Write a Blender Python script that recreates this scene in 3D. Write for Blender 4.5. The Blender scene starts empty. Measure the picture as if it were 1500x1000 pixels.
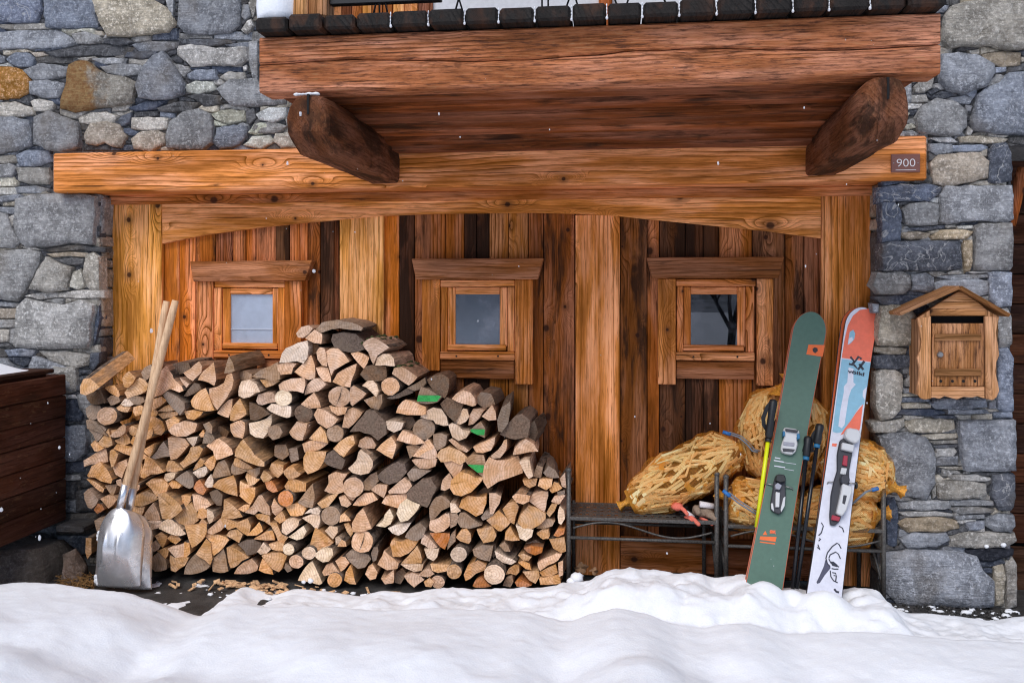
import bpy, bmesh, math, random
import numpy as np
from mathutils import Vector, noise as mnoise

random.seed(7)
rng = np.random.RandomState(11)
SC = bpy.context.scene
COL = SC.collection

# ------------------------------------------------------------------ camera
F, D, H, HOR, VPX = 1250.0, 4.125, 1.386, 420.0, 900.0
YAW = math.atan((VPX - 750.0) / F)
cd = bpy.data.cameras.new('camera'); cam = bpy.data.objects.new('camera', cd); COL.objects.link(cam)
cd.sensor_width = 36.0; cd.lens = F / 1500.0 * 36.0
cd.shift_y = -(500.0 - HOR) / 1500.0
cd.clip_start = 0.05; cd.clip_end = 2000.0
cam.location = (0, -D, H); cam.rotation_euler = (math.pi / 2, 0, YAW)
SC.camera = cam

# ------------------------------------------------------------------ sky, sun, exposure
SUN_EL, SUN_AZ = math.radians(51), math.radians(-18)      # azimuth measured from the wall's normal, towards the viewer's left
wd = bpy.data.worlds.new('World'); SC.world = wd; wd.use_nodes = True
nt = wd.node_tree; nt.nodes.clear()
sky = nt.nodes.new('ShaderNodeTexSky'); sky.sky_type = 'NISHITA'; sky.sun_disc = False
sky.sun_elevation = SUN_EL; sky.sun_rotation = math.radians(180) - SUN_AZ
sky.air_density = 1.0; sky.dust_density = 4.0; sky.ozone_density = 1.0; sky.altitude = 1500
hs = nt.nodes.new('ShaderNodeHueSaturation'); hs.inputs['Saturation'].default_value = 1.0
bg = nt.nodes.new('ShaderNodeBackground'); bg.inputs['Strength'].default_value = 0.095
wo = nt.nodes.new('ShaderNodeOutputWorld')
nt.links.new(sky.outputs[0], hs.inputs['Color']); nt.links.new(hs.outputs[0], bg.inputs[0]); nt.links.new(bg.outputs[0], wo.inputs[0])
sl = bpy.data.lights.new('sun', 'SUN'); so = bpy.data.objects.new('sun', sl); COL.objects.link(so)
sl.energy = 1.5; sl.angle = math.radians(40); sl.color = (1.0, 0.99, 0.98)
sd = Vector((math.sin(SUN_AZ) * math.cos(SUN_EL), -math.cos(SUN_AZ) * math.cos(SUN_EL), math.sin(SUN_EL)))
so.rotation_euler = sd.to_track_quat('Z', 'Y').to_euler()
so.location = (0, -8, 8)
vs = SC.view_settings; vs.view_transform = 'Standard'; vs.look = 'None'; vs.gamma = 1.0; vs.use_curve_mapping = False
vs.exposure = 0.47
SC.cycles.filter_width = 1.15; SC.cycles.max_bounces = 6; SC.cycles.transparent_max_bounces = 12

# ------------------------------------------------------------------ helpers
FW = Vector((-math.sin(YAW), math.cos(YAW), 0)); RT = Vector((math.cos(YAW), math.sin(YAW), 0)); CAM = Vector((0, -D, H))
def ray(px, py):
    return RT * ((px - 750.0) / F) + Vector((0, 0, (HOR - py) / F)) + FW
def W(px, py, Y):
    d = ray(px, py); return CAM + d * ((Y + D) / d.y)
def RP(px, py, o, n):
    d = ray(px, py); return CAM + d * ((o - CAM).dot(n) / d.dot(n))
def lin(r, g, b, k=1.0):
    f = lambda c: ((c / 255.0) / 12.92 if c / 255.0 <= 0.04045 else ((c / 255.0 + 0.055) / 1.055) ** 2.4)
    return (min(0.9, f(r) * k), min(0.9, f(g) * k), min(0.9, f(b) * k))

WL = {}
def tag(o, label=None, cat=None, group=None, kind=None):
    if label: o['label'] = label
    if cat: o['category'] = cat
    if group: o['group'] = group
    if kind: o['kind'] = kind
    return o
def thing(name, loc, label, cat, group=None):
    o = bpy.data.objects.new(name, None); COL.objects.link(o); o.empty_display_size = 0.05
    o.location = loc; WL[o.name] = Vector(loc); tag(o, label, cat, group); return o
def link(name, me, org, parent=None):
    o = bpy.data.objects.new(name, me); COL.objects.link(o); org = Vector(org); WL[o.name] = org
    if parent is not None:
        o.parent = parent; o.location = org - WL[parent.name]
    else: o.location = org
    return o
def mk(name, verts, faces, mats, parent=None, org=None, smooth=False, mi=None, color=None, grain=None, gofs=None):
    """verts in world space; origin at org or the centroid; grain = axis index the wood grain runs along"""
    vs_ = [Vector(v) for v in verts]
    if org is None:
        org = sum(vs_, Vector()) / len(vs_)
    org = Vector(org)
    me = bpy.data.meshes.new(name)
    me.from_pydata([v - org for v in vs_], [], faces)
    if not isinstance(mats, (list, tuple)): mats = [mats]
    for m in mats: me.materials.append(m)
    if mi is not None: me.polygons.foreach_set('material_index', mi)
    if smooth is True: me.polygons.foreach_set('use_smooth', [True] * len(me.polygons))
    elif smooth: me.polygons.foreach_set('use_smooth', smooth)
    if grain is not None: set_gc(me, grain, gofs)
    me.update()
    o = link(name, me, org, parent)
    if color is not None: o.color = color if len(color) == 4 else (*color, 0.3)
    return o
def set_gc(me, grain, gofs=None):
    if gofs is None: gofs = (random.uniform(0, 60), random.uniform(0, 60), random.uniform(0, 60))
    a = me.attributes.new('gc', 'FLOAT_VECTOR', 'POINT')
    co = np.empty(len(me.vertices) * 3); me.vertices.foreach_get('co', co); co = co.reshape(-1, 3)
    if isinstance(grain, int):
        order = {0: (0, 2, 1), 1: (1, 0, 2), 2: (2, 0, 1)}[grain]; g = co[:, order]
    else:
        gx = np.array(grain.normalized()); up = np.array((0, 0, 1.0)) if abs(gx[2]) < 0.9 else np.array((1.0, 0, 0))
        gy = np.cross(up, gx); gy /= np.linalg.norm(gy); gz = np.cross(gx, gy); g = np.stack([co @ gx, co @ gy, co @ gz], 1)
    g = g + np.array(gofs)
    a.data.foreach_set('vector', np.ascontiguousarray(g, dtype=np.float32).ravel())
def bevel_mesh(me, w, seg=1):
    bm = bmesh.new(); bm.from_mesh(me)
    bmesh.ops.bevel(bm, geom=bm.edges[:] + bm.verts[:], offset=w, segments=seg, affect='EDGES', profile=0.6)
    bmesh.ops.recalc_face_normals(bm, faces=bm.faces[:]); bm.to_mesh(me); bm.free()
def board(name, x0, x1, y0, y1, z0, z1, mat, grain, color, parent=None, bev=0.004):
    """an axis-aligned timber in world space, chamfered"""
    vs_ = [(x, y, z) for x in (x0, x1) for y in (y0, y1) for z in (z0, z1)]
    fs = [(0, 1, 3, 2), (4, 6, 7, 5), (0, 4, 5, 1), (2, 3, 7, 6), (0, 2, 6, 4), (1, 5, 7, 3)]
    c = Vector(((x0 + x1) / 2, (y0 + y1) / 2, (z0 + z1) / 2))
    me = bpy.data.meshes.new(name); me.from_pydata([Vector(v) - c for v in vs_], [], fs)
    me.materials.append(mat)
    if bev: bevel_mesh(me, bev)
    if grain is not None: set_gc(me, grain)
    o = link(name, me, c, parent)
    if color is not None: o.color = color if len(color) == 4 else (*color, 0.3)
    return o
def pbox(name, px0, py0, px1, py1, yf, th, mat, grain, color, parent=None, bev=0.003):
    """a board whose front face at depth yf covers the photograph's rectangle"""
    a = W(px0, (py0 + py1) / 2, yf).x; b = W(px1, (py0 + py1) / 2, yf).x
    z1 = W((px0 + px1) / 2, py0, yf).z; z0 = W((px0 + px1) / 2, py1, yf).z
    return board(name, a, b, yf, yf + th, z0, z1, mat, grain, color, parent, bev)
def prism(name, poly, yf, th, mat, grain, color, parent=None, bev=0.003):
    """outline in photograph coordinates put at depth yf and given the thickness th"""
    f = [W(x, y, yf) for x, y in poly]; n = len(f)
    c = sum(f, Vector()) / n + Vector((0, th / 2, 0))
    vs_ = [p - c for p in f] + [p + Vector((0, th, 0)) - c for p in f]
    fs = [tuple(range(n)), tuple(range(2 * n - 1, n - 1, -1))] + [(i, i + n, (i + 1) % n + n, (i + 1) % n) for i in range(n)]
    me = bpy.data.meshes.new(name); me.from_pydata(vs_, [], fs); me.materials.append(mat)
    bm = bmesh.new(); bm.from_mesh(me); bmesh.ops.recalc_face_normals(bm, faces=bm.faces[:]); bm.to_mesh(me); bm.free()
    if bev: bevel_mesh(me, bev)
    if grain is not None: set_gc(me, grain)
    o = link(name, me, c, parent)
    if color is not None: o.color = color if len(color) == 4 else (*color, 0.3)
    return o
def tube_data(pts, rad, n=8, caps=True):
    pts = [Vector(p) for p in pts]; m = len(pts); rads = rad if isinstance(rad, (list, tuple)) else [rad] * m
    vs_, fs = [], []; ref = None
    for i, p in enumerate(pts):
        t = (pts[min(i + 1, m - 1)] - pts[max(i - 1, 0)]).normalized()
        if ref is None: ref = Vector((0, 0, 1)) if abs(t.z) < 0.9 else Vector((1, 0, 0))
        a = t.cross(ref).normalized(); b = t.cross(a).normalized(); ref = -b if False else ref
        for k in range(n):
            th = 2 * math.pi * k / n; vs_.append(p + (a * math.cos(th) + b * math.sin(th)) * rads[i])
    for i in range(m - 1):
        for k in range(n):
            fs.append((i * n + k, i * n + (k + 1) % n, (i + 1) * n + (k + 1) % n, (i + 1) * n + k))
    if caps: fs += [tuple(range(n - 1, -1, -1)), tuple(range((m - 1) * n, m * n))]
    return vs_, fs
def tube(name, pts, rad, mat, parent=None, n=8, color=None, grain=None):
    v, f = tube_data(pts, rad, n); return mk(name, v, f, mat, parent, smooth=True, color=color, grain=grain)
class MB:
    def __init__(s): s.v, s.f, s.m = [], [], []
    def add(s, vf, m=0):
        o = len(s.v); s.v += [Vector(p) for p in vf[0]]; s.f += [tuple(i + o for i in q) for q in vf[1]]; s.m += [m] * len(vf[1])
    def box(s, c, ax, ay, az, m=0):
        c = Vector(c); vs_ = [c + ax * i + ay * j + az * k for i in (-1, 1) for j in (-1, 1) for k in (-1, 1)]
        s.add((vs_, [(0, 1, 3, 2), (4, 6, 7, 5), (0, 4, 5, 1), (2, 3, 7, 6), (0, 2, 6, 4), (1, 5, 7, 3)]), m)
    def build(s, name, mats, parent=None, smooth=False, color=None, grain=None, org=None):
        return mk(name, s.v, s.f, mats, parent, smooth=smooth, mi=s.m, color=color, grain=grain, org=org)
def parse(block):
    out = []
    for ln in block.replace('\n', ';').split(';'):
        ln = ln.strip()
        if not ln: continue
        code, rest = ln.split(None, 1)
        if rest.startswith('@'):
            out.append((code, 'c', [float(q) for q in rest[1:].split(',')]))
        else: out.append((code, 'p', [tuple(float(q) for q in t.split(',')) for t in rest.split()]))
    return out

# ------------------------------------------------------------------ materials
def newmat(name):
    m = bpy.data.materials.new(name); m.use_nodes = True; m.node_tree.nodes.clear(); return m
class G:
    """tiny shader-graph writer"""
    def __init__(s, m): s.t = m.node_tree; s.n = s.t.nodes
    def node(s, ty, ins=None, **props):
        n = s.n.new('ShaderNode' + ty)
        for k, v in props.items(): setattr(n, k, v)
        for k, v in (ins or {}).items(): s.set(n.inputs[k], v)
        return n
    def set(s, inp, v):
        if hasattr(v, 'node'): s.t.links.new(v, inp)
        else: inp.default_value = v
    def math(s, op, a, b=None, c=None, clamp=False):
        n = s.n.new('ShaderNodeMath'); n.operation = op; n.use_clamp = clamp
        for i, q in enumerate((a, b, c)):
            if q is not None: s.set(n.inputs[i], q)
        return n.outputs[0]
    def mixc(s, f, a, b, bt='MIX'):
        n = s.n.new('ShaderNodeMix'); n.data_type = 'RGBA'; n.blend_type = bt; n.clamp_factor = True
        s.set(n.inputs[0], f)
        for i, q in ((6, a), (7, b)):
            s.set(n.inputs[i], (*q, 1.0) if isinstance(q, tuple) and len(q) == 3 else q)
        return n.outputs[2]
    def rng(s, v, a, b, c=0.0, d=1.0, smooth=True):
        n = s.n.new('ShaderNodeMapRange'); n.interpolation_type = 'SMOOTHSTEP' if smooth else 'LINEAR'; n.clamp = True
        s.set(n.inputs[0], v)
        for i, q in enumerate((a, b, c, d)): s.set(n.inputs[i + 1], q)
        return n.outputs[0]
    def comb(s, x, y, z):
        n = s.n.new('ShaderNodeCombineXYZ')
        for i, q in enumerate((x, y, z)): s.set(n.inputs[i], q)
        return n.outputs[0]
    def sep(s, v):
        n = s.n.new('ShaderNodeSeparateXYZ'); s.set(n.inputs[0], v); return n.outputs
    def vmath(s, op, a, b=None):
        n = s.n.new('ShaderNodeVectorMath'); n.operation = op; s.set(n.inputs[0], a)
        if b is not None: s.set(n.inputs[1], b)
        return n.outputs['Value'] if op == 'LENGTH' else n.outputs[0]
    def noise(s, vec, scale, detail=3.0, rough=0.55, dist=0.0, out=0):
        n = s.node('TexNoise', {'Scale': scale, 'Detail': detail, 'Roughness': rough, 'Distortion': dist})
        if vec is not None: s.set(n.inputs['Vector'], vec)
        return n.outputs[out]
    def bump(s, h, strength, dist, normal=None):
        n = s.node('Bump', {'Height': h, 'Strength': strength, 'Distance': dist})
        if normal is not None: s.set(n.inputs['Normal'], normal)
        return n.outputs[0]
    def out(s, sh):
        o = s.n.new('ShaderNodeOutputMaterial'); s.t.links.new(sh, o.inputs[0])
    def pbr(s, col, rough=0.6, normal=None, **kw):
        n = s.n.new('ShaderNodeBsdfPrincipled')
        s.set(n.inputs['Base Color'], (*col, 1.0) if isinstance(col, tuple) and len(col) == 3 else col); s.set(n.inputs['Roughness'], rough)
        if normal is not None: s.set(n.inputs['Normal'], normal)
        for k, v in kw.items(): s.set(n.inputs[k.replace('_', ' ')], v)
        return n.outputs[0]

def wood_mat(name, line_f=42.0, streak=0.0, rough=0.70, knots=1.0, gloss=0.10, linek=0.74, kthr=0.48):
    m = newmat(name); g = G(m)
    gc = g.node('Attribute', attribute_name='gc').outputs['Vector']
    oi = g.node('ObjectInfo'); base = oi.outputs['Color']; wear = oi.outputs['Alpha']
    u, v, w = g.sep(gc)
    # knots: sparse round cells, the grain flows round them
    vor = g.node('TexVoronoi', {'Vector': g.comb(g.math('MULTIPLY', u, 2.6), g.math('MULTIPLY', v, 7.0), 0.0), 'Scale': 1.0, 'Randomness': 0.9}, voronoi_dimensions='2D', feature='F1')
    kx, ky, kz = g.sep(vor.outputs['Position'])
    du = g.math('SUBTRACT', u, g.math('DIVIDE', kx, 2.6)); dv = g.math('SUBTRACT', v, g.math('DIVIDE', ky, 7.0))
    cr, cg, cb = g.sep(vor.outputs['Color'])
    act = g.math('MULTIPLY', g.math('GREATER_THAN', cr, kthr), knots)
    wob = g.noise(gc, 90.0, 2.0)
    dist = g.math('ADD', g.vmath('LENGTH', g.comb(du, g.math('MULTIPLY', dv, 1.15), 0.0)), g.math('MULTIPLY', g.math('SUBTRACT', wob, 0.5), 0.006))
    rad = g.math('ADD', 0.006, g.math('MULTIPLY', g.math('MULTIPLY', cg, cg), 0.017))
    knot = g.math('MULTIPLY', g.rng(dist, g.math('MULTIPLY', rad, 1.15), g.math('MULTIPLY', rad, 0.6)), act)
    halo = g.math('MULTIPLY', g.rng(dist, g.math('MULTIPLY', rad, 3.4), rad), act)
    deye = g.vmath('LENGTH', g.comb(g.math('MULTIPLY', du, 0.33), dv, 0.0))
    eye = g.math('MULTIPLY', g.rng(deye, 0.055, 0.0), act)
    # growth rings cut lengthwise
    lo = g.noise(g.comb(g.math('MULTIPLY', u, 0.55), g.math('MULTIPLY', v, 4.0), g.math('MULTIPLY', w, 4.0)), 1.0, 1.0)
    mid = g.noise(g.comb(g.math('MULTIPLY', u, 4.0), g.math('MULTIPLY', v, 30.0), g.math('MULTIPLY', w, 30.0)), 1.0, 2.0)
    ring = g.math('ADD', g.math('ADD', g.math('MULTIPLY', g.math('ADD', v, g.math('MULTIPLY', w, 0.7)), line_f), g.math('MULTIPLY', lo, 6.0)), g.math('ADD', g.math('MULTIPLY', eye, 3.2), g.math('MULTIPLY', mid, 0.45)))
    s = g.math('FRACT', ring)
    line = g.math('MULTIPLY', g.math('POWER', g.rng(s, 0.15, 0.95, 0.0, 1.0, False), 2.6), g.rng(s, 1.0, 0.96))
    s2 = g.math('FRACT', g.math('MULTIPLY', ring, 3.37)); line2 = g.rng(s2, 0.45, 0.95, 0.0, 0.45)
    amt = g.rng(g.noise(g.comb(g.math('MULTIPLY', u, 1.2), g.math('MULTIPLY', v, 9.0), w), 1.0, 2.0), 0.30, 0.68, 0.15, 1.0)
    line = g.math('MAXIMUM', g.math('MULTIPLY', line, amt), g.math('MULTIPLY', line2, g.math('SUBTRACT', 1.15, amt)))
    fib = g.noise(g.comb(g.math('MULTIPLY', u, 7.0), g.math('MULTIPLY', v, 150.0), g.math('MULTIPLY', w, 150.0)), 1.0, 4.0, 0.72)
    tone = g.noise(g.comb(g.math('MULTIPLY', u, 1.7), g.math('MULTIPLY', v, 11.0), g.math('MULTIPLY', w, 6.0)), 1.0, 4.0, 0.6)
    hs1 = g.node('HueSaturation', {'Color': base, 'Saturation': 1.1, 'Value': 0.26}).outputs[0]
    hs2 = g.node('HueSaturation', {'Color': base, 'Saturation': 0.88, 'Value': 1.42}).outputs[0]
    c = g.mixc(g.rng(tone, 0.42, 0.62), g.mixc(g.rng(tone, 0.46, 0.30, 0.0, 0.5), base, hs1), hs2)
    drift = g.noise(g.comb(g.math('MULTIPLY', u, 0.8), g.math('MULTIPLY', v, 8.0), g.math('MULTIPLY', w, 3.0)), 1.7, 3.0, 0.55)
    c = g.mixc(1.0, c, g.comb(g.rng(drift, 0.25, 0.75, 0.66, 1.38, False), g.rng(drift, 0.25, 0.75, 0.60, 1.42, False), g.rng(drift, 0.25, 0.75, 0.55, 1.46, False)), 'MULTIPLY')
    c = g.mixc(g.math('MULTIPLY', line, linek * 1.5), c, hs1)
    c = g.mixc(g.rng(fib, 0.47, 0.68, 0.0, 0.72), c, hs1)
    # weather stain: brown-black blotches drawn out along the grain
    st = g.noise(g.comb(g.math('MULTIPLY', u, 2.6), g.math('MULTIPLY', v, 15.0), g.math('MULTIPLY', w, 9.0)), 1.0, 5.0, 0.62, 0.4)
    thr = g.math('SUBTRACT', 0.74, g.math('MULTIPLY', wear, 0.38))
    stain = g.rng(st, thr, g.math('ADD', thr, 0.15), 0.0, 0.88)
    c = g.mixc(stain, c, (0.030, 0.014, 0.008))
    st2 = g.noise(g.comb(g.math('MULTIPLY', u, 1.1), g.math('MULTIPLY', v, 7.0), g.math('MULTIPLY', w, 5.0)), 2.3, 3.0)
    c = g.mixc(g.math('MULTIPLY', g.rng(st2, 0.50, 0.70), g.math('MULTIPLY', wear, 0.75)), c, (0.11, 0.044, 0.020))
    if streak:
        sk = g.noise(g.comb(g.math('MULTIPLY', u, 13.0), g.math('MULTIPLY', v, 120.0), g.math('MULTIPLY', w, 40.0)), 1.0, 5.0, 0.75)
        c = g.mixc(g.rng(sk, 0.46, 0.66, 0.0, streak), c, (0.070, 0.030, 0.020))
        c = g.mixc(g.rng(sk, 0.44, 0.34, 0.0, streak * 0.5), c, (0.46, 0.26, 0.13))
    c = g.mixc(g.math('MULTIPLY', halo, 0.42), c, (0.12, 0.042, 0.016))
    c = g.mixc(g.math('MULTIPLY', knot, 0.88), c, (0.035, 0.014, 0.009))
    chk = g.noise(g.comb(g.math('MULTIPLY', u, 2.2), g.math('MULTIPLY', v, 120.0), g.math('MULTIPLY', w, 120.0)), 1.0, 1.0)
    check = g.rng(chk, 0.71, 0.77)
    c = g.mixc(g.math('MULTIPLY', check, 0.7), c, (0.03, 0.013, 0.009))
    h = g.math('ADD', g.math('MULTIPLY', fib, 0.5), g.math('ADD', g.math('MULTIPLY', line, 0.5), g.math('ADD', g.math('MULTIPLY', tone, 0.5), g.math('MULTIPLY', check, -2.0))))
    bp = g.bump(h, 0.95, 0.0026)
    g.out(g.pbr(c, g.rng(fib, 0.2, 0.8, rough - 0.1, rough + 0.15), bp, Specular_IOR_Level=gloss)); return m
M = {}
M['wood'] = wood_mat('timber')
M['weathered'] = wood_mat('weathered_timber', 70.0, 0.85, 0.8, 0.5, 0.08)
M['plank'] = wood_mat('old_plank', 60.0, 0.0, 0.75, 1.0, 0.08, 0.75, 0.36)
M['black_deck'] = wood_mat('tarred_deck', 40.0, 0.0, 0.6, 0.2, 0.25)
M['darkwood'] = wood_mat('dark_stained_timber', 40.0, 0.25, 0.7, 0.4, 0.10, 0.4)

def stone_mat(name, mode=''):
    m = newmat(name); g = G(m)
    oi = g.node('ObjectInfo'); base = oi.outputs['Color']; ve = oi.outputs['Alpha']; rnd = oi.outputs['Random']
    tc = g.node('NewGeometry').outputs['Position']
    p = g.vmath('ADD', tc, g.comb(g.math('MULTIPLY', rnd, 31.0), g.math('MULTIPLY', rnd, 17.0), g.math('MULTIPLY', rnd, 23.0)))
    n1 = g.noise(p, 11.0, 8.0, 0.66); n2 = g.noise(p, 62.0, 7.0, 0.78); n3 = g.noise(p, 130.0, 4.0, 0.7)
    sx, sy, sz = g.sep(p)
    lam = g.noise(g.comb(g.math('MULTIPLY', sx, 8.0), g.math('MULTIPLY', sy, 8.0), g.math('MULTIPLY', sz, 70.0)), 1.0, 3.0, 0.6, 0.6)
    dk = g.node('HueSaturation', {'Color': base, 'Value': 0.42, 'Saturation': 1.1}).outputs[0]
    lt = g.node('HueSaturation', {'Color': base, 'Value': 1.5, 'Saturation': 0.75}).outputs[0]
    c = g.mixc(g.rng(n1, 0.33, 0.68), dk, base)
    c = g.mixc(g.rng(n2, 0.49, 0.64, 0.0, 0.85), c, lt)
    c = g.mixc(g.rng(n2, 0.46, 0.34, 0.0, 0.7), c, dk)
    c = g.mixc(g.rng(lam, 0.56, 0.72, 0.0, 0.45), c, dk)
    c = g.mixc(g.rng(n3, 0.55, 0.70, 0.0, 0.5), c, lt)
    wn = g.noise(p, 3.5, 2.0)
    c = g.mixc(g.rng(wn, 0.52, 0.70, 0.0, 0.40), c, (0.24, 0.19, 0.135))
    # quartz veins and lime bloom
    q = g.noise(p, 6.5, 3.0, 0.5, 1.2)
    vein = g.rng(g.math('ABSOLUTE', g.math('SUBTRACT', q, 0.5)), 0.012, 0.002)
    blo = g.rng(g.noise(p, 26.0, 5.0, 0.72), 0.60, 0.70)
    c = g.mixc(g.math('MULTIPLY', g.math('MAXIMUM', vein, blo), g.math('MULTIPLY', ve, 0.85)), c, (0.55, 0.54, 0.54))
    if mode == 'rust':
        lx = g.sep(g.node('TexCoord').outputs['Object'])[0]
        f = g.rng(g.math('ADD', g.math('MULTIPLY', g.math('SUBTRACT', g.noise(p, 7.0, 5.0, 0.6), 0.5), 0.55), lx), 0.06, -0.06)
        rc = g.mixc(g.rng(n2, 0.35, 0.65), (0.28, 0.13, 0.05), (0.42, 0.27, 0.12))
        c = g.mixc(f, c, rc)
    h = g.math('ADD', g.math('MULTIPLY', n1, 0.9), g.math('ADD', g.math('MULTIPLY', n2, 0.75), g.math('ADD', g.math('MULTIPLY', n3, 0.22), g.math('MULTIPLY', lam, 0.55))))
    g.out(g.pbr(c, 0.78, g.bump(h, 1.0, 0.022), Specular_IOR_Level=0.15)); return m
M['stone'] = stone_mat('stone'); M['stone_rust'] = stone_mat('rusty_stone', 'rust')

def simple(name, col, rough=0.6, metal=0.0, nscale=0, namt=0.3, bump=0.0, bdist=0.004, **kw):
    m = newmat(name); g = G(m)
    if nscale:
        p = g.node('NewGeometry').outputs['Position']; n = g.noise(p, nscale, 5.0, 0.65)
        c = g.mixc(g.rng(n, 0.3, 0.7), tuple(q * (1 - namt) for q in col), tuple(min(1, q * (1 + namt)) for q in col))
        nm = g.bump(n, bump, bdist) if bump else None
        g.out(g.pbr(c, rough, nm, Metallic=metal, **kw))
    else: g.out(g.pbr(col, rough, Metallic=metal, **kw))
    return m
M['mortar'] = simple('mortar', (0.20, 0.195, 0.185), 0.9, 0, 60, 0.5, 0.8, 0.01)
M['black'] = simple('black_plastic', (0.012, 0.012, 0.013), 0.45)
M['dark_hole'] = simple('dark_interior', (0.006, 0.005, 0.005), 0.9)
M['iron'] = simple('bench_iron', (0.105, 0.097, 0.088), 0.5, 0.35, 120, 0.5, 0.3, 0.001)
M['white_paint'] = simple('white_plastic', (0.62, 0.62, 0.62), 0.35)
M['plaster'] = simple('white_plaster', (0.72, 0.71, 0.72), 0.85, 0, 40, 0.06, 0.2)
M['screw'] = simple('screw_steel', (0.35, 0.34, 0.33), 0.4, 0.9)

def logend_mat():
    m = newmat('log_end_grain'); g = G(m)
    oi = g.node('ObjectInfo'); base = oi.outputs['Color']; rnd = oi.outputs['Random']; al = oi.outputs['Alpha']
    o = g.node('TexCoord').outputs['Object']; x, y, z = g.sep(o)
    ofs = g.vmath('ADD', o, g.comb(g.math('MULTIPLY', rnd, 40.0), 0.0, g.math('MULTIPLY', rnd, 70.0)))
    n1 = g.noise(ofs, 16.0, 4.0, 0.6); n2 = g.noise(ofs, 90.0, 4.0, 0.65)
    r = g.math('ADD', g.vmath('LENGTH', g.comb(x, 0.0, z)), g.math('MULTIPLY', n1, 0.016))
    ring = g.math('FRACT', g.math('MULTIPLY', r, 85.0)); line = g.rng(ring, 0.45, 0.98)
    ang = g.math('ARCTAN2', z, x)
    rays = g.noise(g.comb(g.math('MULTIPLY', ang, 9.0), g.math('MULTIPLY', r, 6.0), g.math('MULTIPLY', rnd, 30.0)), 1.0, 3.0, 0.7)
    sw = g.math('ADD', g.math('MULTIPLY', x, g.math('SINE', g.math('MULTIPLY', rnd, 43.0))), g.math('MULTIPLY', z, g.math('COSINE', g.math('MULTIPLY', rnd, 43.0))))
    saw = g.noise(g.comb(g.math('MULTIPLY', sw, 130.0), g.math('MULTIPLY', rnd, 9.0), g.math('MULTIPLY', n1, 3.0)), 1.0, 1.0)
    dk = g.node('HueSaturation', {'Color': base, 'Value': 0.50, 'Saturation': 1.18}).outputs[0]
    lt = g.node('HueSaturation', {'Color': base, 'Value': 1.32, 'Saturation': 0.82}).outputs[0]
    c = g.mixc(g.rng(n1, 0.36, 0.66), base, lt)
    c = g.mixc(g.math('MULTIPLY', line, 0.42), c, dk)
    c = g.mixc(g.rng(rays, 0.52, 0.75, 0.0, 0.45), c, dk)
    c = g.mixc(g.rng(n2, 0.52, 0.74, 0.0, 0.55), c, dk)
    c = g.mixc(g.rng(saw, 0.50, 0.72, 0.0, 0.28), c, dk)
    crack = g.rng(rays, 0.70, 0.76)
    c = g.mixc(g.math('MULTIPLY', crack, 0.75), c, (0.05, 0.03, 0.02))
    # grey weathering
    c = g.mixc(g.math('MULTIPLY', g.rng(g.noise(ofs, 8.0, 3.0), 0.48, 0.66), g.math('MULTIPLY', al, 0.8)), c, (0.20, 0.155, 0.12))
    h = g.math('ADD', g.math('MULTIPLY', saw, 0.6), g.math('ADD', n2, g.math('MULTIPLY', crack, -2.0)))
    g.out(g.pbr(c, 0.85, g.bump(h, 0.6, 0.0025), Specular_IOR_Level=0.15)); return m
def bark_mat(split=False):
    m = newmat('split_log_side' if split else 'log_bark'); g = G(m)
    oi = g.node('ObjectInfo'); base = oi.outputs['Color']; rnd = oi.outputs['Random']
    o = g.node('TexCoord').outputs['Object']; x, y, z = g.sep(o)
    v = g.comb(g.math('ADD', g.math('MULTIPLY', x, 1.0), g.math('MULTIPLY', rnd, 40.0)), g.math('MULTIPLY', y, 0.14 if split else 0.45), g.math('ADD', z, g.math('MULTIPLY', rnd, 13.0)))
    n1 = g.noise(v, 110.0 if split else 60.0, 4.0, 0.65); n2 = g.noise(v, 22.0, 3.0)
    if split:
        dk = g.node('HueSaturation', {'Color': base, 'Value': 0.48, 'Saturation': 1.0}).outputs[0]
        md = g.node('HueSaturation', {'Color': base, 'Value': 0.92, 'Saturation': 0.95}).outputs[0]
        c = g.mixc(g.rng(n1, 0.35, 0.65), dk, md); c = g.mixc(g.rng(n2, 0.45, 0.65, 0.0, 0.6), c, (0.20, 0.145, 0.105))
    else:
        c = g.mixc(g.rng(n1, 0.35, 0.68), (0.06, 0.043, 0.032), (0.24, 0.17, 0.125)); c = g.mixc(g.rng(n2, 0.58, 0.72, 0.0, 0.55), c, (0.21, 0.185, 0.155))
    g.out(g.pbr(c, 0.88, g.bump(n1, 0.8, 0.004), Specular_IOR_Level=0.12)); return m
M['logend'] = logend_mat(); M['bark'] = bark_mat(); M['split'] = bark_mat(True)
def two_noise(name, a, b, s1, s2, rough, bump, bd, **kw):
    m = newmat(name); g = G(m); p = g.node('NewGeometry').outputs['Position']
    n1 = g.noise(p, s1, 4.0, 0.6); n2 = g.noise(p, s2, 4.0, 0.7)
    c = g.mixc(g.rng(g.math('ADD', g.math('MULTIPLY', n1, 0.5), g.math('MULTIPLY', n2, 0.5)), 0.38, 0.62), a, b)
    g.out(g.pbr(c, rough, g.bump(g.math('ADD', g.math('MULTIPLY', n1, 0.6), n2), bump, bd), **kw)); return m
M['snow'] = two_noise('snow', (0.89, 0.905, 0.94), (0.93, 0.94, 0.96), 22.0, 120.0, 0.75, 0.40, 0.005, Specular_IOR_Level=0.2)
M['asphalt'] = two_noise('wet_ground', (0.022, 0.020, 0.019), (0.085, 0.078, 0.072), 9.0, 230.0, 0.6, 0.9, 0.006)
M['moss'] = two_noise('moss', (0.03, 0.045, 0.012), (0.12, 0.14, 0.04), 60.0, 300.0, 0.95, 1.0, 0.006)
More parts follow.
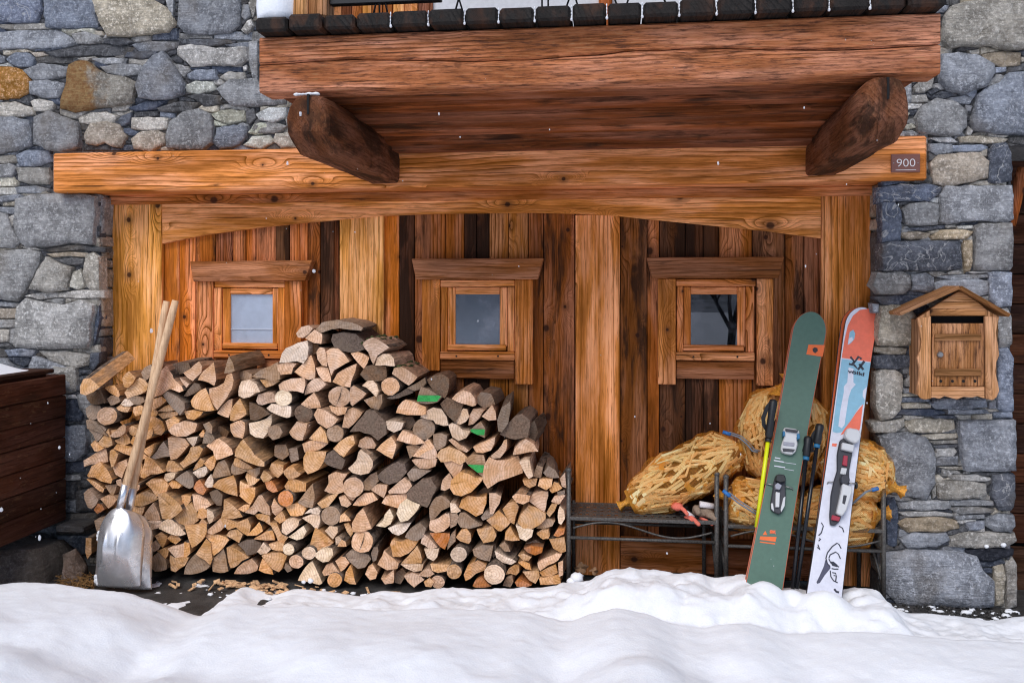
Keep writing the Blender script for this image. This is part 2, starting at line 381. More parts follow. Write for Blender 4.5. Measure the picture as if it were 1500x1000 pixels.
M['green_paint'] = two_noise('green_marker_paint', (0.02, 0.30, 0.05), (0.05, 0.45, 0.10), 50.0, 200.0, 0.7, 0.3, 0.002)
# ------------------------------------------------------------------ ground
YL, YR, YPILE = -0.14, -0.20, -0.32
def heightfield(name, xs, ys, zf, mat, parent=None):
    X, Y = np.meshgrid(xs, ys); Z = zf(X, Y); nx, ny = len(xs), len(ys)
    co = np.stack([X.ravel(), Y.ravel(), Z.ravel()], 1)
    idx = np.arange(nx * ny).reshape(ny, nx)
    q = np.stack([idx[:-1, :-1].ravel(), idx[:-1, 1:].ravel(), idx[1:, 1:].ravel(), idx[1:, :-1].ravel()], 1)
    me = bpy.data.meshes.new(name); me.vertices.add(len(co)); me.vertices.foreach_set('co', co.ravel())
    me.loops.add(q.size); me.polygons.add(len(q)); me.loops.foreach_set('vertex_index', q.ravel().astype(np.int32))
    me.polygons.foreach_set('loop_start', np.arange(0, q.size, 4, dtype=np.int32)); me.polygons.foreach_set('use_smooth', np.ones(len(q), dtype=bool))
    me.materials.append(mat); me.update(calc_edges=True); me.validate()
    o = bpy.data.objects.new(name, me); COL.objects.link(o); WL[o.name] = Vector(); return o
_perm = rng.permutation(4096)
def vnoise(X, Y, s, seed=0):
    x = X * s + seed * 17.3; y = Y * s + seed * 9.1
    xi, yi = np.floor(x).astype(int), np.floor(y).astype(int); xf, yf = x - xi, y - yi
    h = lambda a, b: (_perm[(_perm[(a + seed * 131) & 4095] + b) & 4095]) / 4096.0
    u = xf * xf * xf * (xf * (6 * xf - 15) + 10); v = yf * yf * yf * (yf * (6 * yf - 15) + 10)
    return (h(xi, yi) * (1 - u) + h(xi + 1, yi) * u) * (1 - v) + (h(xi, yi + 1) * (1 - u) + h(xi + 1, yi + 1) * u) * v - 0.5
def gz(X, Y): return 0.012 * vnoise(X, Y, 5, 1) + 0.006 * vnoise(X, Y, 23, 2) + 0.003 * vnoise(X, Y, 70, 3) - 0.004
tag(heightfield('ground', np.linspace(-4.6, 4.6, 420), np.linspace(-1.6, 0.7, 140), gz, M['asphalt']), kind='structure')
# the snowed-in yard: one sheet that runs on behind the viewer to the horizon
def pts_x(lst, Y): return np.array([W(p, 500, Y).x for p, _ in lst]), np.array([W(p, q, Y).z for p, q in lst])
RIDGE_Y, BACK_Y = -0.86, -0.46
ridge = [(-150, 852), (0, 850), (40, 846), (80, 848), (130, 856), (190, 862), (240, 880), (285, 900), (330, 888), (350, 876), (400, 884), (440, 880), (500, 883), (560, 888), (640, 884), (700, 886), (770, 888), (830, 905), (870, 890), (905, 883), (950, 892), (985, 908), (1030, 914), (1060, 908), (1090, 905), (1115, 912), (1150, 922), (1240, 918), (1320, 922), (1400, 930), (1500, 934), (1650, 930)]
back = [(-150, 866), (0, 870), (120, 866), (180, 864), (230, 876), (262, 905), (300, 912), (332, 874), (350, 858), (372, 862), (395, 873), (430, 862), (470, 865), (520, 874), (560, 864), (600, 870), (622, 862), (650, 856), (690, 860), (740, 858), (800, 857), (845, 850), (872, 843), (900, 832), (930, 830), (962, 832), (985, 836), (1015, 838), (1050, 847), (1075, 840), (1085, 838), (1105, 846), (1130, 856), (1165, 861), (1200, 866), (1240, 862), (1262, 858), (1286, 862), (1300, 884), (1330, 896), (1400, 900), (1460, 908), (1520, 902), (1650, 905)]
rx, rz = pts_x(ridge, RIDGE_Y); bx, bz = pts_x(back, BACK_Y)
MOUNDS = []
for p_, q_, y_, r_ in ((1207, 861, -0.66, 0.16), (1116, 851, -0.64, 0.15), (1160, 862, -0.62, 0.12), (1270, 868, -0.58, 0.13), (1035, 856, -0.55, 0.12), (960, 848, -0.52, 0.14), (760, 868, -0.55, 0.13), (690, 866, -0.50, 0.10), (880, 868, -0.60, 0.12)):
    m_ = W(p_, q_, y_); MOUNDS.append((m_.x, y_, m_.z, r_))
def sstep(a, b, t): t = np.clip((t - a) / (b - a), 0, 1); return t * t * (3 - 2 * t)
def smooth_lookup(X, xp, zp): return (np.interp(X - 0.02, xp, zp) + np.interp(X, xp, zp) + np.interp(X + 0.02, xp, zp)) / 3
def snow_z(X, Y):
    lump = 0.030 * vnoise(X, Y, 9, 4) + 0.020 * vnoise(X, Y, 21, 5) + 0.010 * vnoise(X, Y, 48, 6) + 0.004 * vnoise(X, Y, 110, 16)
    r = smooth_lookup(X, rx, rz); b = smooth_lookup(X, bx, bz)
    bk = b * sstep(BACK_Y + 0.13, BACK_Y + 0.01, Y) * sstep(RIDGE_Y - 0.15, BACK_Y - 0.22, Y) + 0.02 * sstep(BACK_Y - 0.1, BACK_Y - 0.3, Y)
    bk = bk + lump * sstep(BACK_Y + 0.12, BACK_Y - 0.06, Y) * (0.6 + 0.4 * sstep(0.0, 0.08, b)) - 0.05 * sstep(BACK_Y + 0.04, BACK_Y + 0.15, Y)
    for mx_, my_, mz_, mr_ in MOUNDS: bk = np.maximum(bk, mz_ * np.exp(-(((X - mx_) / (mr_ * 1.25)) ** 2 + ((Y - my_) / mr_) ** 2)) + 0.5 * lump)
    roll = 0.11 * vnoise(X, Y, 1.6, 7) + 0.07 * vnoise(X, Y, 3.6, 8) + 0.018 * vnoise(X, Y, 9, 9)
    fr = (r + roll * sstep(RIDGE_Y - 0.05, RIDGE_Y - 0.5, Y)) * sstep(RIDGE_Y + 0.20, RIDGE_Y - 0.03, Y) - 0.06 * sstep(RIDGE_Y + 0.05, RIDGE_Y + 0.22, Y)
    fr = fr + 0.004 * vnoise(X, Y, 22, 10) + 0.0025 * vnoise(X, Y, 55, 12)
    k = 0.02; h = np.clip(0.5 + 0.5 * (fr - bk) / k, 0, 1)
    return bk * (1 - h) + fr * h + k * h * (1 - h) - 0.01
xs = np.concatenate([[-400, -120, -40, -14, -7], np.linspace(-4.4, 4.4, 620), [7, 14, 40, 120, 400]])
ys = np.concatenate([[-600, -200, -70, -25, -10, -6, -4.6, -3.8, -3.2, -2.7, -2.4], np.linspace(-2.2, -0.30, 210)])
tag(heightfield('snow', xs, ys, snow_z, M['snow']), kind='structure')

# ------------------------------------------------------------------ stone walls
STC = {'b': (129, 131, 136, 0.25), 'B': (135, 137, 143, 0.4), 'g': (134, 132, 130, 0.25), 'k': (78, 80, 86, 0.2), 'K': (46, 44, 44, 0.0), 'c': (160, 153, 142, 0.15),
       'w': (172, 165, 155, 0.2), 't': (152, 138, 120, 0.15), 'o': (150, 110, 68, 0.0), 'O': (118, 114, 108, 0.0), 'v': (112, 116, 128, 0.9), 'V': (88, 92, 102, 1.0)}
def stone_mesh(pts2, mapper, relief, n_min=10, size=None):
    """pts2: outline in wall-plane metres; mapper(a, b, out) -> world"""
    P = np.array(pts2, dtype=float); c = P.mean(0)
    Q = []                                       # cut the corners a little, then resample evenly
    for i in range(len(P)):
        a, b = P[i], P[(i + 1) % len(P)]; Q += [a, a * 0.5 + b * 0.5]
    Q = np.array(Q); seg = np.linalg.norm(np.roll(Q, -1, 0) - Q, axis=1); L = seg.sum()
    n = int(max(n_min, min(34, L / 0.024))); t = np.linspace(0, L, n, endpoint=False); cum = np.concatenate([[0], np.cumsum(seg)])
    R = []
    for q in t:
        i = min(np.searchsorted(cum, q, 'right') - 1, len(Q) - 1); f = (q - cum[i]) / max(seg[i], 1e-9); R.append(Q[i] * (1 - f) + Q[(i + 1) % len(Q)] * f)
    for q in P: R[int(np.argmin([np.sum((r - q) ** 2) for r in R]))] = q
    R = np.array(R); half = max(0.008, min(R[:, 0].ptp(), R[:, 1].ptp()) / 2)
    sd_ = random.uniform(0, 100)
    jit = np.array([[mnoise.noise((p[0] * 34 + sd_, p[1] * 34, 0)), mnoise.noise((p[0] * 34, p[1] * 34 + sd_, 5))] for p in R]) * min(0.006, half * 0.16)
    R = R + jit; c = R.mean(0)
    ins = min(0.0055, half * 0.2)
    def ringv(s, out, amp):
        o_ = []
        for p in R:
            q = c + (p - c) * s
            o_.append(mapper(q[0], q[1], out + ((q[0] - c[0]) * tx + (q[1] - c[1]) * ty if amp else 0) + amp * 1.2 * abs(mnoise.noise((q[0] * 9 + sd_, q[1] * 9, sd_))) + amp * 0.6 * mnoise.noise((q[0] * 30, q[1] * 30 + sd_, 3))))
        return o_
    s1 = 1 - ins / half * 0.55; tx, ty = random.uniform(-0.05, 0.05), random.uniform(-0.05, 0.05)
    V = ringv(1.02, -0.05, 0) + ringv(1.0, -0.006 * min(1, half / 0.03), 0.001) + ringv(s1, relief * 0.92, relief * 0.30) + ringv(s1 * 0.66, relief * 0.92, relief * 0.6) + ringv(s1 * 0.30, relief * 0.92, relief * 0.7)
    V.append(mapper(c[0], c[1], relief * 0.95)); Fc = []
    for k in range(4):
        for i in range(n): Fc.append((k * n + i, k * n + (i + 1) % n, (k + 1) * n + (i + 1) % n, (k + 1) * n + i))
    for i in range(n): Fc.append((4 * n + i, 4 * n + (i + 1) % n, 5 * n))
    return V, Fc
def fix_normals(o):
    bm = bmesh.new(); bm.from_mesh(o.data); bmesh.ops.recalc_face_normals(bm, faces=bm.faces[:]); bm.to_mesh(o.data); bm.free()
def stone_color(code):
    r, g_, b, a = STC[code]; k = 2.1 * random.uniform(0.80, 1.2); w = random.uniform(-6, 6)
    return (*lin(r + w, g_ + w * 0.3, b - w, k), a)
SW = thing('stone_wall', W(60, 700, YL) * 1.0, 'rough grey and blue fieldstone wall beside the woodpile', 'wall')
SP = thing('stone_pillar', W(1385, 880, YR), 'stone pillar and wall of squared blue-grey blocks carrying the mailbox', 'pillar')
def traced(block, ox, oy, s): return [(c, [(ox + x * s, oy + y * s) for x, y in p]) for c, k, p in parse(block)]
LEFT = traced('''v 0,0 20,0 21,5 18,11 8,11.5 1,10; b 23,1 34,0 46,0.5 47,8 48,13.5 36,14 24,13.5 23,8; c 47,1 50,-1 72,-1 80,4 84,7 86,12 80,15 72,17 62,18 54,17.5 50,11; g 81,-1 85,-1 85,8 83,6
b 89,-1 117,-1 118,6 117,13 112,16 102,17.5 92,16 88,13; g 119,3 122,3 122.5,8 120,10 118.5,8; w 118.5,15 121,11 123,10 124,13 121,17; g 123,0 127,0 125,5 124,9 122,2; g 0,12.2 12,12 23,12 23,14.5 10,15 2,14
b -3,17 10,15.5 28,15 34,18 38,21.5 30,23 14,24 -3,24.5; g 36,17 42,16 49,18 50,20.5 44,22 39,21; w 47,15.5 50,15.5 51,17.5 48,18; k 51,19 62,19 65,21 58,22.5 52,21.5; k 24,26 34,24 44,22 58,22 66,24 60,27 44,27.5 30,28
b 66,22 74,20.5 86,21 86.5,23.5 80,25.5 70,25; k 64,26 76,25.5 78,27 70,29 62,28; w 87,23 94,22 106,24 120,23.5 121,29 116,32 104,32 94,33 90,29 87,27; b 111,22 120,21 126,21 126,22.5 116,24; k 88,19 100,19.5 110,20 112,21.5 100,23 92,22
b 122,22 126,21.5 126,38 123.5,38 122,30; g -3,26 3,28 3,31 -3,32; b 4,29 8,26 14,26.5 17,29 16,32.5 10,33 6,31; t 16,26 22,25.5 24,27 18,28; o -3,33 6,33 12,36 15.5,40 15,45 10,48 -3,48.5; g 13,35 20,31.5 28,32 34,33 33,37 26,39 18,40
g 16,40.5 24,39.5 32,41 32,44 29,48 22,48 16,46; O 31,49 34,42 37,34 39,31 44,30.5 48,34 54,37 62,38 67,41 66,46 65,50 56,52 46,53 38,55 31,53; b 50,33 60,31.5 69,32 69,36 60,37.5 54,36; b 45,29 56,28.5 61,29 60,31 52,31.5
g 68,42 71,34 76,28 81,26 84,30 88,36 91,41 90,46 84,48.5 76,49 70,47; g 85,31 92,33 93,35 90,38 86,34; b 92,36.5 96,34.5 105,34.5 106,39 98,39.5 93,38.5; w 91,42 96,40 104,40.5 104.5,44 98,46 92,45; g 108,38 112,35.5 119,36 120,39 112,40
b 107,44 114,40 126,39 127,41 133,47 140,47 140,51 124,52 114,51.5 110,48; w 119,33 121,32 121,34.5 119.5,35; k 91,47 100,46 108,47 108,51 100,52 96,49; k 64,53 72,50 82,49.5 76,53.5 68,54.5; k 78,53 88,50 97,50.5 94,54 86,55 80,54.5
w -3,51 8,50 16,53 17,56 10,57.5 -3,57; w 16,50 20,48.5 26,50 27,52.5 24,54.5 18,54; b -3,58 8,57.5 15,60 17,66 15,71 8,74 -3,75.5; B 18,66 19,58 25,54.5 31,57 38,60 40,66 38,71 32,74 24,73 19,70; w 39,58 44,55.5 52,55 57,57 55,60 46,61 40,60
t 42.5,66 46,61.5 53,60 58,62 62,67 60,72 55,72 52,69.5 48,71 44,70; k 57,60 60,57 65,55.5 64,60 60,62; w 65.5,58 72,57.5 82,58 82,63 74,64 65,63; t 65,68 70,64.5 78,64 81,66 81,71 74,74 67,72; g 82,67 84,60 90,55.5 98,53.5 103,57 105,64 104,70 100,73 90,73.5 83,72
w 104,56 110,54 119,54.5 120,59 112,61 106,58.5; w 105,59 111,61 110,62 105,61.5; k 120.5,55 124,53 125.5,58 122,61 120.5,58; g 126,56 130,53.5 133,54 133,59 127,58.5; b 105,70 108,63.5 115,61.5 121,62 121,66 117,71 108,73; w 122,65 125,61 133,60 133,64 126,66
b 9,76 14,73.5 24,74 25,79 18,81.5 11,80.5; g -3,76.5 7,76 9,79 3,80 -3,79; g -3,81 6,80 8,82 6,86 -3,87; g 9,82 18,82 24.5,82.5 24.5,90 16,90 10,88; w -3,87.5 6,85.5 9,89 8,91 -3,91; g 8.5,91.5 18,91 24.5,92.5 22,94.5 10,94; w -3,92 8,91.5 8,95 -3,95; g -3,96.5 9,95 12.5,96.5 4,98.5 -3,98.5''', 0, 0, 3.0) + traced('''w 6,56 12,53 20,53 20,57 14,60 8,58.5; g 2,65 6,60.5 14,60 20,62 16,65; w 0,71 4,67 12,66.5 14,70 8,73; w 14,69 16,66 24,64.5 29,68 29,72 18,72.5; g 20,58 26,56 30,60 28,64 21,62; b 22,40 30,40 32,52 24,54''', 360, 0, 3.0) + traced('''B 7.5,18 12,9 17,5.5 28,5 42,6 46,7 48,14 47,21 43,27 36,28 24,30.5 14,30 9,26; g -4,13 4,15 8,24 10.5,28 8,31 -4,30.5; w 5,16 7,15 7.5,19 6,20.5; g -4,34 6,32 14,32 20,33 20.5,37 17,45 13,52 10,57 4,56 -4,55
w 11,30.5 17,30.8 20,32 14,31.8; k 21,32 30,30.5 40,29.5 49,31 48.5,33 40,32 26,33; t 24,34 34,33.2 42,33.5 42,35.5 34,35 27,35.5; k 27,36.8 36,36 41,36.5 40,39 34,39.5; c 16.5,51 20,42 24,35.5 30,39 36,40.5 35,45 33,51 24,52.5; w 34.5,50 36.5,43 40,41.5 41,46 42,50 38,51
c 41,44 43,35 46,33.5 49,36 49,44 49,51 45,51.5 43,49; w 13,54.5 20,52.8 28,53 29,55 20,56; w 29.5,53 40,51.8 49,52 49,55 42,55.5 30,55; c 8,78 9,68 11,60 14,56 22,57.5 32,59 40,57 46,59.5 47,62 45,68 45,75 43,79 34,80 20,80 10,79; k 47,66 48.5,60 49,66 47.5,75 46,78
g -4,57 10,58 10,60 -4,59; t -4,61 10,60.5 9,65 -4,65.5; b -4,66.5 9,66 8,69.5 -4,70; w -4,71 5,71 4.5,76.5 -4,77.5; g 5.3,71 8,70 8,78 5.3,77; b 4,81 12,79.8 18,80.8 16,84 6,83.5; c 20,81.3 32,81.3 44,83 44,88 36,89.5 26,86.5; g 18,84 24,85.5 34,89.5 38,92 38,100 34,101 16,95 16,88; k 45,83 49,82.5 49,87 46,91 44.5,89; g -4,85 4,85 8,90 -4,91; k 5,84.3 14,84.5 15.5,87 12,89 6,86.5''', 0, 270, 3.0) + traced('''g 40,3 56,5 57.5,12 56,20 50,23 40,15; w 44,24 55,24 56,26.5 44,27; k 44,28 56,28 58,33 62,38 60,42 51,43 44,36; k 49,44 54,42 57,43.5 52,45.5; b 44,47 56,46.5 64,46.5 66,56 64,66 58,71 44,72; k 44,74 62,73 61,80 44,82; w 44,83 58,82.5 59,86 44,86.5; k 44,87.5 56,88 56,99 44,99; g 58,24 68,20 74,30 72,42 64,40 60,32; k 60,82 72,74 74,90 60,92; k 58,94 74,92 74,108 58,108; b 44,101 57,101 57,109 44,109; k 44,111 72,110 72,124 44,125; g 44,127 74,126 74,140 44,140; g 66,46 74,45 74,60 68,62''', 0, 530, 2.0)
RIGHT = traced('''c 94,9 98,4 108,1 133,-3 140,-3 140,24 124,25 116,23 104,22 96,24 93,20; g 93,28 100,26.5 110,28 117,32 118,36 112,42 104,45.5 96,44 91,38 92,32; t 112,27 118,26 126,25.6 131,26 130,32 122,33 114,30; w 106,25 111,24.5 111,26.5 108,27; b 119.5,33.5 124,33 124,35 119,35.8; b 115,40 119,36.5 123,37.5 119,43 115,44.5
b 108,56 110,47 114,44 120,41 125,36 140,35 140,66 120,65.5 109,63 107,60; g 80,58 83,53 90,48.5 99,51 105,55 104,62 101,66 92,66.5 82,64; c 79,43 83,39 88.5,38.5 88,43 84,45.5 80,45; k 86,45 90,43 91.5,44.5 88,46.5; b 96,48.5 104,47 107.5,48.5 106,51 100,50.5; b 104.5,51.5 108,52 107,54.5 105,54; w 76,47 85,46.6 86,50 78,50; w 74,51 83,51 82,53 75,53.5
w 64,66 68,62 74,55 77,55.5 74,60 70,64; w 74,61.8 78,60.5 80,62.5 76,63.5; g 71,65 78,63.8 81,65.5 80,66.8 71,66.5; w 87,67.5 97,67 100,69.5 89,69.5; w 102,67 112,66.5 124,68 121,70 104,69.5; c 105.5,62 108,64 107,66 105,66; k 126,67 140,67 140,71 126,70; b 87,70.5 97,71 98,74.5 90,76 87,74; b 98.5,71.2 112,70.8 115,71.8 114,74 100,74
t 87,80 92,76.5 102,75 111,75 115,79 114.5,87 106,89 95,91 90,89 88,84; V 116,74.5 118,71 124,70.3 126,75 126.5,88 122,89.5 115.5,89; c 84,40 90,37 92,30 88,30 80,38; b 78,30 86,28 90,34 82,37; g 72,44 78,40 78,50 72,54; g 66,56 72,50 73,55 68,61''', 1100, 0, 3.0) + traced('''V 17,37 30,35 48,35 55,37 53,41 46,45 32,45.5 17,46; B 54.5,42 60,37.5 75,36 100,36 100.5,45 100,57 94,59 80,58 70,58.5 60,60 56,58 55,48; V 17.5,47 26,46.5 30,52 30,62 29,70 18,71; g 31,51 36,47.5 46,46 53,48 54,55 52,60 42,61 34,60; k 34,63 46,61.8 57,61 56,63 44,64.5; t 31,66 40,65 48,66.3 45,69 36,70 31,69
t 49,68 56,64.3 66,63.8 75,65 70,69 58,70 50,70; B 76.5,62 82,60 99,60 100,70 99.5,84 98,88 86,89.5 77,89 76.8,75; V 18,73 28,71.8 50,71 67,71 68,78 68.5,88 60,89.5 40,89.5 19,89; t 70,72 75,71.5 75.3,84 74,89.5 71,90 69.5,80; w 58,61 64,60.8 65,62 59,62.5; w 66,61.5 75,61 76,62.8 67,63.3; w 73,90.3 82,90 88,90.5 76,91.8''', 1250, 190, 2.3) + traced('''g 11,7 14,0 28,-1 32,1 33,9 28,12 16,12.5; g 33.5,1 42,0 46,3 46.5,9 44,11.5 35,9.5; b 48,2 60,1.2 77,0.8 77,2.5 60,4; g 47,6.5 54,4.5 70,3.5 78,5 79,12 72,14 52,12 48,10; B 78.5,0 84,-1 92,0 92,10 92,19 84,20 80,15; k 14,14 26,12.8 40,13.3 41,16 34,18 20,18.5; c 15,26 16.5,20 26,18.7 32,21 37,28 36,41 28,42.3 15,42 13.5,36
g 11,18 14.5,18.5 14.5,23 11.5,23; B 84,22 90,20.8 92,26 92,30 92,41 88,43 84.5,42; B 84.5,45 90,44.2 93,50 92.5,62 92.5,78 88,80 84,78 84,60; c 14,43.8 22,42.8 30,44 29,47 20,47.5 14,46; k 13,49 20,47.8 32,48.2 36,50 33,54 24,56 15,55; c 13,60 16,57 24,56.5 28,60 28,70 26,79 22,84.5 16,86 12.5,78; c 30,63 34,58 38,58 38,66.5 30,66; g 29,67.3 38,67.5 38,70 30,70
b 28,73 42,72.3 44,75 28,75.5; c 28,76.3 36,75.8 44,76.5 44,78.5 30,79; b 46,76 52,73 62,73.5 76,73.5 77,78 66,79.3 50,79; k 26,80 44,79.5 54,81.5 44,83.5 28,82.5; b 56,80 76,79.8 78,82 68,82.3 56,82.3; b 79,75.5 83,75 83,79 79,79; k 45,83.5 58,83 60,84.5 50,85.5; b 82,81.5 92,81 92.5,84.5 82,84.5; g 10,87.5 18,86.5 29,85 29,89 24,93 12,93; c 30,88 36,85.8 50,84.8 57,86.3 58,91 50,93 34,93; c 40,94.8 50,93.8 59,94 60,96 46,97; g 46,16 56,15 70,15 76,20 70,30 56,34 44,28; b 40,48 60,40 80,48 80,66 60,70 40,62''', 1250, 400, 2.5) + traced('''B 46,5 56,4.5 70,5 71,14 70.5,26 62,27 50,25 47.5,20 46.5,12; g 11,12 16,10 24,10 31,13 35,18 36,24 35,32 32,39 24,38 17,37 14.5,25; c 31,11 38,10.5 45,11.5 44,12.8 33,12.8; g 34,13.8 45,13.3 45.5,14.6 36,15; k 36,15.7 45.5,15.2 46,16.5 36,17; c 37,17.4 44,17 45.5,18.5 44,20.3 38,20; g 37,21 46,20.6 46,24 37,24.5; g 38,25.2 50,25.3 55,26 44,26.6
c 42,28.8 54,28.5 61,30.5 58,31.5 46,30.8; k 52,27.2 64,27.8 64,29 56,28.8; c 36.8,33 40,31 52,31.8 58,33 58,37 50,39 38,39.3; V 62,30 68,27.8 71,29 71,40 69,44.5 64,44 61,38; g 34.5,36 36.3,33 36.3,38 35,39; b 20.5,41 30,40 41,40.3 41.5,43.5 30,44.3 22,43.5; b 42,40.3 52,39.5 60.5,40.3 60.5,42 50,42.3 42,42; b 43,43.5 54,42.8 62,44 60,45.2 48,45.8; c 21,45.2 36,44.8 43,46 43,46.9 24,46.9; b 45,46.8 57,46.3 57.5,48 46,48.3
t 20,50 24,47.8 38,47.5 45,49 46,52 40,53.5 24,53.5; b 50,50 57.5,49.3 57.5,53 51,53; b 58.3,48 64,45.8 70,46.8 71,51 69,54 62,53 58.5,51; b 21,57 26,54.3 40,54.3 42,57 36,60 24,61; c 43,56 50,54.3 64,54 70,55 71.5,58 66,60 54,61 44,60; k 14.5,40 18,39.8 19.5,44 19.5,50 19,60 15,60 14.5,50; K 50,62 60,61 70,62 70,64 60,67 52,65.5; B 13.5,63 24,61.8 44,62.5 50,67 56,70 61,75 61,86 52,87 36,86 22,85 14,80; c 62,70 66,68.8 67,74 66,86 63,86; c 67.5,69 70,66 72,69 72,86 68,87''', 1250, 600, 3.3)
def raster(poly, mask, ox, oy, val=True):
    P = np.array(poly) - np.array([ox, oy]); x0, y0 = np.floor(P.min(0)).astype(int) - 1; x1, y1 = np.ceil(P.max(0)).astype(int) + 1
    x0, y0 = max(x0, 0), max(y0, 0); x1, y1 = min(x1, mask.shape[1]), min(y1, mask.shape[0])
    if x1 <= x0 or y1 <= y0: return
    X, Y = np.meshgrid(np.arange(x0, x1) + 0.5, np.arange(y0, y1) + 0.5); ins = np.zeros(X.shape, bool); n = len(P)
    for i in range(n):
        (ax, ay), (bx_, by_) = P[i], P[(i + 1) % n]
        if ay == by_: continue
        ins ^= ((ay > Y) != (by_ > Y)) & (X < (bx_ - ax) * (Y - ay) / (by_ - ay) + ax)
    mask[y0:y1, x0:x1][ins] = val
def fill_stones(areas, hand):
    """small flat slates wedged into whatever the traced stones leave open"""
    ox, oy = -20, -20; used = np.ones((940, 1560), bool)
    for x0, y0, x1, y1 in areas: used[y0 - oy:y1 - oy, x0 - ox:x1 - ox] = False
    for _, p in hand: raster(p, used, ox, oy)
    u2 = used.copy(); u2[1:] |= used[:-1]; u2[:-1] |= used[1:]; u2[:, 1:] |= used[:, :-1]; u2[:, :-1] |= used[:, 1:]; used = u2
    out = []
    for mw, mh, tries in ((60, 9, 900), (36, 7, 1500), (20, 6, 2500), (11, 5, 3500)):
        ys_, xs_ = np.nonzero(~used)
        if len(ys_) == 0: break
        for k in rng.permutation(len(ys_))[:tries]:
            y, x = ys_[k], xs_[k]
            if used[y, x]: continue
            l = x
            while x - l < mw / 2 and not used[y, l - 1]: l -= 1
            r = x
            while r - x < mw / 2 and not used[y, r + 1]: r += 1
            if r - l < mw * 0.42: continue
            m = max(3, int((r - l) / 7)); cx = np.linspace(l, r, m + 1).astype(int); up, dn = [], []; lim = mh * random.uniform(0.5, 1.0)
            for q in cx:
                a = y
                while y - a < lim and not used[a - 1, q]: a -= 1
                b = y
                while b - y < lim and not used[b + 1, q]: b += 1
                up.append(a); dn.append(b)
            hgt = np.mean(np.array(dn) - np.array(up)) + 1
            if hgt < 3.6: continue
            poly = [(q + 0.5, a + 0.2) for q, a in zip(cx, up)] + [(q + 0.5, b + 0.8) for q, b in zip(cx[::-1], dn[::-1])]
            raster([(px, py) for px, py in poly], used, 0, 0)
            for q in range(l, r + 1):
                i = min(int((q - l) / max(1, (r - l)) * m), m - 1); used[min(up[i], up[i + 1]) - 1:max(dn[i], dn[i + 1]) + 2, q] = True
            out.append([(px + ox, py + oy) for px, py in poly])
    return out
def square_off(poly, k):
    """pull the diagonal corners of an outline out towards its bounding box: dressed, angular blocks"""
    xs_ = [q[0] for q in poly]; ys_ = [q[1] for q in poly]; cx, cy = (min(xs_) + max(xs_)) / 2, (min(ys_) + max(ys_)) / 2; hw_, hh_ = max(1, (max(xs_) - min(xs_)) / 2), max(1, (max(ys_) - min(ys_)) / 2); out = []
    for x, y in poly:
        a, b = (x - cx) / hw_, (y - cy) / hh_; m = max(abs(a), abs(b)); lo_ = min(abs(a), abs(b))
        f_ = 1 + (1 / max(m, 0.3) - 1) * k * max(0.0, min(1.0, (lo_ - 0.35) / 0.3)) if m > 0.5 else 1.0
        out.append((cx + a * hw_ * f_, cy + b * hh_ * f_))
    return out
def build_wall(hand, areas, parent, Y):
    front = lambda a, b, o: Vector((a, Y - o, b))
    def add(code, poly, rel):
        p2 = [(q.x, q.z) for q in (W(x, y, Y) for x, y in poly)]
        v, f = stone_mesh(p2, front, rel)
        o = mk('stone', v, f, M['stone_rust'] if code == 'O' else M['stone'], parent, smooth=[2 * (len(v) - 1) // 5 <= min(q) for q in f], color=stone_color(code)); fix_normals(o); return o
    for code, poly in hand:
        xs_ = [q[0] for q in poly]; ys_ = [q[1] for q in poly]; sz = min(max(xs_) - min(xs_), max(ys_) - min(ys_))
        mcx = sum(xs_) / len(xs_); mcy = sum(ys_) / len(ys_); gr = 1 + 1.3 / max(6, sz / 2); poly = [(mcx + (x - mcx) * gr, mcy + (y - mcy) * gr) for x, y in poly]
        poly = square_off(poly, 0.75 if code in 'BVv' else 0.4)
        add(code, poly, min(0.026, 0.006 + sz * 0.00035) * random.uniform(0.7, 1.3))
    small = MB()
    fl = sorted(fill_stones(areas, hand), key=lambda p: -(max(q[0] for q in p) - min(q[0] for q in p)))
    for i, poly in enumerate(fl):
        w_ = max(q[0] for q in poly) - min(q[0] for q in poly)
        if w_ >= 13 and i < 150: add(random.choice('bkkgwcgk'), poly, random.uniform(0.002, 0.010))
        else:
            v, f = stone_mesh([(q.x, q.z) for q in (W(x, y, Y) for x, y in poly)], front, random.uniform(0.0, 0.006), 7); small.add((v, f))
    if small.v:
        o = small.build('stone_chips', M['stone'], parent, smooth=True, color=(*lin(88, 88, 92, 1.2), 0.1)); fix_normals(o); o['kind'] = 'stuff'
build_wall(LEFT, [(-15, -15, 462, 222), (-15, 222, 78, 300), (-15, 284, 148, 815)], SW, YL)
build_wall(RIGHT, [(1325, -15, 1515, 215), (1357, 200, 1482, 300), (1290, 262, 1482, 884)], SP, YR)
XL = W(148, 400, YL).x; XR = W(1290, 560, YR).x; XRR = W(1479, 560, YR).x
ZH1, ZH0 = W(700, 212, -0.23).z, W(700, 273, -0.23).z          # top and bottom of the long header
ZTOP = 3.3
board('mortar_core', -4.6, XL - 0.02, YL + 0.007, 0.4, -0.15, ZTOP, M['mortar'], None, None, SW, 0)
board('mortar_core', XL - 0.02, W(470, 100, YL).x, YL + 0.008, 0.4, ZH0 + 0.02, ZTOP, M['mortar'], None, None, SW, 0)
board('mortar_core', XR + 0.02, XRR - 0.015, YR + 0.007, 0.30, -0.15, ZH1 + 0.2, M['mortar'], None, None, SP, 0)
board('mortar_core', W(1322, 100, YR).x, 4.6, YR + 0.008, 0.30, W(1400, 214, YR).z, ZTOP, M['mortar'], None, None, SP, 0)
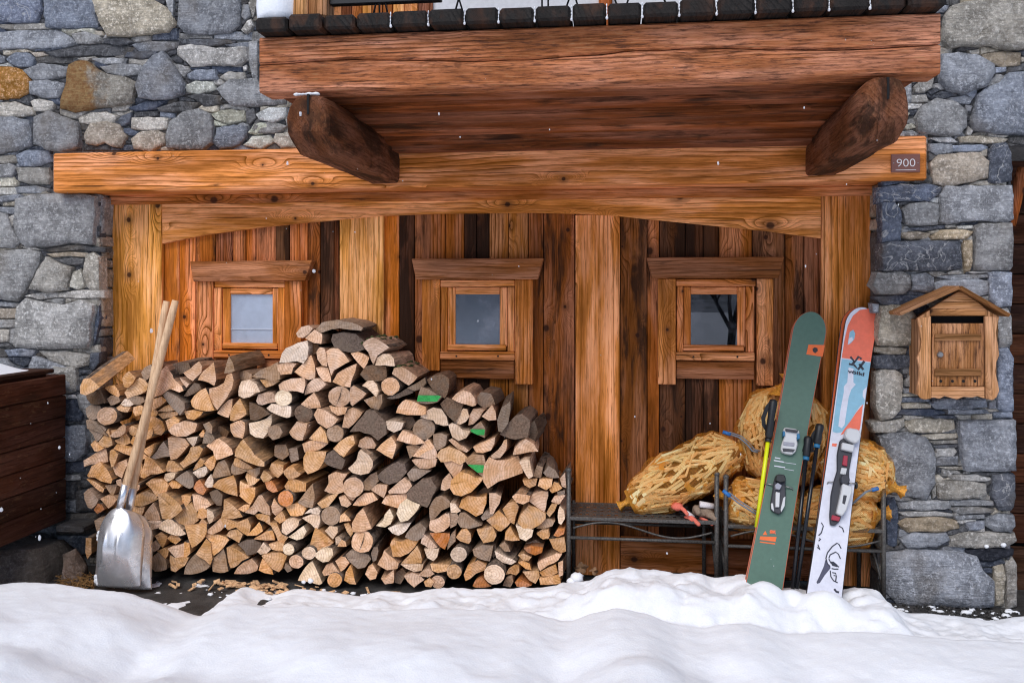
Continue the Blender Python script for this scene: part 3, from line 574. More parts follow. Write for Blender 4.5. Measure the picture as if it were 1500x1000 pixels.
for side, X0, Y0, par in ((1, XL, YL, SW), (-1, XR, YR, SP)):    # stones on the two reveals beside the boarding
    z = 0.0
    while z < ZH0 - 0.03:
        h = min(random.choice((0.045, 0.06, 0.10, 0.16, 0.20)), ZH0 - z)
        split = random.random() < 0.45
        cuts = [Y0 + 0.004, Y0 + random.uniform(0.04, 0.09), 0.02] if split else [Y0 + 0.004, 0.02]
        for a, b in zip(cuts, cuts[1:]):
            p2 = [(a + 0.003, z + 0.004), (b - 0.003, z + 0.004), (b - 0.003, z + h - 0.004), (a + 0.003, z + h - 0.004)]
            v, f = stone_mesh(p2, lambda aa, bb, o, X0=X0, side=side: Vector((X0 - side * 0.012 + side * o, aa, bb)), 0.008)
            fix_normals(mk('stone', v, f, M['stone'], par, smooth=True, color=stone_color(random.choice('gktcg'))))
        z += h
# ------------------------------------------------------------------ boarded front
PW = thing('boarded_wall', W(700, 838, 0.0), 'arched timber boarding with posts, old planks and three small windows', 'wall')
ZB = 0.012; XA = XL - 0.01; XB = XR + 0.01
def wc(r, g_, b, k=1.25, wear=0.3): return (*lin(r * 1.03, g_ * 0.972, b * 0.88, k * 1.06), wear)
PL = {1: [(237, 263, (168, 100, 46), .45), (263, 287, (178, 104, 50), .35), (287, 316, (150, 88, 44), .55), (316, 341, (116, 66, 42), .85), (341, 360, (156, 92, 48), .55), (360, 375, (158, 90, 46), .5), (375, 404, (142, 82, 42), .6), (404, 424, (84, 54, 36), .9), (424, 439, (158, 92, 46), .45), (439, 451, (150, 86, 44), .4), (451, 469, (120, 70, 42), .7), (469, 489, (74, 46, 36), .9), (489, 497, (96, 54, 38), .7)],
      2: [(562, 585, (172, 102, 48), .4), (585, 607, (70, 42, 34), .95), (607, 652, (132, 78, 42), .5), (652, 680, (132, 78, 40), .45), (680, 698, (64, 38, 30), .95), (698, 716.5, (52, 34, 32), 1.0), (716.5, 745, (132, 84, 44), .4), (745, 774, (128, 82, 44), .4), (774, 796, (120, 70, 38), .6), (796, 842, (118, 68, 38), .75)],
      3: [(908, 948, (108, 66, 38), .7), (948, 966, (128, 74, 38), .6), (966, 1004, (72, 44, 30), .85), (1004, 1030, (64, 38, 28), .9), (1030, 1053, (70, 42, 30), .85), (1053, 1102, (136, 82, 42), .4), (1102, 1150, (102, 62, 36), .7), (1150, 1177, (108, 64, 38), .6), (1177, 1203, (100, 58, 36), .7)]}
def xat(px): return W(px, 480, 0.0).x
for bay, pls in PL.items():
    for a, b, c_, wr in pls:
        q_ = 0.86; c_ = (c_[0] * q_, c_[1] * q_, c_[2] * q_ * 0.92)
        board('plank', xat(a) + 0.0018, xat(b) - 0.0018, 0.0 + random.uniform(-0.004, 0.003), 0.03, ZB, ZH0 - 0.03, M['plank'], 2, wc(c_[0] * 1.10, c_[1] * 1.09, c_[2] * 0.92, 1.95, wr), PW, 0.0025)
board('backing', XA, XB, 0.031, 0.06, 0, ZH0 + 0.1, M['dark_hole'], None, None, PW, 0)
for a, b, c_, wr in ((169, 236.5, (206, 138, 72), .15), (497.5, 562, (206, 140, 78), .08), (843, 908, (192, 122, 64), .12), (1203.5, 1276, (184, 118, 62), .18)):
    yo = -0.03 if a in (169, 1203.5) else -0.022
    x0, x1 = W(a, 500, yo).x, W(b, 500, yo).x; cut = x0 + (x1 - x0) * random.uniform(0.42, 0.58)
    if a == 169: x0 = XA
    zt = ZH0 - 0.035 if a in (169, 1203.5) else W(a, 330, yo).z + 0.05
    board('post', x0, x1, yo, 0.0 - 0.005, 0.005, zt, M['wood'], 2, wc(c_[0], c_[1] * 1.02, c_[2], 1.4, wr), PW, 0.003)
ARCH = [(237, 357), (300, 344), (380, 333.5), (450, 326), (500, 321.5), (560, 316), (640, 313), (720, 312)]
ARCH2 = [(720, 312), (780, 311.5), (843, 313), (905, 316.5), (960, 322), (1050, 331), (1120, 338), (1203, 349)]
for nm, pts, c_ in (('arch_board', ARCH + ARCH2[1:], (196, 132, 70)),):
    top = [(pts[-1][0], 286), (pts[0][0], 289)]
    prism(nm, [(p[0] + (0.4 if i == 0 else -0.4 if i == len(pts) - 1 else 0), p[1]) for i, p in enumerate(pts)] + top, -0.034, 0.028, M['wood'], 0, wc(*c_, 1.3, .15), PW, 0.0025)
board('trim_board', XA, XB, -0.055, -0.005, ZH0 - 0.045, ZH0 - 0.001, M['wood'], 0, wc(168, 106, 54, 1.2, .4), PW, 0.003)
pbox('base_rail', 909, 787, 1033, 838, -0.016, 0.014, M['wood'], 0, wc(150, 94, 50, 1.3, .25), PW)
pbox('base_rail', 1034, 791, 1202, 844, -0.016, 0.014, M['wood'], 0, wc(128, 76, 42, 1.3, .4), PW)
pbox('base_rail', 770, 786, 842, 834, -0.014, 0.012, M['wood'], 0, wc(128, 76, 42, 1.3, .4), PW)
# --- three little windows
def glass_mat(name, tint, rough, mixf):
    m = newmat(name); g = G(m)
    fr = g.node('LayerWeight', {'Blend': 0.42}).outputs['Facing']
    p = g.node('NewGeometry').outputs['Position']; n = g.noise(p, 7.0, 4.0, 0.6)
    gl = g.node('BsdfGlossy', {'Color': (0.9, 0.92, 0.95, 1), 'Roughness': rough}).outputs[0]
    tr = g.node('BsdfTransparent', {'Color': (*tint, 1)}).outputs[0]
    mx = g.n.new('ShaderNodeMixShader'); g.set(mx.inputs[0], mixf); g.t.links.new(tr, mx.inputs[1]); g.t.links.new(gl, mx.inputs[2])
    df = g.node('BsdfDiffuse', {'Color': (0.45, 0.47, 0.52, 1)}).outputs[0]
    m2 = g.n.new('ShaderNodeMixShader'); g.set(m2.inputs[0], g.rng(n, 0.46, 0.72, 0.0, 0.30 if 'dusty' in name else 0.10)); g.t.links.new(mx.outputs[0], m2.inputs[1]); g.t.links.new(df, m2.inputs[2])  # pale noise patches mixed over the pane
    g.out(m2.outputs[0]); return m
M['glass_a'] = glass_mat('window_glass', (0.9, 0.92, 0.95), 0.25, 0.06)
M['glass_b'] = glass_mat('dusty_glass', (0.75, 0.8, 0.85), 0.12, 0.09)
M['glass_c'] = glass_mat('clear_dark_glass', (0.6, 0.62, 0.65), 0.004, 0.08)
M['curtain'] = simple('white_curtain', (0.70, 0.73, 0.78), 0.9, 0, 25, 0.06)
M['slate_blind'] = simple('grey_blind', (0.10, 0.110, 0.135), 0.8, 0, 9, 0.25)  # flat grey painted as the cloud reflected in the middle pane
WN = [dict(lint=[(278, 383), (457, 381), (447, 411), (283, 412.5)], jl=(289, 312, 412, 532), jr=(417, 441, 411, 532), ft=(314, 417, 411.5, 421), fl=(313.5, 324.5), fr=(407, 417), sash=(326, 408, 422, 511), pane=(337, 399, 431, 501), sill=(312.5, 416.5, 513.5, 525), low=(313, 416, 526, 546), lc=(150, 96, 56), jc=(188, 116, 56), fc=(196, 124, 58), glass='glass_a', back='curtain'),
      dict(lint=[(603, 379), (796, 378), (787, 409), (609, 409.5)], jl=(618, 644, 409, 543), jr=(754, 780, 409, 563), ft=(645, 754, 410, 420), fl=(645.5, 655.5), fr=(743.5, 753.5), sash=(656, 743, 421, 513), pane=(667, 732, 431, 503), sill=(644.5, 753.5, 515, 527), low=(645, 753, 528, 554.5), lc=(136, 86, 50), jc=(190, 120, 58), fc=(194, 124, 60), glass='glass_b', back='slate_blind'),
      dict(lint=[(947, 377), (1149, 376), (1141, 407), (955, 407.5)], jl=(964, 990, 408, 563), jr=(1109, 1133, 408, 565), ft=(990.5, 1107, 408.5, 419), fl=(991.5, 1001), fr=(1092.5, 1105), sash=(1001.5, 1092, 420, 514), pane=(1012, 1080, 431, 504), sill=(990.5, 1105.5, 516, 528), low=(991, 1105, 529, 555), lc=(130, 82, 48), jc=(178, 116, 62), fc=(182, 112, 56), glass='glass_c', back=None)]
for w_ in WN:
    wm = wc(*w_['fc'], 1.3, .15)
    x0, x1, y0, y1 = w_['ft']
    win = pbox('window', x0, y0, x1, y1, -0.034, 0.03, M['wood'], 0, wm, PW)                        # head of the fixed frame carries the rest
    ch = lambda nm, r, yf, th, gr, col: pbox(nm, r[0], r[2], r[1], r[3], yf, th, M['wood'], gr, col, win)
    prism('lintel', w_['lint'], -0.062, 0.058, M['wood'], 0, wc(*w_['lc'], 1.25, .45), win)
    ch('jamb', w_['jl'], -0.040, 0.036, 2, wc(*w_['jc'], 1.3, .4)); ch('jamb', w_['jr'], -0.040, 0.036, 2, wc(*w_['jc'], 1.3, .4))
    yb = w_['sill'][2]
    ch('frame', (w_['fl'][0], w_['fl'][1], y1 + 0.5, yb), -0.033, 0.028, 2, wm); ch('frame', (w_['fr'][0], w_['fr'][1], y1 + 0.5, yb), -0.033, 0.028, 2, wm)
    a, b, t0, t1 = w_['sash']; p0, p1, q0, q1 = w_['pane']
    wm2 = wc(*[min(255, c_ + 6) for c_ in w_['fc']], 1.3, .08)
    ch('sash', (a, p0, t0, q1 + 4), -0.026, 0.03, 2, wm2); ch('sash', (p1, b, t0, q1 + 4), -0.026, 0.03, 2, wm2); ch('sash', (p0 + 0.3, p1 - 0.3, t0, q0), -0.027, 0.03, 0, wm2)
    ch('sash', (a - 0.5, b - 2, q1 + 1.5, t1), -0.036, 0.03, 0, wm2)
    ch('sill', w_['sill'], -0.046, 0.044, 0, wc(*w_['jc'], 1.3, .3)); ch('apron', w_['low'], -0.030, 0.028, 0, wc(*w_['lc'], 1.35, .55))
    for fx in (0.22, 0.78):
        sx = w_['sill'][0] + (w_['sill'][1] - w_['sill'][0]) * fx; c_ = W(sx, (w_['sill'][2] + w_['sill'][3]) / 2 + 0.5, -0.0465)
        v, f = tube_data([c_ + Vector((0, 0.004, 0)), c_ - Vector((0, 0.0006, 0))], 0.0048, 8); mk('peg_hole', v, f, M['dark_hole'], win)
    gy = -0.020
    A, B_, C_, D_ = (W(px, py, gy) for px, py in ((p0 - 1, q0 - 1), (p1 + 1, q0 - 1), (p1 + 1, q1 + 2), (p0 - 1, q1 + 2)))
    v = [A, B_, C_, D_] + [q + Vector((0, 0.003, 0)) for q in (A, B_, C_, D_)]
    mk('pane', v, [(0, 3, 2, 1), (4, 5, 6, 7), (0, 1, 5, 4), (1, 2, 6, 5), (2, 3, 7, 6), (3, 0, 4, 7)], M[w_['glass']], win)
    # behind each pane
    bq = [q + Vector((0, 0.0065, 0)) for q in (A, B_, C_, D_)]
    if w_['back']:
        n = 26; vv, ff = [], []
        for i in range(n + 1):
            for zq, (l, r) in enumerate(((bq[3], bq[2]), (bq[0], bq[1]))):
                p = l.lerp(r, i / n); vv.append(p + Vector((0, 0.0, 0)))
        for i in range(n): ff.append((2 * i, 2 * i + 2, 2 * i + 3, 2 * i + 1))
        mk('curtain' if w_['back'] == 'curtain' else 'blind', vv, ff, M[w_['back']], win, smooth=True)
        if w_['back'] == 'curtain':
            hz = bq[3].z + (bq[0].z - bq[3].z) * 0.28
            board('curtain_hem', bq[3].x, bq[2].x, bq[3].y - 0.0045, bq[3].y - 0.003, hz, hz + 0.006, M['curtain'], None, None, win, 0)
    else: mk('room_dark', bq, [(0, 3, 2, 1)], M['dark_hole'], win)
# ------------------------------------------------------------------ header beam
x0, x1 = W(77, 250, -0.23).x, W(1358, 235, -0.23).x
HB = board('header_beam', x0, x1, -0.23, -0.0, ZH0, ZH1, M['wood'], 0, wc(198, 130, 74, 1.3, .28), None, 0.008)
tag(HB, 'long squared honey-coloured beam spanning the boarded front under the balcony', 'beam')
# house number
NS = thing('house_number_sign', W(1327, 239, -0.237), 'small brown plate with white number 900 on the header beam', 'sign')
M['plate'] = simple('brown_plate', lin(118, 76, 66, 1.1), 0.45, 0, 300, 0.08)
M['plate_white'] = simple('sign_white', (0.75, 0.72, 0.72), 0.5)
PLT = pbox('plate', 1305.5, 225.5, 1348, 252.5, -0.2375, 0.007, M['plate'], None, None, NS, 0.002)
def text_mesh(name, body, mat, parent, origin, xdir, ydir, height, width=None, depth=0.001, bold=0.0):
    cu = bpy.data.curves.new(name, 'FONT'); cu.body = body; cu.align_x = 'CENTER'; cu.align_y = 'CENTER'; cu.offset = bold
    to = bpy.data.objects.new(name, cu); COL.objects.link(to)
    dg = bpy.context.evaluated_depsgraph_get(); me = bpy.data.meshes.new_from_object(to.evaluated_get(dg))
    bpy.data.objects.remove(to); bpy.data.curves.remove(cu)
    co = np.array([v.co[:] for v in me.vertices]); mn, mx = co.min(0), co.max(0); c_ = (mn + mx) / 2
    sy = height / (mx[1] - mn[1]); sx = sy if width is None else width / (mx[0] - mn[0])
    nrm = xdir.cross(ydir).normalized()
    vv = [origin + xdir * ((p[0] - c_[0]) * sx) + ydir * ((p[1] - c_[1]) * sy) + nrm * depth for p in co]
    ff = [tuple(p.vertices) for p in me.polygons]; bpy.data.meshes.remove(me)
    return mk(name, vv, ff, mat, parent)
text_mesh('number', '900', M['plate_white'], NS, W(1327, 238.5, -0.2376), Vector((1, 0, 0)), Vector((0, 0, 1)), 0.0335, 0.077, 0.0008, -0.012)
a = W(1312, 249.6, -0.2382); b = W(1342, 250.3, -0.2382)
mk('underline', [a, Vector((b.x, a.y, a.z)), Vector((b.x, a.y, a.z + 0.0022)), a + Vector((0, 0, 0.0022))], [(0, 1, 2, 3)], M['plate_white'], NS)
for px in (1309, 1344.5):
    c_ = W(px, 239, -0.2378); v, f = tube_data([c_ + Vector((0, 0.003, 0)), c_ - Vector((0, 0.0015, 0))], 0.0025, 8); mk('screw', v, f, M['screw'], NS)
# ------------------------------------------------------------------ balcony
YF = -1.14
BA = thing('balcony', W(880, 125, YF), 'timber balcony with weathered fascia beams, two corbels and black deck boards', 'balcony')
xa, xb = W(380, 95, YF).x, W(1377.5, 65, YF).x
z0, z1 = W(880, 121.5, YF).z, W(880, 37, YF).z; zc = W(880, 80, YF).z
FB = wc(160, 104, 74, 1.4, .3)
def crack_beam(name, zlo, zhi, lo_edge, hi_edge):
    """a beam whose meeting edge wanders like the split in the photograph"""
    n = 60; xs_ = np.linspace(xa, xb, n); v, f = [], []
    for i, x in enumerate(xs_):
        wv = 0.010 * math.sin(i * 0.21) + 0.004 * mnoise.noise((x * 9, 0, 0))
        zl = zlo + (wv if lo_edge else 0.0); zh = zhi + (wv if hi_edge else 0.0)
        rg = 0.002 * mnoise.noise((x * 14, 3, zlo))
        for y, z in ((YF + rg, zl + 0.006), (YF + 0.006, zl), (YF + 0.12, zl), (YF + 0.12, zh), (YF + 0.006, zh), (YF + rg, zh - 0.006)): v.append((x, y, z))
    for i in range(n - 1):
        for k in range(6): f.append((i * 6 + k, i * 6 + (k + 1) % 6, (i + 1) * 6 + (k + 1) % 6, (i + 1) * 6 + k))
    f += [tuple(range(6)), tuple(range((n - 1) * 6 + 5, (n - 1) * 6 - 1, -1))]
    o = mk(name, v, f, M['weathered'], BA, grain=0, color=FB); fix_normals(o); return o
crack_beam('fascia_beam', z0, zc - 0.002, False, True); crack_beam('fascia_beam', zc + 0.002, z1, True, False)
# soffit boards run along the front, falling slightly to the wall
zs0, zs1 = W(760, 222, -0.23).z, z0 - 0.005
nb = 7
for i in range(nb):
    ya = YF + 0.10 + (-0.235 - YF - 0.10) * i / nb; yb = YF + 0.10 + (-0.235 - YF - 0.10) * (i + 1) / nb
    za = zs1 + (zs0 - zs1) * (i + 0.5) / nb + random.uniform(-0.008, 0.008)
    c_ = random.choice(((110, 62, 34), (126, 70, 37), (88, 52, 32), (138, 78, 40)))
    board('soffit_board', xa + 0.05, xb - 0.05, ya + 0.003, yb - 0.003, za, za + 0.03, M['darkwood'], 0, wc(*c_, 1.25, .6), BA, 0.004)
# corbels: rounded-nose beams running back into the wall
def corbel(pxl, pxr, pxl_b, pxr_b, pyb, pytop):
    yf, yb = -1.24, -0.2
    x0, x1 = W(pxl, 170, yf).x, W(pxr, 170, yf).x; xb0, xb1 = W(pxl_b, 250, -0.23).x, W(pxr_b, 250, -0.23).x
    zt = W((pxl + pxr) / 2, pytop, yf).z; zb = W((pxl_b + pxr_b) / 2, pyb, -0.23).z
    h = zt - zb; prof = [(yf + 0.10, zb), (yf + 0.035, zb + 0.055), (yf + 0.008, zb + 0.10), (yf, zb + 0.14), (yf + 0.003, zt - 0.045), (yf + 0.018, zt - 0.012), (yf + 0.05, zt), (yb, zt), (yb, zb)]
    cross = [(0.0, 0.10), (0.0, 0.56), (0.05, 0.78), (0.17, 0.94), (0.33, 1.0), (0.67, 1.0), (0.83, 0.94), (0.95, 0.78), (1.0, 0.56), (1.0, 0.10), (0.96, 0.03), (0.90, 0.0), (0.10, 0.0), (0.04, 0.03)]
    n = len(cross); st = [(yf, 0.80), (yf + 0.012, 0.90), (yf + 0.05, 0.98), (yf + 0.14, 1.0), (-1.0, 1.0), (-0.9, 1.0), (-0.8, 1.0), (-0.7, 1.0), (-0.6, 1.0), (-0.5, 1.0), (-0.4, 1.0), (-0.3, 1.0), (yb, 1.0)]; v, f = [], []
    for k, (y, s) in enumerate(st):
        t = (y - yf) / (-0.23 - yf); xl = x0 + (xb0 - x0) * t; xr = x1 + (xb1 - x1) * t; xm = (xl + xr) / 2; zm = zb + (zt - zb) * 0.52
        drop = 0.0 if y > yf + 0.1 else (yf + 0.14 - y) * 0.30
        for cx, cz in cross:
            x = xm + (cx - 0.5) * (xr - xl) * s; zz = zb + cz * h
            z = zm + (zz - zm) * s + (drop * (1 - cz) if cz < 0.5 else 0)
            v.append(Vector((x + 0.007 * mnoise.noise((x * 9, y * 9, z * 9)), y, z + 0.007 * mnoise.noise((x * 9, y * 9 + 4, z * 9)))))
    for k in range(len(st) - 1):
        for i in range(n): f.append((k * n + i, k * n + (i + 1) % n, (k + 1) * n + (i + 1) % n, (k + 1) * n + i))
    f += [tuple(range(n)), tuple(range(len(v) - 1, len(v) - n - 1, -1))]
    o = mk('corbel', v, f, M['darkwood'], BA, grain=1, color=wc(94, 58, 38, 1.25, .75)); fix_normals(o)
    xm = (x0 + x1) / 2; b = MB(); b.box((xm + 0.004, yf + 0.004, zt - 0.045), Vector((0.0035, 0, 0)), Vector((0, 0.008, 0)), Vector((0, 0, 0.035))); b.build('shake', M['dark_hole'], o)
    v2, f2 = [], []
    sn = MB()
    for k in range(7):
        cx = x0 + (x1 - x0) * (0.2 + 0.07 * k); r = random.uniform(0.006, 0.012)
        sn.add(blob(Vector((cx, yf + 0.035, zt - 0.002)), r * 1.3, r, r * 0.6, 5))
    if pxl < 700: o2 = sn.build('snow_cap', M['snow'], o, smooth=True); o2['kind'] = 'stuff'
    return o
def blob(c, rx_, ry_, rz_, seed=0, n=8, m=5, amp=0.18):
    v, f = [], []
    for j in range(m + 1):
        ph = math.pi * j / m
        for i in range(n):
            th = 2 * math.pi * i / n; d = Vector((math.sin(ph) * math.cos(th), math.sin(ph) * math.sin(th), math.cos(ph)))
            k = 1 + amp * mnoise.noise(d * 2.2 + Vector((seed * 3.1, seed, c.x * 7))); v.append(c + Vector((d.x * rx_, d.y * ry_, d.z * rz_)) * k)
    for j in range(m):
        for i in range(n): f.append((j * n + i, (j + 1) * n + i, (j + 1) * n + (i + 1) % n, j * n + (i + 1) % n))
    return v, f
corbel(416, 484, 541, 585, 269, 134); corbel(1262, 1336, 1180, 1226, 258, 109)
# deck boards, butt ends over the fascia
ED = [371, 421, 472, 520, 572, 627, 680, 730, 783, 837, 889, 941, 995, 1050, 1107, 1162, 1215, 1275, 1330, 1389]
zd0 = z1 + 0.004; zd1 = W(640, 13.5, YF - 0.06).z
for a, b in zip(ED, ED[1:]):
    xq0, xq1 = W(a, 25, YF - 0.06).x + 0.0035, W(b, 25, YF - 0.06).x - 0.0035
    dz = random.uniform(-0.004, 0.004)
    o = board('deck_board', xq0, xq1, YF - 0.06 + random.uniform(-0.006, 0.006), -0.02, zd0, zd1 + dz, M['black_deck'], 1, wc(30, 27, 26, 1.0, .6), BA, 0.009)
sn = MB()
for a in ED[4:-2]:
    c_ = W(a, 30, YF - 0.05); sn.add(blob(Vector((c_.x, YF - 0.045, zd0 + 0.006)), 0.005, 0.008, 0.006, a))
    for k in range(4): sn.add(blob(Vector((c_.x + random.uniform(-0.001, 0.001), YF - 0.048, zd0 + 0.012 + k * 0.012)), 0.0022, 0.006, 0.007, a + k, 6, 4))
o = sn.build('snow_in_joints', M['snow'], BA, smooth=True); o['kind'] = 'stuff'
# what shows above the deck
c0 = W(404, 30, YF - 0.0); c1 = W(455, 30, YF + 0.02)
zt = zd1
board('balcony_post', W(430, 10, YF).x, W(452, 10, YF).x - 0.001, YF - 0.02, YF + 0.09, zt, zt + 0.5, M['wood'], 2, wc(176, 134, 92, 1.2, .3), BA, 0.012)
board('balcony_post', W(452, 10, YF).x + 0.001, W(479, 10, YF).x, YF - 0.015, YF + 0.09, zt, zt + 0.5, M['wood'], 2, wc(168, 124, 86, 1.2, .3), BA, 0.012)
board('rail', W(480, 3, YF).x, W(644, 3, YF).x, YF + 0.02, YF + 0.05, W(560, 4, YF + 0.02).z, W(560, 4, YF + 0.02).z + 0.05, M['black'], None, None, BA, 0.003)
board('rail', W(480, 3, YF).x, W(1380, 3, YF).x, YF + 0.02, YF + 0.05, zt + 0.30, zt + 0.34, M['black'], None, None, BA, 0.003)
for a, b in ((545, 552), (556, 556), (570, 563), (664, 672), (681, 672), (794, 794), (803, 803), (826, 834), (850, 843), (908, 900), (914, 921), (980, 972), (1010, 1018)):
    p = W(a, 22, YF + 0.035); q = W(b, -2, YF + 0.035); p.z = zt - 0.005; d = (q - p); q2 = p + d * (0.32 / max(d.z, 0.05))
    tube('baluster', [p, q2], 0.0035, M['black'], BA, 6)
sc_ = MB(); cc = W(402, 24, YF); sc_.add(blob(Vector((cc.x + 0.015, YF + 0.03, zt + 0.06)), 0.085, 0.075, 0.15, 3, 20, 14, 0.2))
for p in sc_.v: p.z = max(p.z, zt - 0.002)
cc = W(1312, 1, YF - 0.03); sc_.add(blob(Vector((cc.x, YF - 0.02, zt)), 0.07, 0.05, 0.018, 8, 14, 8, 0.3))
tag(sc_.build('snow_lump', M['snow'], None, smooth=True), 'white snow lumps lying on the black balcony deck edge', 'snow', kind='stuff')
UW = thing('upstairs_wall', (0.2, 0.02, zd1), 'white plastered upstairs wall with wooden boards seen above the balcony deck', 'wall')
board('plaster', W(634, 5, 0.02).x, W(1322, 5, YR).x, 0.02, 0.3, ZH1 - 0.05, ZTOP, M['plaster'], None, None, UW, 0)
pxs = [470, 500, 515, 530, 544, 560, 575, 592, 612, 634]
for a, b in zip(pxs, pxs[1:]):
    board('plank', W(a, 5, 0.0).x + 0.002, W(b, 5, 0.0).x - 0.002, 0.0 + random.uniform(0, 0.006), 0.03, zd1 - 0.1, ZTOP, M['wood'], 2, wc(*random.choice(((188, 122, 62), (150, 92, 50), (110, 66, 44), (206, 148, 84))), 1.3, .3), UW, 0.003)
board('frame_post', W(877, 5, 0.0).x, W(897, 5, 0.0).x, -0.02, 0.03, zd1 - 0.1, ZTOP, M['wood'], 2, wc(168, 98, 58, 1.3, .3), UW, 0.003)
board('backing', W(468, 5, 0.03).x, W(636, 5, 0.03).x, 0.032, 0.3, ZH1 - 0.05, ZTOP, M['dark_hole'], None, None, UW, 0)
# ------------------------------------------------------------------ dark boarded recess beyond the pillar
RB = thing('recessed_boarding', (2.9, 0.42, 0.0), 'dark brown timber boarding in the recess beyond the stone pillar', 'wall')
z = 0.1; k = 0
while z < ZH1 + 0.15:
    h = 0.15; cc = [(64, 38, 28), (52, 32, 26), (78, 46, 30), (46, 30, 26)][k % 4]
    board('board', XRR - 0.3, 4.6, 0.42, 0.46, z + 0.002, z + h - 0.002, M['darkwood'], 0, wc(*cc, 1.2, .6), RB, 0.005); z += h; k += 1
board('backing', XRR - 0.3, 4.6, 0.462, 0.5, 0, ZTOP, M['dark_hole'], None, None, RB, 0)  # unseen black sheet added to keep sky light out of the board gaps
board('corner_post', XRR - 0.02, XRR + 0.055, 0.12, 0.2, 0.05, ZH1 + 0.1, M['darkwood'], 2, wc(84, 48, 30, 1.2, .5), RB, 0.006)
board('step', XRR - 0.3, 4.6, 0.05, 0.42, -0.05, 0.09, M['darkwood'], 0, wc(70, 50, 40, 1.2, .6), RB, 0.006)
a = W(1482, 330, 0.0); b = W(1494, 262, 0.0)
tube('brace', [a, a.lerp(b, 0.5) + Vector((0.004, 0, 0)), b, b + Vector((0.01, 0, 0.05))], [0.018, 0.022, 0.026, 0.02], M['wood'], RB, 8, wc(166, 96, 54, 1.2, .3), 2)
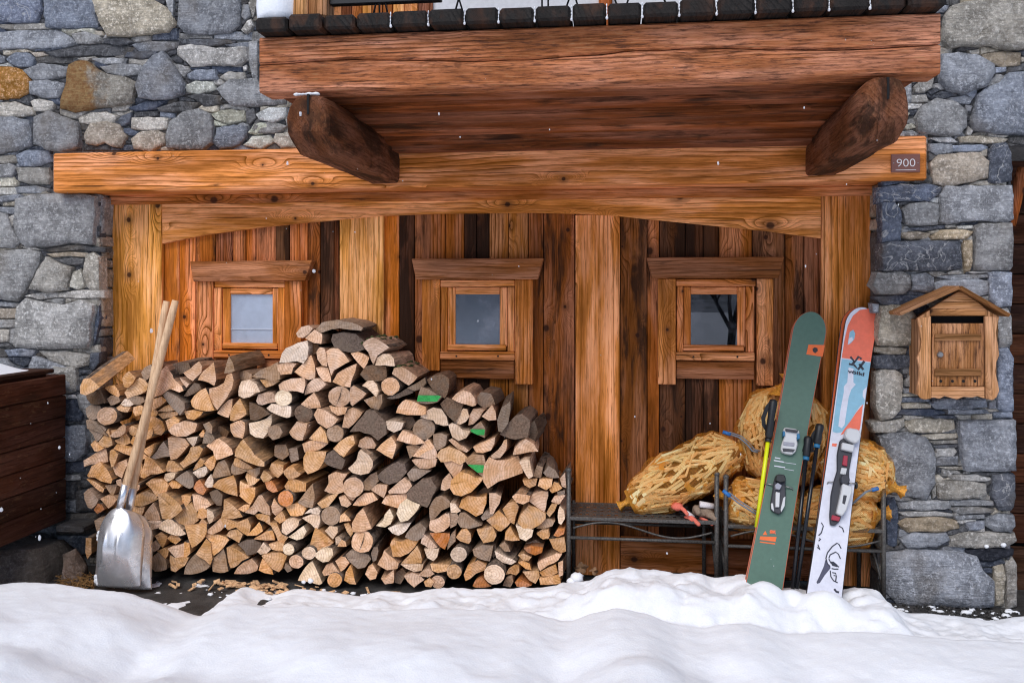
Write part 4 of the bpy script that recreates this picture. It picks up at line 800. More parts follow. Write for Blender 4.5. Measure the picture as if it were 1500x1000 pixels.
# ------------------------------------------------------------------ woodpile
LOGS = [(110, 500, 1.2, '''y 36,57 40,55 48,54 53,60 55,65 53,68 47,65 42,62; y+ 59,50 58,45 62,40 66,37 73,44 70,50 64,56 60,55; y 62,62 70,52 78,45 84,47 88,52 86,60 80,64 72,66 65,69; g 80,38 84,32 92,28 94,34 90,45 86,47 82,42; p 110,31 114,37 118,42 120,46 130,54 133,59 128,61 116,57 106,64 98,66 97,60 100,48 105,36
G- 112,30 120,27 138,26 141,32 130,39 118,41; p 128,44 133,48 139,52 136,56 132,52; g+ 108,66 113,62 124,68 133,75 133,82 128,89 122,83 116,77; y 96,70 104,67 111,72 104,79 97,82 93,80; y 102,85 110,79 118,76 122,84 110,86; y 103,88 115,86 124,86 124,90 114,93 108,94; y 111,97 120,92 127,96 125,103 118,111 114,106; y 90,84 96,82 101,86 99,91 92,91
y 88,92 98,92 106,97 108,109 104,114 95,112 86,111; w 56,76 61,70 66,71 71,77 67,79 60,79; y 50,81 56,77 60,80 68,80 64,86 58,86 52,84; g 38,70 44,66 53,68 56,73 48,77 43,78; g 66,69 75,67 82,69 84,73 78,77 72,77; d 14,65 24,60 30,64 35,74 28,77 20,76 15,70; d 26,60 30,58 38,72 36,75; g 12,82 18,78 30,79 32,83 30,88 28,93 22,96 15,92
p+ @39,91,10.5; y 71,80 80,78 85,82 83,88 74,91 71,86; p+ 42,115 50,108 60,101 62,103 61,111 55,116 48,117; g 13,97 18,95 26,99 38,112 40,114 30,111 15,106'''),
(110, 610, 1.2, '''g 15,11 25,9 34,12 38,16 33,23 28,28 25,30 22,22 18,17; y 28,32 34,24 40,16 43,23 46,34 40,37 33,36; y 20,34 24,29 30,35 35,38 28,42 24,42; y 43,17 50,16 56,19 52,25 45,24; y 49,29 55,26 60,19 66,27 67,32 60,35 52,32; y 65,14 70,11 75,14 74,22 71,24 67,21; y 84,25 89,18 94,14 95,20 93,25 85,29; y 68,31 71,24 75,26 72,36
p 116,16 122,10 132,6 141,7 146,9 144,18 136,23 126,23 120,20; y 48,39 52,34 60,35 68,38 67,46 66,47 55,42; p 12,53 20,48 30,41 36,38 38,46 39,55 30,57 20,58 13,60; y 42,42 46,40 53,46 50,54 47,60 44,61 42,52; p 46,60 54,56 62,53 64,58 60,66 57,74 50,70 47,64; y 82,41 90,37 96,33 95,41 92,48 86,45; y 79,46 83,45 89,49 86,51 82,52; g 94,50 100,42 107,31 112,40 117,48 108,49 99,51
p 114,26 126,25 134,28 139,34 132,42 124,51 117,52 115,38; w 136,26 143,25 150,25 147,32 144,37 140,32; y 129,56 134,52 139,45 141,39 150,37 154,40 150,50 142,57 134,61; y 86,52 90,50 94,52 100,58 108,67 100,69 92,70 84,75 80,73 83,63; y 111,63 114,54 120,54 126,59 131,65 122,67 112,66; y 74,62 82,58 82,65 79,71 75,75 72,72; y 15,72 20,62 30,57 38,64 45,75 44,80 38,79 25,75 16,74
w 108,75 110,70 118,68 123,69 121,75 115,78 110,79; y 15,76 25,80 34,88 33,92 28,90 20,82; g 37,84 44,83 50,83 49,90 46,96 42,92; p 50,78 56,76 57,82 55,85 51,83; p 67,98 69,85 76,83 80,83 78,88 72,94; y 88,82 94,77 105,77 113,84 110,91 103,96 100,97 94,88; y 114,82 118,78 124,80 130,83 127,87 119,87; g 123,76 130,70 136,67 143,74 144,85 140,88 130,82'''),
(110, 720, 1.4, '''p 9,2 14,-3 20,2 25,8 22,13 17,18 13,16 10,9; o 19,19 24,12 28,13 31,18 27,21 23,23; p 26,8 34,4 40,5 44,8 40,13 35,17 31,13; y 61,11 66,3 76,0 83,3 86,8 80,11 70,15 62,14; y 56,18 60,14 66,16 73,15 71,21 68,27 62,23; p 70,27 76,18 83,11 87,19 90,29 80,30; y+ 87,4 94,2 102,6 110,14 112,18 106,24 98,28 91,27 88,15; y 111,4 121,4 121,9 116,16 112,10
y 104,29 110,21 118,14 121,12 127,22 128,30 122,34 116,35 109,32; w+ 89,38 93,31 99,28 104,32 112,40 115,44 110,46 101,44; p 68,30 74,30 75,39 72,39 70,33; p 76,31 90,30 92,33 86,38 78,40; g 72,41 80,40 82,46 79,52 74,57 72,48; p 77,57 84,51 89,57 87,60 82,63; y 84,46 90,42 96,47 94,54 91,58 87,52; y 96,49 100,45 108,46 111,50 105,55; p 98,59 108,56 119,53 120,64 114,69 106,68
y 86,62 93,59 98,61 97,66 94,71 90,67; y 100,66 106,69 118,69 114,77 104,84 100,82; g 74,60 78,59 82,63 78,69 75,71; g 76,75 86,64 95,72 95,81 84,83; y 11,49 17,49 17,64 13,69 11,63; g 20,30 30,26 38,30 36,42 24,44; y 40,24 50,20 58,28 52,38 42,36; g 40,42 54,40 62,50 52,60 40,56; y 22,50 34,48 38,60 28,66; g 44,64 58,60 66,72 56,82 44,80; y 60,34 68,34 70,46 62,50'''),
(270, 500, 1.2, '''p 0,38 8,33 16,25 20,31 20,38 14,44 11,48 5,44; p 18,46 24,37 35,27 37,36 38,46 37,53 30,49; G+ 49,38 51,27 54,19 60,26 62,36 56,38; p+ 30,58 40,56 48,51 52,42 58,40 60,48 58,58 52,67 44,77 40,82 35,75 31,66; g 83,43 92,36 104,31 113,26 116,46 105,47 96,44; y 94,47 105,47 116,48 108,53 100,56 96,51; w+ 118,25 120,15 125,9 138,3 148,0 150,8 149,20 145,26 138,23 126,25
p 115,28 125,26 136,27 132,33 130,39 122,40 115,41; w+ 66,66 67,55 70,49 80,47 88,52 93,61 86,63 80,67 72,69; p 115,53 120,49 130,46 146,45 147,54 145,62 138,60 124,60 117,59; d 0,66 5,58 12,51 18,53 21,58 12,63 4,67; y 7,73 12,67 20,60 27,58 30,64 34,76 37,83 26,84 13,82 9,79; p 89,72 92,65 100,63 107,63 111,69 110,74 102,75 95,77 91,76; w @121,69,9.5; d 80,95 80,75 90,78 100,84 104,88 96,92 86,96
w 102,81 108,76 118,78 129,80 128,92 124,93 112,88; y+ 56,95 57,86 62,77 68,70 72,78 75,89 68,93 60,96; p 40,87 46,80 54,72 59,71 58,79 54,92 50,91; y 0,85 10,84 22,86 20,90 12,96 4,94; g+ 23,101 30,98 34,104 34,112 28,110; w 81,100 92,98 99,95 104,91 105,100 102,109 96,117 88,115 83,111; p+ 56,101 70,96 74,98 74,109 71,118 60,116 56,110; g- 62,40 72,36 82,40 82,50 70,46'''),
(270, 610, 1.2, '''g 102,14 110,10 116,12 120,19 116,26 108,28 103,23; p+ 128,19 133,13 138,7 144,9 150,8 148,18 144,28 138,28 132,25; y 18,22 23,16 25,20 23,25 20,25; G 22,32 24,24 26,18 33,20 37,27 32,32; p 28,36 35,29 42,28 50,33 56,40 58,46 50,49 40,52 37,47 36,42; y* 62,48 64,40 70,31 73,28 78,35 85,46 96,55 96,60 88,59 75,54; y 10,65 14,59 20,51 25,54 22,60 14,64; y 25,57 30,51 37,47 38,54 36,62 32,66 29,62
w 10,68 18,63 27,61 28,67 24,73 16,75; g 34,74 37,64 41,56 48,53 53,60 56,71 48,73 39,74; y 60,60 62,51 68,53 76,57 84,64 76,64 66,62; g 57,64 59,58 60,61 68,63 76,65 70,69 62,71 58,68; g 76,66 84,64 92,62 91,69 88,74 82,71; y 75,74 76,69 82,72 88,75 92,76 86,82 79,84; y+ 93,74 97,66 102,69 107,74 103,78 97,79; y 104,64 107,57 115,58 121,59 120,68 114,74 108,71; o+ 98,80 106,78 111,84 114,91 108,92 101,88
y 122,67 127,62 133,62 137,67 141,70 138,73 133,75 127,76 123,71; y 123,85 130,75 140,78 148,81 147,91 138,92 126,91; w 24,84 28,76 32,70 35,78 35,86 28,86; y 35,85 42,78 50,75 60,72 63,84 63,97 54,94 44,89; o+ 11,87 14,80 18,77 22,82 27,89 23,95 16,92; y 68,92 68,79 74,82 84,86 78,90 70,94; g- 110,36 124,34 128,46 120,52 110,48; g- 126,40 138,38 140,52 130,56; d- 30,14 44,12 54,18 50,26 38,26'''),
(270, 720, 1.4, '''p 8,3 16,3 24,8 29,13 22,17 14,20 11,21 9,12; d 26,1 34,-2 40,3 39,14 34,14 29,8; y 0,5 6,4 7,9 3,15 0,14; y 14,27 15,19 20,17 24,20 24,26 18,28; w+ 24,18 29,21 31,26 29,31 26,33 24,28; y 14,34 19,28 25,33 20,34; y 1,36 12,35 23,34 23,41 18,51 8,58 5,50; p 23,42 30,35 37,28 41,36 38,41 30,44; y 39,27 42,18 43,8 50,13 57,21 60,26 50,28; y 39,28 48,29 56,32 66,28 69,35 67,42 65,46 60,43 54,37 46,40 42,34
y 44,46 48,40 56,39 61,44 57,53 52,50; y 58,4 62,-3 74,-4 73,5 69,13 63,9; y 56,18 62,14 69,13 67,19 62,21; p 65,21 72,14 78,5 81,4 85,11 88,15 89,24 82,22 78,20 74,23; p 91,15 94,7 98,13 103,18 99,22 95,25 92,21; y 94,28 98,24 102,20 105,25 106,30 100,33; y 73,24 82,23 89,25 91,35 84,31 77,28; y 90,33 97,33 100,40 102,44 108,47 104,52 99,53 96,45; y 67,45 72,39 78,32 80,36 82,41 76,45; y 74,49 80,45 86,41 92,40 94,51 86,51
y 105,14 118,12 127,17 124,24 112,25 108,20; w+ 102,42 102,34 107,29 114,28 120,31 119,35 112,41 107,45; w 110,47 116,42 124,36 127,42 124,48 118,50; y 22,46 28,45 36,46 43,49 45,51 40,58 36,62 32,65 29,60 28,54; y 13,65 18,57 23,50 27,54 28,60 29,70 27,75 22,71; d 56,55 64,51 72,50 80,53 82,60 74,64 66,66 62,60; w 77,62 80,58 83,53 86,57 90,60 86,64 80,65; y 89,55 98,52 104,54 104,62 98,62 92,60; w+ @109,60,6; o+ @106,7,8
y 44,59 48,58 58,62 67,68 60,72 52,79 48,79 45,66; g 30,83 30,70 34,66 40,60 43,66 45,76 47,82 38,84; g 1,85 4,74 11,66 20,70 26,78 18,84 8,85; y 0,53 5,54 6,64 2,68 0,69; p 53,85 56,78 62,73 70,70 76,78 75,83 66,86; y 78,82 82,70 86,74 92,82 93,86 84,85; y 82,66 92,64 100,63 107,67 103,76 98,84 92,81 86,73; p+ @117,73,7; g 105,80 106,75 111,78 112,82 108,84'''),
(410, 460, 1.4, '''p 17,20 22,14 30,12 34,15 30,21 24,25 19,24; p 27,25 36,17 44,21 43,31 36,30; g 45,9 60,7 74,9 86,14 84,17 62,15 48,16 38,21 33,21; D 54,28 56,22 66,20 78,21 88,28 88,36 78,39 66,38 58,35; pm+ 87,31 92,27 97,25 103,27 110,32 114,35 108,38 101,43 98,51 96,48 93,40; w+ 100,53 102,46 107,42 114,42 119,47 120,54 116,54 110,53 105,54; p 39,40 42,35 46,36 48,42 49,54 44,53 40,47; p 48,40 52,37 60,37 66,42 72,49 64,54 57,58 54,63 52,55 49,47
p 75,41 82,40 88,42 93,46 91,51 87,57 82,51; D 85,63 90,55 97,54 104,55 110,55 111,65 107,69 98,70 90,68; pm+ 120,57 126,55 135,60 143,66 139,71 135,74 128,69 118,62; p 16,60 24,53 32,44 36,54 36,66 30,68 22,65; p 38,56 50,56 53,66 53,71 46,70 40,63; p 55,71 60,62 70,56 80,52 78,60 75,70 74,76 66,75; p 26,84 29,74 36,68 42,68 48,74 40,80 32,82; ps @62.5,86,10.5; p 74,77 78,75 84,79 90,83 82,91 76,96 74,94
w 86,75 91,70 97,70 102,74 103,80 101,86 96,82 91,77; p @115.5,75.5,9; p 23,94 29,88 36,82 39,88 42,97 32,98; g 88,90 96,87 107,84 107,92 103,100 95,98; d- 28,30 40,32 42,38 36,42 30,40; d 112,88 126,82 140,74 138,82 124,88'''),
(590, 530, 1.4, '''G+ 5,27 15,22 23,17 24,22 20,28 12,30; D 25,19 32,15 40,13 48,18 48,28 44,37 40,36 32,29; gn+ 15,41 17,33 20,26 27,29 35,34 40,36 35,42 24,44; p+ 52,38 57,33 64,30 71,32 75,38 75,45 72,46 62,43; D 40,44 46,38 54,41 62,45 59,54 55,62 49,57 44,51; w 19,58 24,52 32,48 40,50 45,57 47,65 42,66 34,64 32,61 26,60; w 54,63 58,57 63,49 67,50 69,57 66,62 60,65; p 69,66 70,56 74,49 80,49 86,50 80,58 74,65; p+ 83,57 88,51 93,45 97,52 98,60 90,61
G+ 100,72 99,60 104,48 112,42 112,52 110,64 104,73; D 103,75 108,68 118,57 124,55 132,62 130,78 118,80; gn 70,72 76,66 82,62 86,70 85,79 78,76; w 48,66 52,64 57,66 62,71 70,72 66,79 58,82 52,78; g @22,70,10.5; p 74,89 80,86 88,82 96,79 96,85 92,92 84,95 77,94; g 32,76 40,75 46,77 44,87 36,92 33,85; p 0,72 8,75 18,80 23,84 12,86 2,84 -6,82; p 12,98 19,89 26,81 32,88 36,99 32,101; p 48,82 51,80 60,86 69,92 66,94 58,91
p 92,98 100,92 106,82 109,81 108,92 102,100 94,101; p+ 116,97 117,91 122,85 129,81 137,86 141,94 132,94 124,96; p 0,42 3,40 12,42 23,47 23,54 14,55 5,55 -6,53 -4,47; g- 76,40 82,32 92,34 96,44 86,48; d- 132,66 138,62 141,74 138,84 131,80; d- 0,58 10,58 14,64 8,70 0,68'''),
(430, 590, 1.4, '''D @10.5,11,9; p 21,13 25,6 32,7 40,12 47,17 40,24 34,26 25,21; p 37,3 44,4 56,5 54,11 46,13 40,9; p 55,8 62,5 72,10 66,18 58,26 51,25 53,17; D+ 60,30 66,22 76,10 84,9 95,20 96,32 88,38 80,32 70,29; w 97,19 105,19 114,21 112,28 105,31 99,27; p 0,29 5,21 10,22 17,23 13,29 9,38 4,38 -3,33; y 16,37 22,31 28,25 33,30 36,41 28,40; g @43.5,32,8.5; y+ 42,48 48,41 56,36 62,35 64,42 58,49 53,56 48,53; p 68,45 70,39 76,35 82,37 86,44 84,47 74,48
p+ 87,49 92,43 102,36 107,44 105,52 103,58 96,54; p 112,39 115,29 122,31 130,36 137,40 128,43 118,42; p 12,51 10,43 18,39 27,40 35,43 26,49 18,51; y 12,68 11,57 14,52 32,52 31,60 26,69 16,73; D 32,60 36,53 42,50 48,55 53,60 50,69 42,67 35,64; w* 58,68 66,60 68,52 71,49 78,55 82,61 82,66 78,73 70,75 62,73; p 37,77 44,74 55,75 51,82 52,92 46,94 38,93 33,91 37,84; p+ @62.5,88,9.5; g 73,90 74,82 80,76 86,73 88,82 80,90
D 88,76 98,68 108,62 116,64 118,72 108,82 100,85 90,80; g 119,74 124,69 134,70 142,71 134,77 126,82 122,80; g 118,45 125,44 132,45 128,53 122,58; p 126,55 134,47 142,38 147,46 149,56 138,57; p 124,60 134,58 150,58 148,66 140,69 132,68; p 80,90 88,85 98,86 97,92 94,99 88,95; p 99,92 106,86 116,78 122,82 124,87 118,94 108,95 100,95; D+ 119,95 126,87 134,81 143,80 149,88 144,98 139,109 130,104 121,101; g+ 5,104 12,95 20,85 21,100 19,109 12,108; p 55,96 62,93 66,98 62,102 58,100; d- 98,34 108,30 112,36 104,40'''),
(630, 650, 1.4, '''y 8,12 12,6 20,4 30,8 38,15 31,21 22,17 12,18; gn 36,17 44,11 56,12 58,20 54,33 48,28 40,22; p 57,32 58,22 62,15 70,18 80,18 90,14 94,24 95,31 84,34 72,38 62,44 58,38; w* 93,19 98,16 104,17 106,26 108,33 103,36 98,27; p 14,18 22,17 34,21 33,26 29,32 26,35 20,28; y+ 23,46 24,38 32,30 40,32 46,36 54,36 48,44 42,50 33,53 26,51; p 11,48 13,38 20,31 24,38 22,45 15,49; y 97,38 104,37 112,36 110,43 104,46 99,43; y+ 113,44 115,37 122,36 128,37 127,44 121,48
y 125,48 130,40 134,41 138,46 133,49 128,51; g 119,30 124,23 131,28 135,35 128,36 122,34; p* 86,55 90,52 100,53 105,54 103,60 97,63 90,61; p 104,59 108,52 116,50 123,50 122,60 119,71 113,66; y 31,66 33,59 40,55 48,56 58,55 58,62 54,72 48,75 40,70; p+ 62,52 68,52 74,55 72,62 66,72 63,72 62,60; w 21,62 26,63 32,70 28,72 22,71; y 76,68 82,62 89,61 92,66 89,76 88,83 82,80; y+ 93,82 96,74 104,65 112,68 120,73 120,78 112,85 106,88 98,87
y 122,72 127,63 133,63 130,70 125,76; p 127,60 130,55 138,52 141,54 136,62 134,63; w 134,70 136,65 140,70 141,78 137,84 134,82; g 0,66 6,56 12,54 20,60 20,66 12,70 4,78 0,79; p 0,80 8,78 16,73 20,72 20,86 14,92 6,93 0,90; g 21,72 28,73 30,76 27,85 21,88; g 28,80 32,72 36,72 44,78 54,84 46,87 32,87; g 53,77 58,70 64,71 66,74 60,78 55,80; y 60,80 66,75 72,70 78,76 83,82 80,86 74,91 71,91 66,86; g 112,88 118,80 124,78 131,80 128,86 120,88; y 112,93 118,89 124,88 125,96 123,99 116,98; o 129,96 134,88 141,88 140,94 134,97; g 108,34 112,22 118,24 116,36; d- 42,58 56,46 66,46 60,54; p 136,36 141,30 142,46 138,44; g 133,50 141,49 141,52 134,54'''),
(430, 720, 1.4, '''y 25,12 32,8 40,3 47,2 42,9 37,15 30,17; p 48,6 54,4 60,13 56,16 50,14; p 62,14 66,8 74,2 82,1 88,8 80,12 70,15; p 93,11 97,5 108,3 118,3 117,9 110,17 102,14; w+ 109,22 112,13 118,8 124,11 131,14 126,23 120,29 113,30; w 12,23 18,18 25,17 28,21 26,24 18,22; w 10,27 18,24 27,23 27,32 24,40 18,33; g @39,25,9.5; y 48,32 49,25 53,22 58,27 60,30 52,31; p+ 61,33 66,24 72,18 77,27 81,38 72,41 62,42; w 87,35 94,30 95,24 100,19 104,26 102,33 96,37 90,36
w 99,38 106,35 114,33 122,33 118,40 110,45 104,43; g 117,47 122,39 132,33 138,38 136,46 130,51 122,50; y 18,58 20,48 24,38 32,44 40,54 34,58 24,61; w 33,41 38,36 46,37 46,42 41,49 37,45; y 53,34 58,33 61,39 62,43 60,46 56,41; w 44,48 47,46 51,51 47,55 44,55; y 46,57 50,50 54,52 55,57; ps+ @72,52,11; y 102,55 104,50 112,52 124,49 130,51 126,58 120,64 112,68 105,67; g 81,64 84,58 88,57 89,62 86,72 83,73; p 88,76 92,68 95,62 100,67 110,74 108,79 98,81
y 113,74 120,68 129,57 133,64 134,74 124,75; w 113,75.5 124,75.5 135,76 134,82 126,84 118,80; w+ @16,64,6.5; w+ 22,66 28,60 36,58 41,59 41,66 36,73 30,74; g 55,66 60,62 70,63 78,66 80,70 74,78 67,80 60,74; p 44,72 50,68 54,69 58,74 54,80 50,83; p 30,84 34,77 40,74 44,78 48,84 40,86 32,88; w+ 5,92 12,80 19,73 25,84 30,95 27,97 18,94; y+ @43,92,7; y+ 53,92 55,84 60,77 63,86 65,96 58,96; p 75,86 78,78 82,76 88,84 86,90 80,92; p 92,91 98,88 104,82 105,90 104,95 96,96; p 116,88 124,85 132,87 136,92 126,99 120,94
p 131,87 136,82 142,80 147,86 140,89; p 133,54 136,44 142,48 150,58 142,59; w 137,60 144,59 152,60 150,68 146,72 140,69; g- 108,84 114,80 118,86 112,96 106,94; y 136,94 142,90 147,94 144,99 138,99'''),
(630, 740, 1.4, '''o 0,29 8,29 20,30 20,36 15,45 11,43; y 28,33 33,26 38,24 42,30 42,37 40,40 32,37; y 49,25 58,23 65,22 69,32 66,37 56,39 53,34; y 78,36 79,28 84,22 88,30 94,36 86,37; w+ 91,26 90,21 98,23 108,25 106,32 100,37 94,34; y 112,30 118,26 123,25 124,34 118,35; y 125,35 132,34 140,33 142,48 137,50 129,45; w+ @30,51,8; y 0,61 10,62 21,62 17,69 8,70 2,68; y+ @25,69,7.5; p @8,80,6.5; y 36,72 40,62 46,60 50,58 58,62 56,68 48,71 42,76 38,78; g 45,46 54,42 65,43 64,52 62,58 52,55 47,52
g 72,42 78,38 82,42 84,48 78,48; w 68,48 76,52 86,56 90,58 84,61 76,60 70,55; o+ 98,45 106,42 118,43 117,49 110,52 102,50; y 92,52 98,50 106,54 103,58 98,58; y 92,60 98,58 104,61 106,67 100,66; p 112,60 122,55 132,50 138,51 134,57 124,62 115,68 113,64; y 79,72 82,66 88,62 93,63 93,70 90,73 84,71; w* @67,72,10.5; o 45,84 47,78 54,75 60,82 64,85 56,86 48,86; g 76,84 80,75 86,73 87,80 84,85; y 97,70 102,69 113,68 114,74 110,81 104,78; o 89,80 93,76 100,80 106,84 98,86 91,84
y 115,70 122,66 131,62 133,70 126,74 118,74; y 115,76 124,75 135,73 136,82 126,82 116,82; p -5,69 -1,66 3,72 -1,75; g 22,30 26,26 26,38 18,46 20,36; g- 100,40 110,36 118,40; p 134,60 139,58 139,72 135,74; g- 60,42 68,40 70,48 66,54''')]
LT = {'p': (202, 160, 126), 'y': (202, 150, 98), 'o': (186, 116, 62), 'g': (150, 122, 98), 'G': (132, 108, 86), 'd': (104, 82, 64), 'D': (132, 106, 86), 'w': (212, 182, 154)}
TONE = {'p': 'pinkish tan', 'y': 'yellow tan', 'o': 'orange', 'g': 'weathered grey-brown', 'G': 'dull brown', 'd': 'dark brown', 'D': 'dark grey-brown', 'w': 'pale cream'}
def col_name(px):
    for lim, nm in ((150, 'against the stone wall'), (215, 'behind the shovels'), (275, 'beyond the shovel handles'), (335, 'by the left window edge'), (400, 'below the left window'), (470, 'under the peak'), (540, 'past the peak'), (610, 'in the middle stretch'), (680, 'below the middle window'), (745, 'beyond the middle window'), (790, 'near the bench')):
        if px < lim: return nm
    return 'touching the bench leg'
def row_name(py):
    for lim, nm in ((545, 'top layer'), (600, 'upper layer'), (650, 'upper-middle layer'), (705, 'middle layer'), (755, 'lower-middle layer'), (805, 'lower layer')):
        if py < lim: return nm
    return 'bottom layer'
made = []
def outline_px(kind, data, ox, oy, s):
    if kind == 'c':
        cx, cy, r = data; n = 14
        return [(ox + (cx + r * math.cos(2 * math.pi * i / n)) * s, oy + (cy + r * 0.97 * math.sin(2 * math.pi * i / n)) * s) for i in range(n)]
    return [(ox + x * s, oy + y * s) for x, y in data]
def make_log(code, kind, poly, direction=None, length=None, yfront=None):
    t = code[0]; special = code.strip('+-*') if len(code.strip('+-*')) > 1 else ''
    px = sum(p[0] for p in poly) / len(poly); py = sum(p[1] for p in poly) / len(poly)
    y0 = YPILE + random.uniform(-0.008, 0.008) - (0.016 if '+' in code else 0) - (0.055 if '*' in code else 0) + (0.05 if '-' in code else 0)
    if yfront is not None: y0 = yfront
    f = [W(x, y, y0) for x, y in poly]
    c = sum(f, Vector()) / len(f); gap = random.uniform(1.05, 1.12)
    f = [c + (p - c) * gap for p in f]
    # refine: straight split sides stay straight but not ruled, corners are nicked
    size = max((p - c).length for p in f); out, kindf = [], []
    n0 = len(f); lens = [(f[(i + 1) % n0] - f[i]).length for i in range(n0)]; mx = max(lens); sdv = random.uniform(0, 99)
    for i in range(n0):
        a, b = f[i], f[(i + 1) % n0]; L = lens[i]; m = 1 if kind == 'c' else max(1, min(4, int(L / 0.022)))
        barkf = kind == 'c' or L < 0.52 * mx
        for k in range(m):
            q = a.lerp(b, k / m)
            if kind != 'c' and k == 0 and n0 < 9: q = q.lerp(c, 0.035)
            nn = Vector((mnoise.noise((q.x * 45, q.z * 45, sdv)), 0, mnoise.noise((q.x * 45, q.z * 45, sdv + 7)))) * min(0.0042, size * 0.07)
            out.append(q + nn); kindf.append(barkf)
    n = len(out); yaw = random.uniform(-0.10, 0.10); pit = random.uniform(-0.05, 0.05)
    d = Vector((math.sin(yaw), math.cos(yaw), math.sin(pit))) if direction is None else direction
    L = length or (0.16 if px < 165 else min(0.30, -0.012 - y0) * random.uniform(0.93, 1.0))
    tap = random.uniform(0.90, 1.04)
    cut = Vector((random.uniform(-0.16, 0.16), 0, random.uniform(-0.14, 0.14)))       # the saw cut is rarely square
    V = []
    for p in out: V.append(p + Vector((0, (p - c).dot(cut), 0)))
    midr = [c + (p - c) * 1.02 + d * (L * 0.5) + Vector((0.003 * mnoise.noise((p.x * 30, sdv, p.z * 30)), 0, 0.003 * mnoise.noise((p.x * 30, sdv + 3, p.z * 30)))) for p in out]
    V += midr + [c + (p - c) * tap + d * L for p in out]
    rin = [c + (p - c) * 0.55 + Vector((0, (p - c).dot(cut) * 0.55 + random.uniform(-0.0025, 0.0025), 0)) for p in out]; V += rin
    V.append(c); V.append(c + d * L)
    Fc, mi, sm = [], [], []
    for i in range(n):
        j = (i + 1) % n
        Fc += [(i, 3 * n + i, 3 * n + j, j), (3 * n + i, 4 * n, 3 * n + j)]; mi += [0, 0]; sm += [False, False]
    for r in range(2):
        for i in range(n):
            j = (i + 1) % n; Fc.append((r * n + i, r * n + j, (r + 1) * n + j, (r + 1) * n + i)); mi.append(1 if kindf[i] else 2); sm.append(kind == 'c')
    for i in range(n): Fc.append((2 * n + i, 2 * n + (i + 1) % n, 4 * n + 1)); mi.append(0); sm.append(False)
    # heartwood lies where the split sides meet: the corner farthest from the curved side
    org = c if kind == 'c' else max(f, key=lambda p: (p - c).length)
    r_, g_, b_ = LT[t]; k = random.uniform(0.82, 1.14); wv = random.uniform(-7, 7)
    col = (*lin(r_ + wv, g_, b_ - wv, 1.3 * k), 0.7 if t in 'gG' else random.choice((0.0, 0.15, 0.4)))
    o = mk('firewood_log', V, Fc, [M['logend'] if t not in 'D' else M['split'], M['bark'], M['split']], None, org=org, mi=mi, smooth=sm, color=col)
    fix_normals(o)
    w_ = max(p.x for p in f) - min(p.x for p in f); h_ = max(p.z for p in f) - min(p.z for p in f)
    shape = 'round' if kind == 'c' else ('half-round' if n0 >= 8 else ('flat split' if w_ > 2.1 * h_ else ('upright split' if h_ > 1.6 * w_ else ('wedge-shaped' if n0 <= 6 else 'split'))))
    o['category'] = 'log'; o['group'] = 'firewood logs in the woodpile'
    if special == 'gn':
        a, b = f[0], f[len(f) // 2]
        band = [p for p in f]; top = max(p.z for p in band); bot = min(p.z for p in band)
        def clipz(pts, z, keep_low):
            res = []
            for i in range(len(pts)):
                p, q = pts[i], pts[(i + 1) % len(pts)]; ip = (p.z <= z) if keep_low else (p.z >= z); iq = (q.z <= z) if keep_low else (q.z >= z)
                if ip: res.append(p)
                if ip != iq: res.append(p.lerp(q, (z - p.z) / (q.z - p.z)))
            return res
        pp = clipz(clipz(band, bot + (top - bot) * 0.52, True), bot + (top - bot) * 0.16, False)
        if len(pp) >= 3:
            pp = [c + (p - c) * 0.93 + Vector((0, (p - c).dot(cut) * 0.93 - 0.0045, 0)) for p in pp]
            mk('paint_mark', pp, [tuple(range(len(pp)))], M['green_paint'], o)
    if special == 'pm' or code.startswith('pm'):
        mb = MB(); tops = sorted(range(n), key=lambda i: -out[i].z)[:max(3, n // 3)]
        for i in tops:
            for q in range(5):
                tt = random.random(); p = out[i] + d * (L * tt) + Vector((random.uniform(-.01, .01), 0, 0.001)); mb.add(blob(p, random.uniform(.006, .014), random.uniform(.008, .02), random.uniform(.003, .007), q + i, 6, 4, 0.5))
        mo = mb.build('moss', M['moss'], o, smooth=True); mo['kind'] = 'stuff'
    if special == 'ps' or code.startswith('ps'):
        rr = size; q0 = c + Vector((rr * 0.28, -0.0045, rr * 0.92)); q1 = c + Vector((-rr * 0.30, -0.0045, -rr * 0.9)); mid = c + Vector((0.003, -0.0045, 0)); wd_ = Vector((0.0022, 0, 0))
        mk('drying_crack', [q0, mid - wd_, q1, mid + wd_], [(0, 1, 2, 3)], M['dark_hole'], o)
    made.append((o, t, shape, special, px, py, w_ * h_)); return o
for ox, oy, s, blk in LOGS:
    for code, kind, data in parse(blk): make_log(code, kind, outline_px(kind, data, ox, oy, s))
# the squared billet leaning up against the stone wall
a = W(131, 566, -0.40); b = W(178, 531, -0.17)
make_log('y', 'p', [(118, 566), (122, 556), (130, 555), (143, 567), (136, 573), (126, 578), (119, 575)], (b - a).normalized(), 0.30, -0.40)
special = {'gn': 'log with bright green paint mark', 'pm': 'log with mossy bark', 'ps': 'round log with a drying crack across its end'}
buckets = {}
for rec in made:
    o, t, shape, sp, px, py, ar = rec
    lead = f'{TONE[t]} {shape} log'
    if sp in special: lead = f'{TONE[t]} {special[sp]}'
    buckets.setdefault(f'{lead}, {row_name(py)}, {col_name(px)}', []).append(rec)
ORD = ['first', 'second', 'third', 'fourth', 'fifth', 'sixth', 'seventh', 'eighth']
for lab, recs in buckets.items():
    recs.sort(key=lambda r: r[4])
    for i, r in enumerate(recs):
        if len(recs) == 1: r[0]['label'] = lab
        elif len(recs) == 2: r[0]['label'] = lab + (', left one' if i == 0 else ', right one')
        else: r[0]['label'] = lab + f', {ORD[i]} from left'
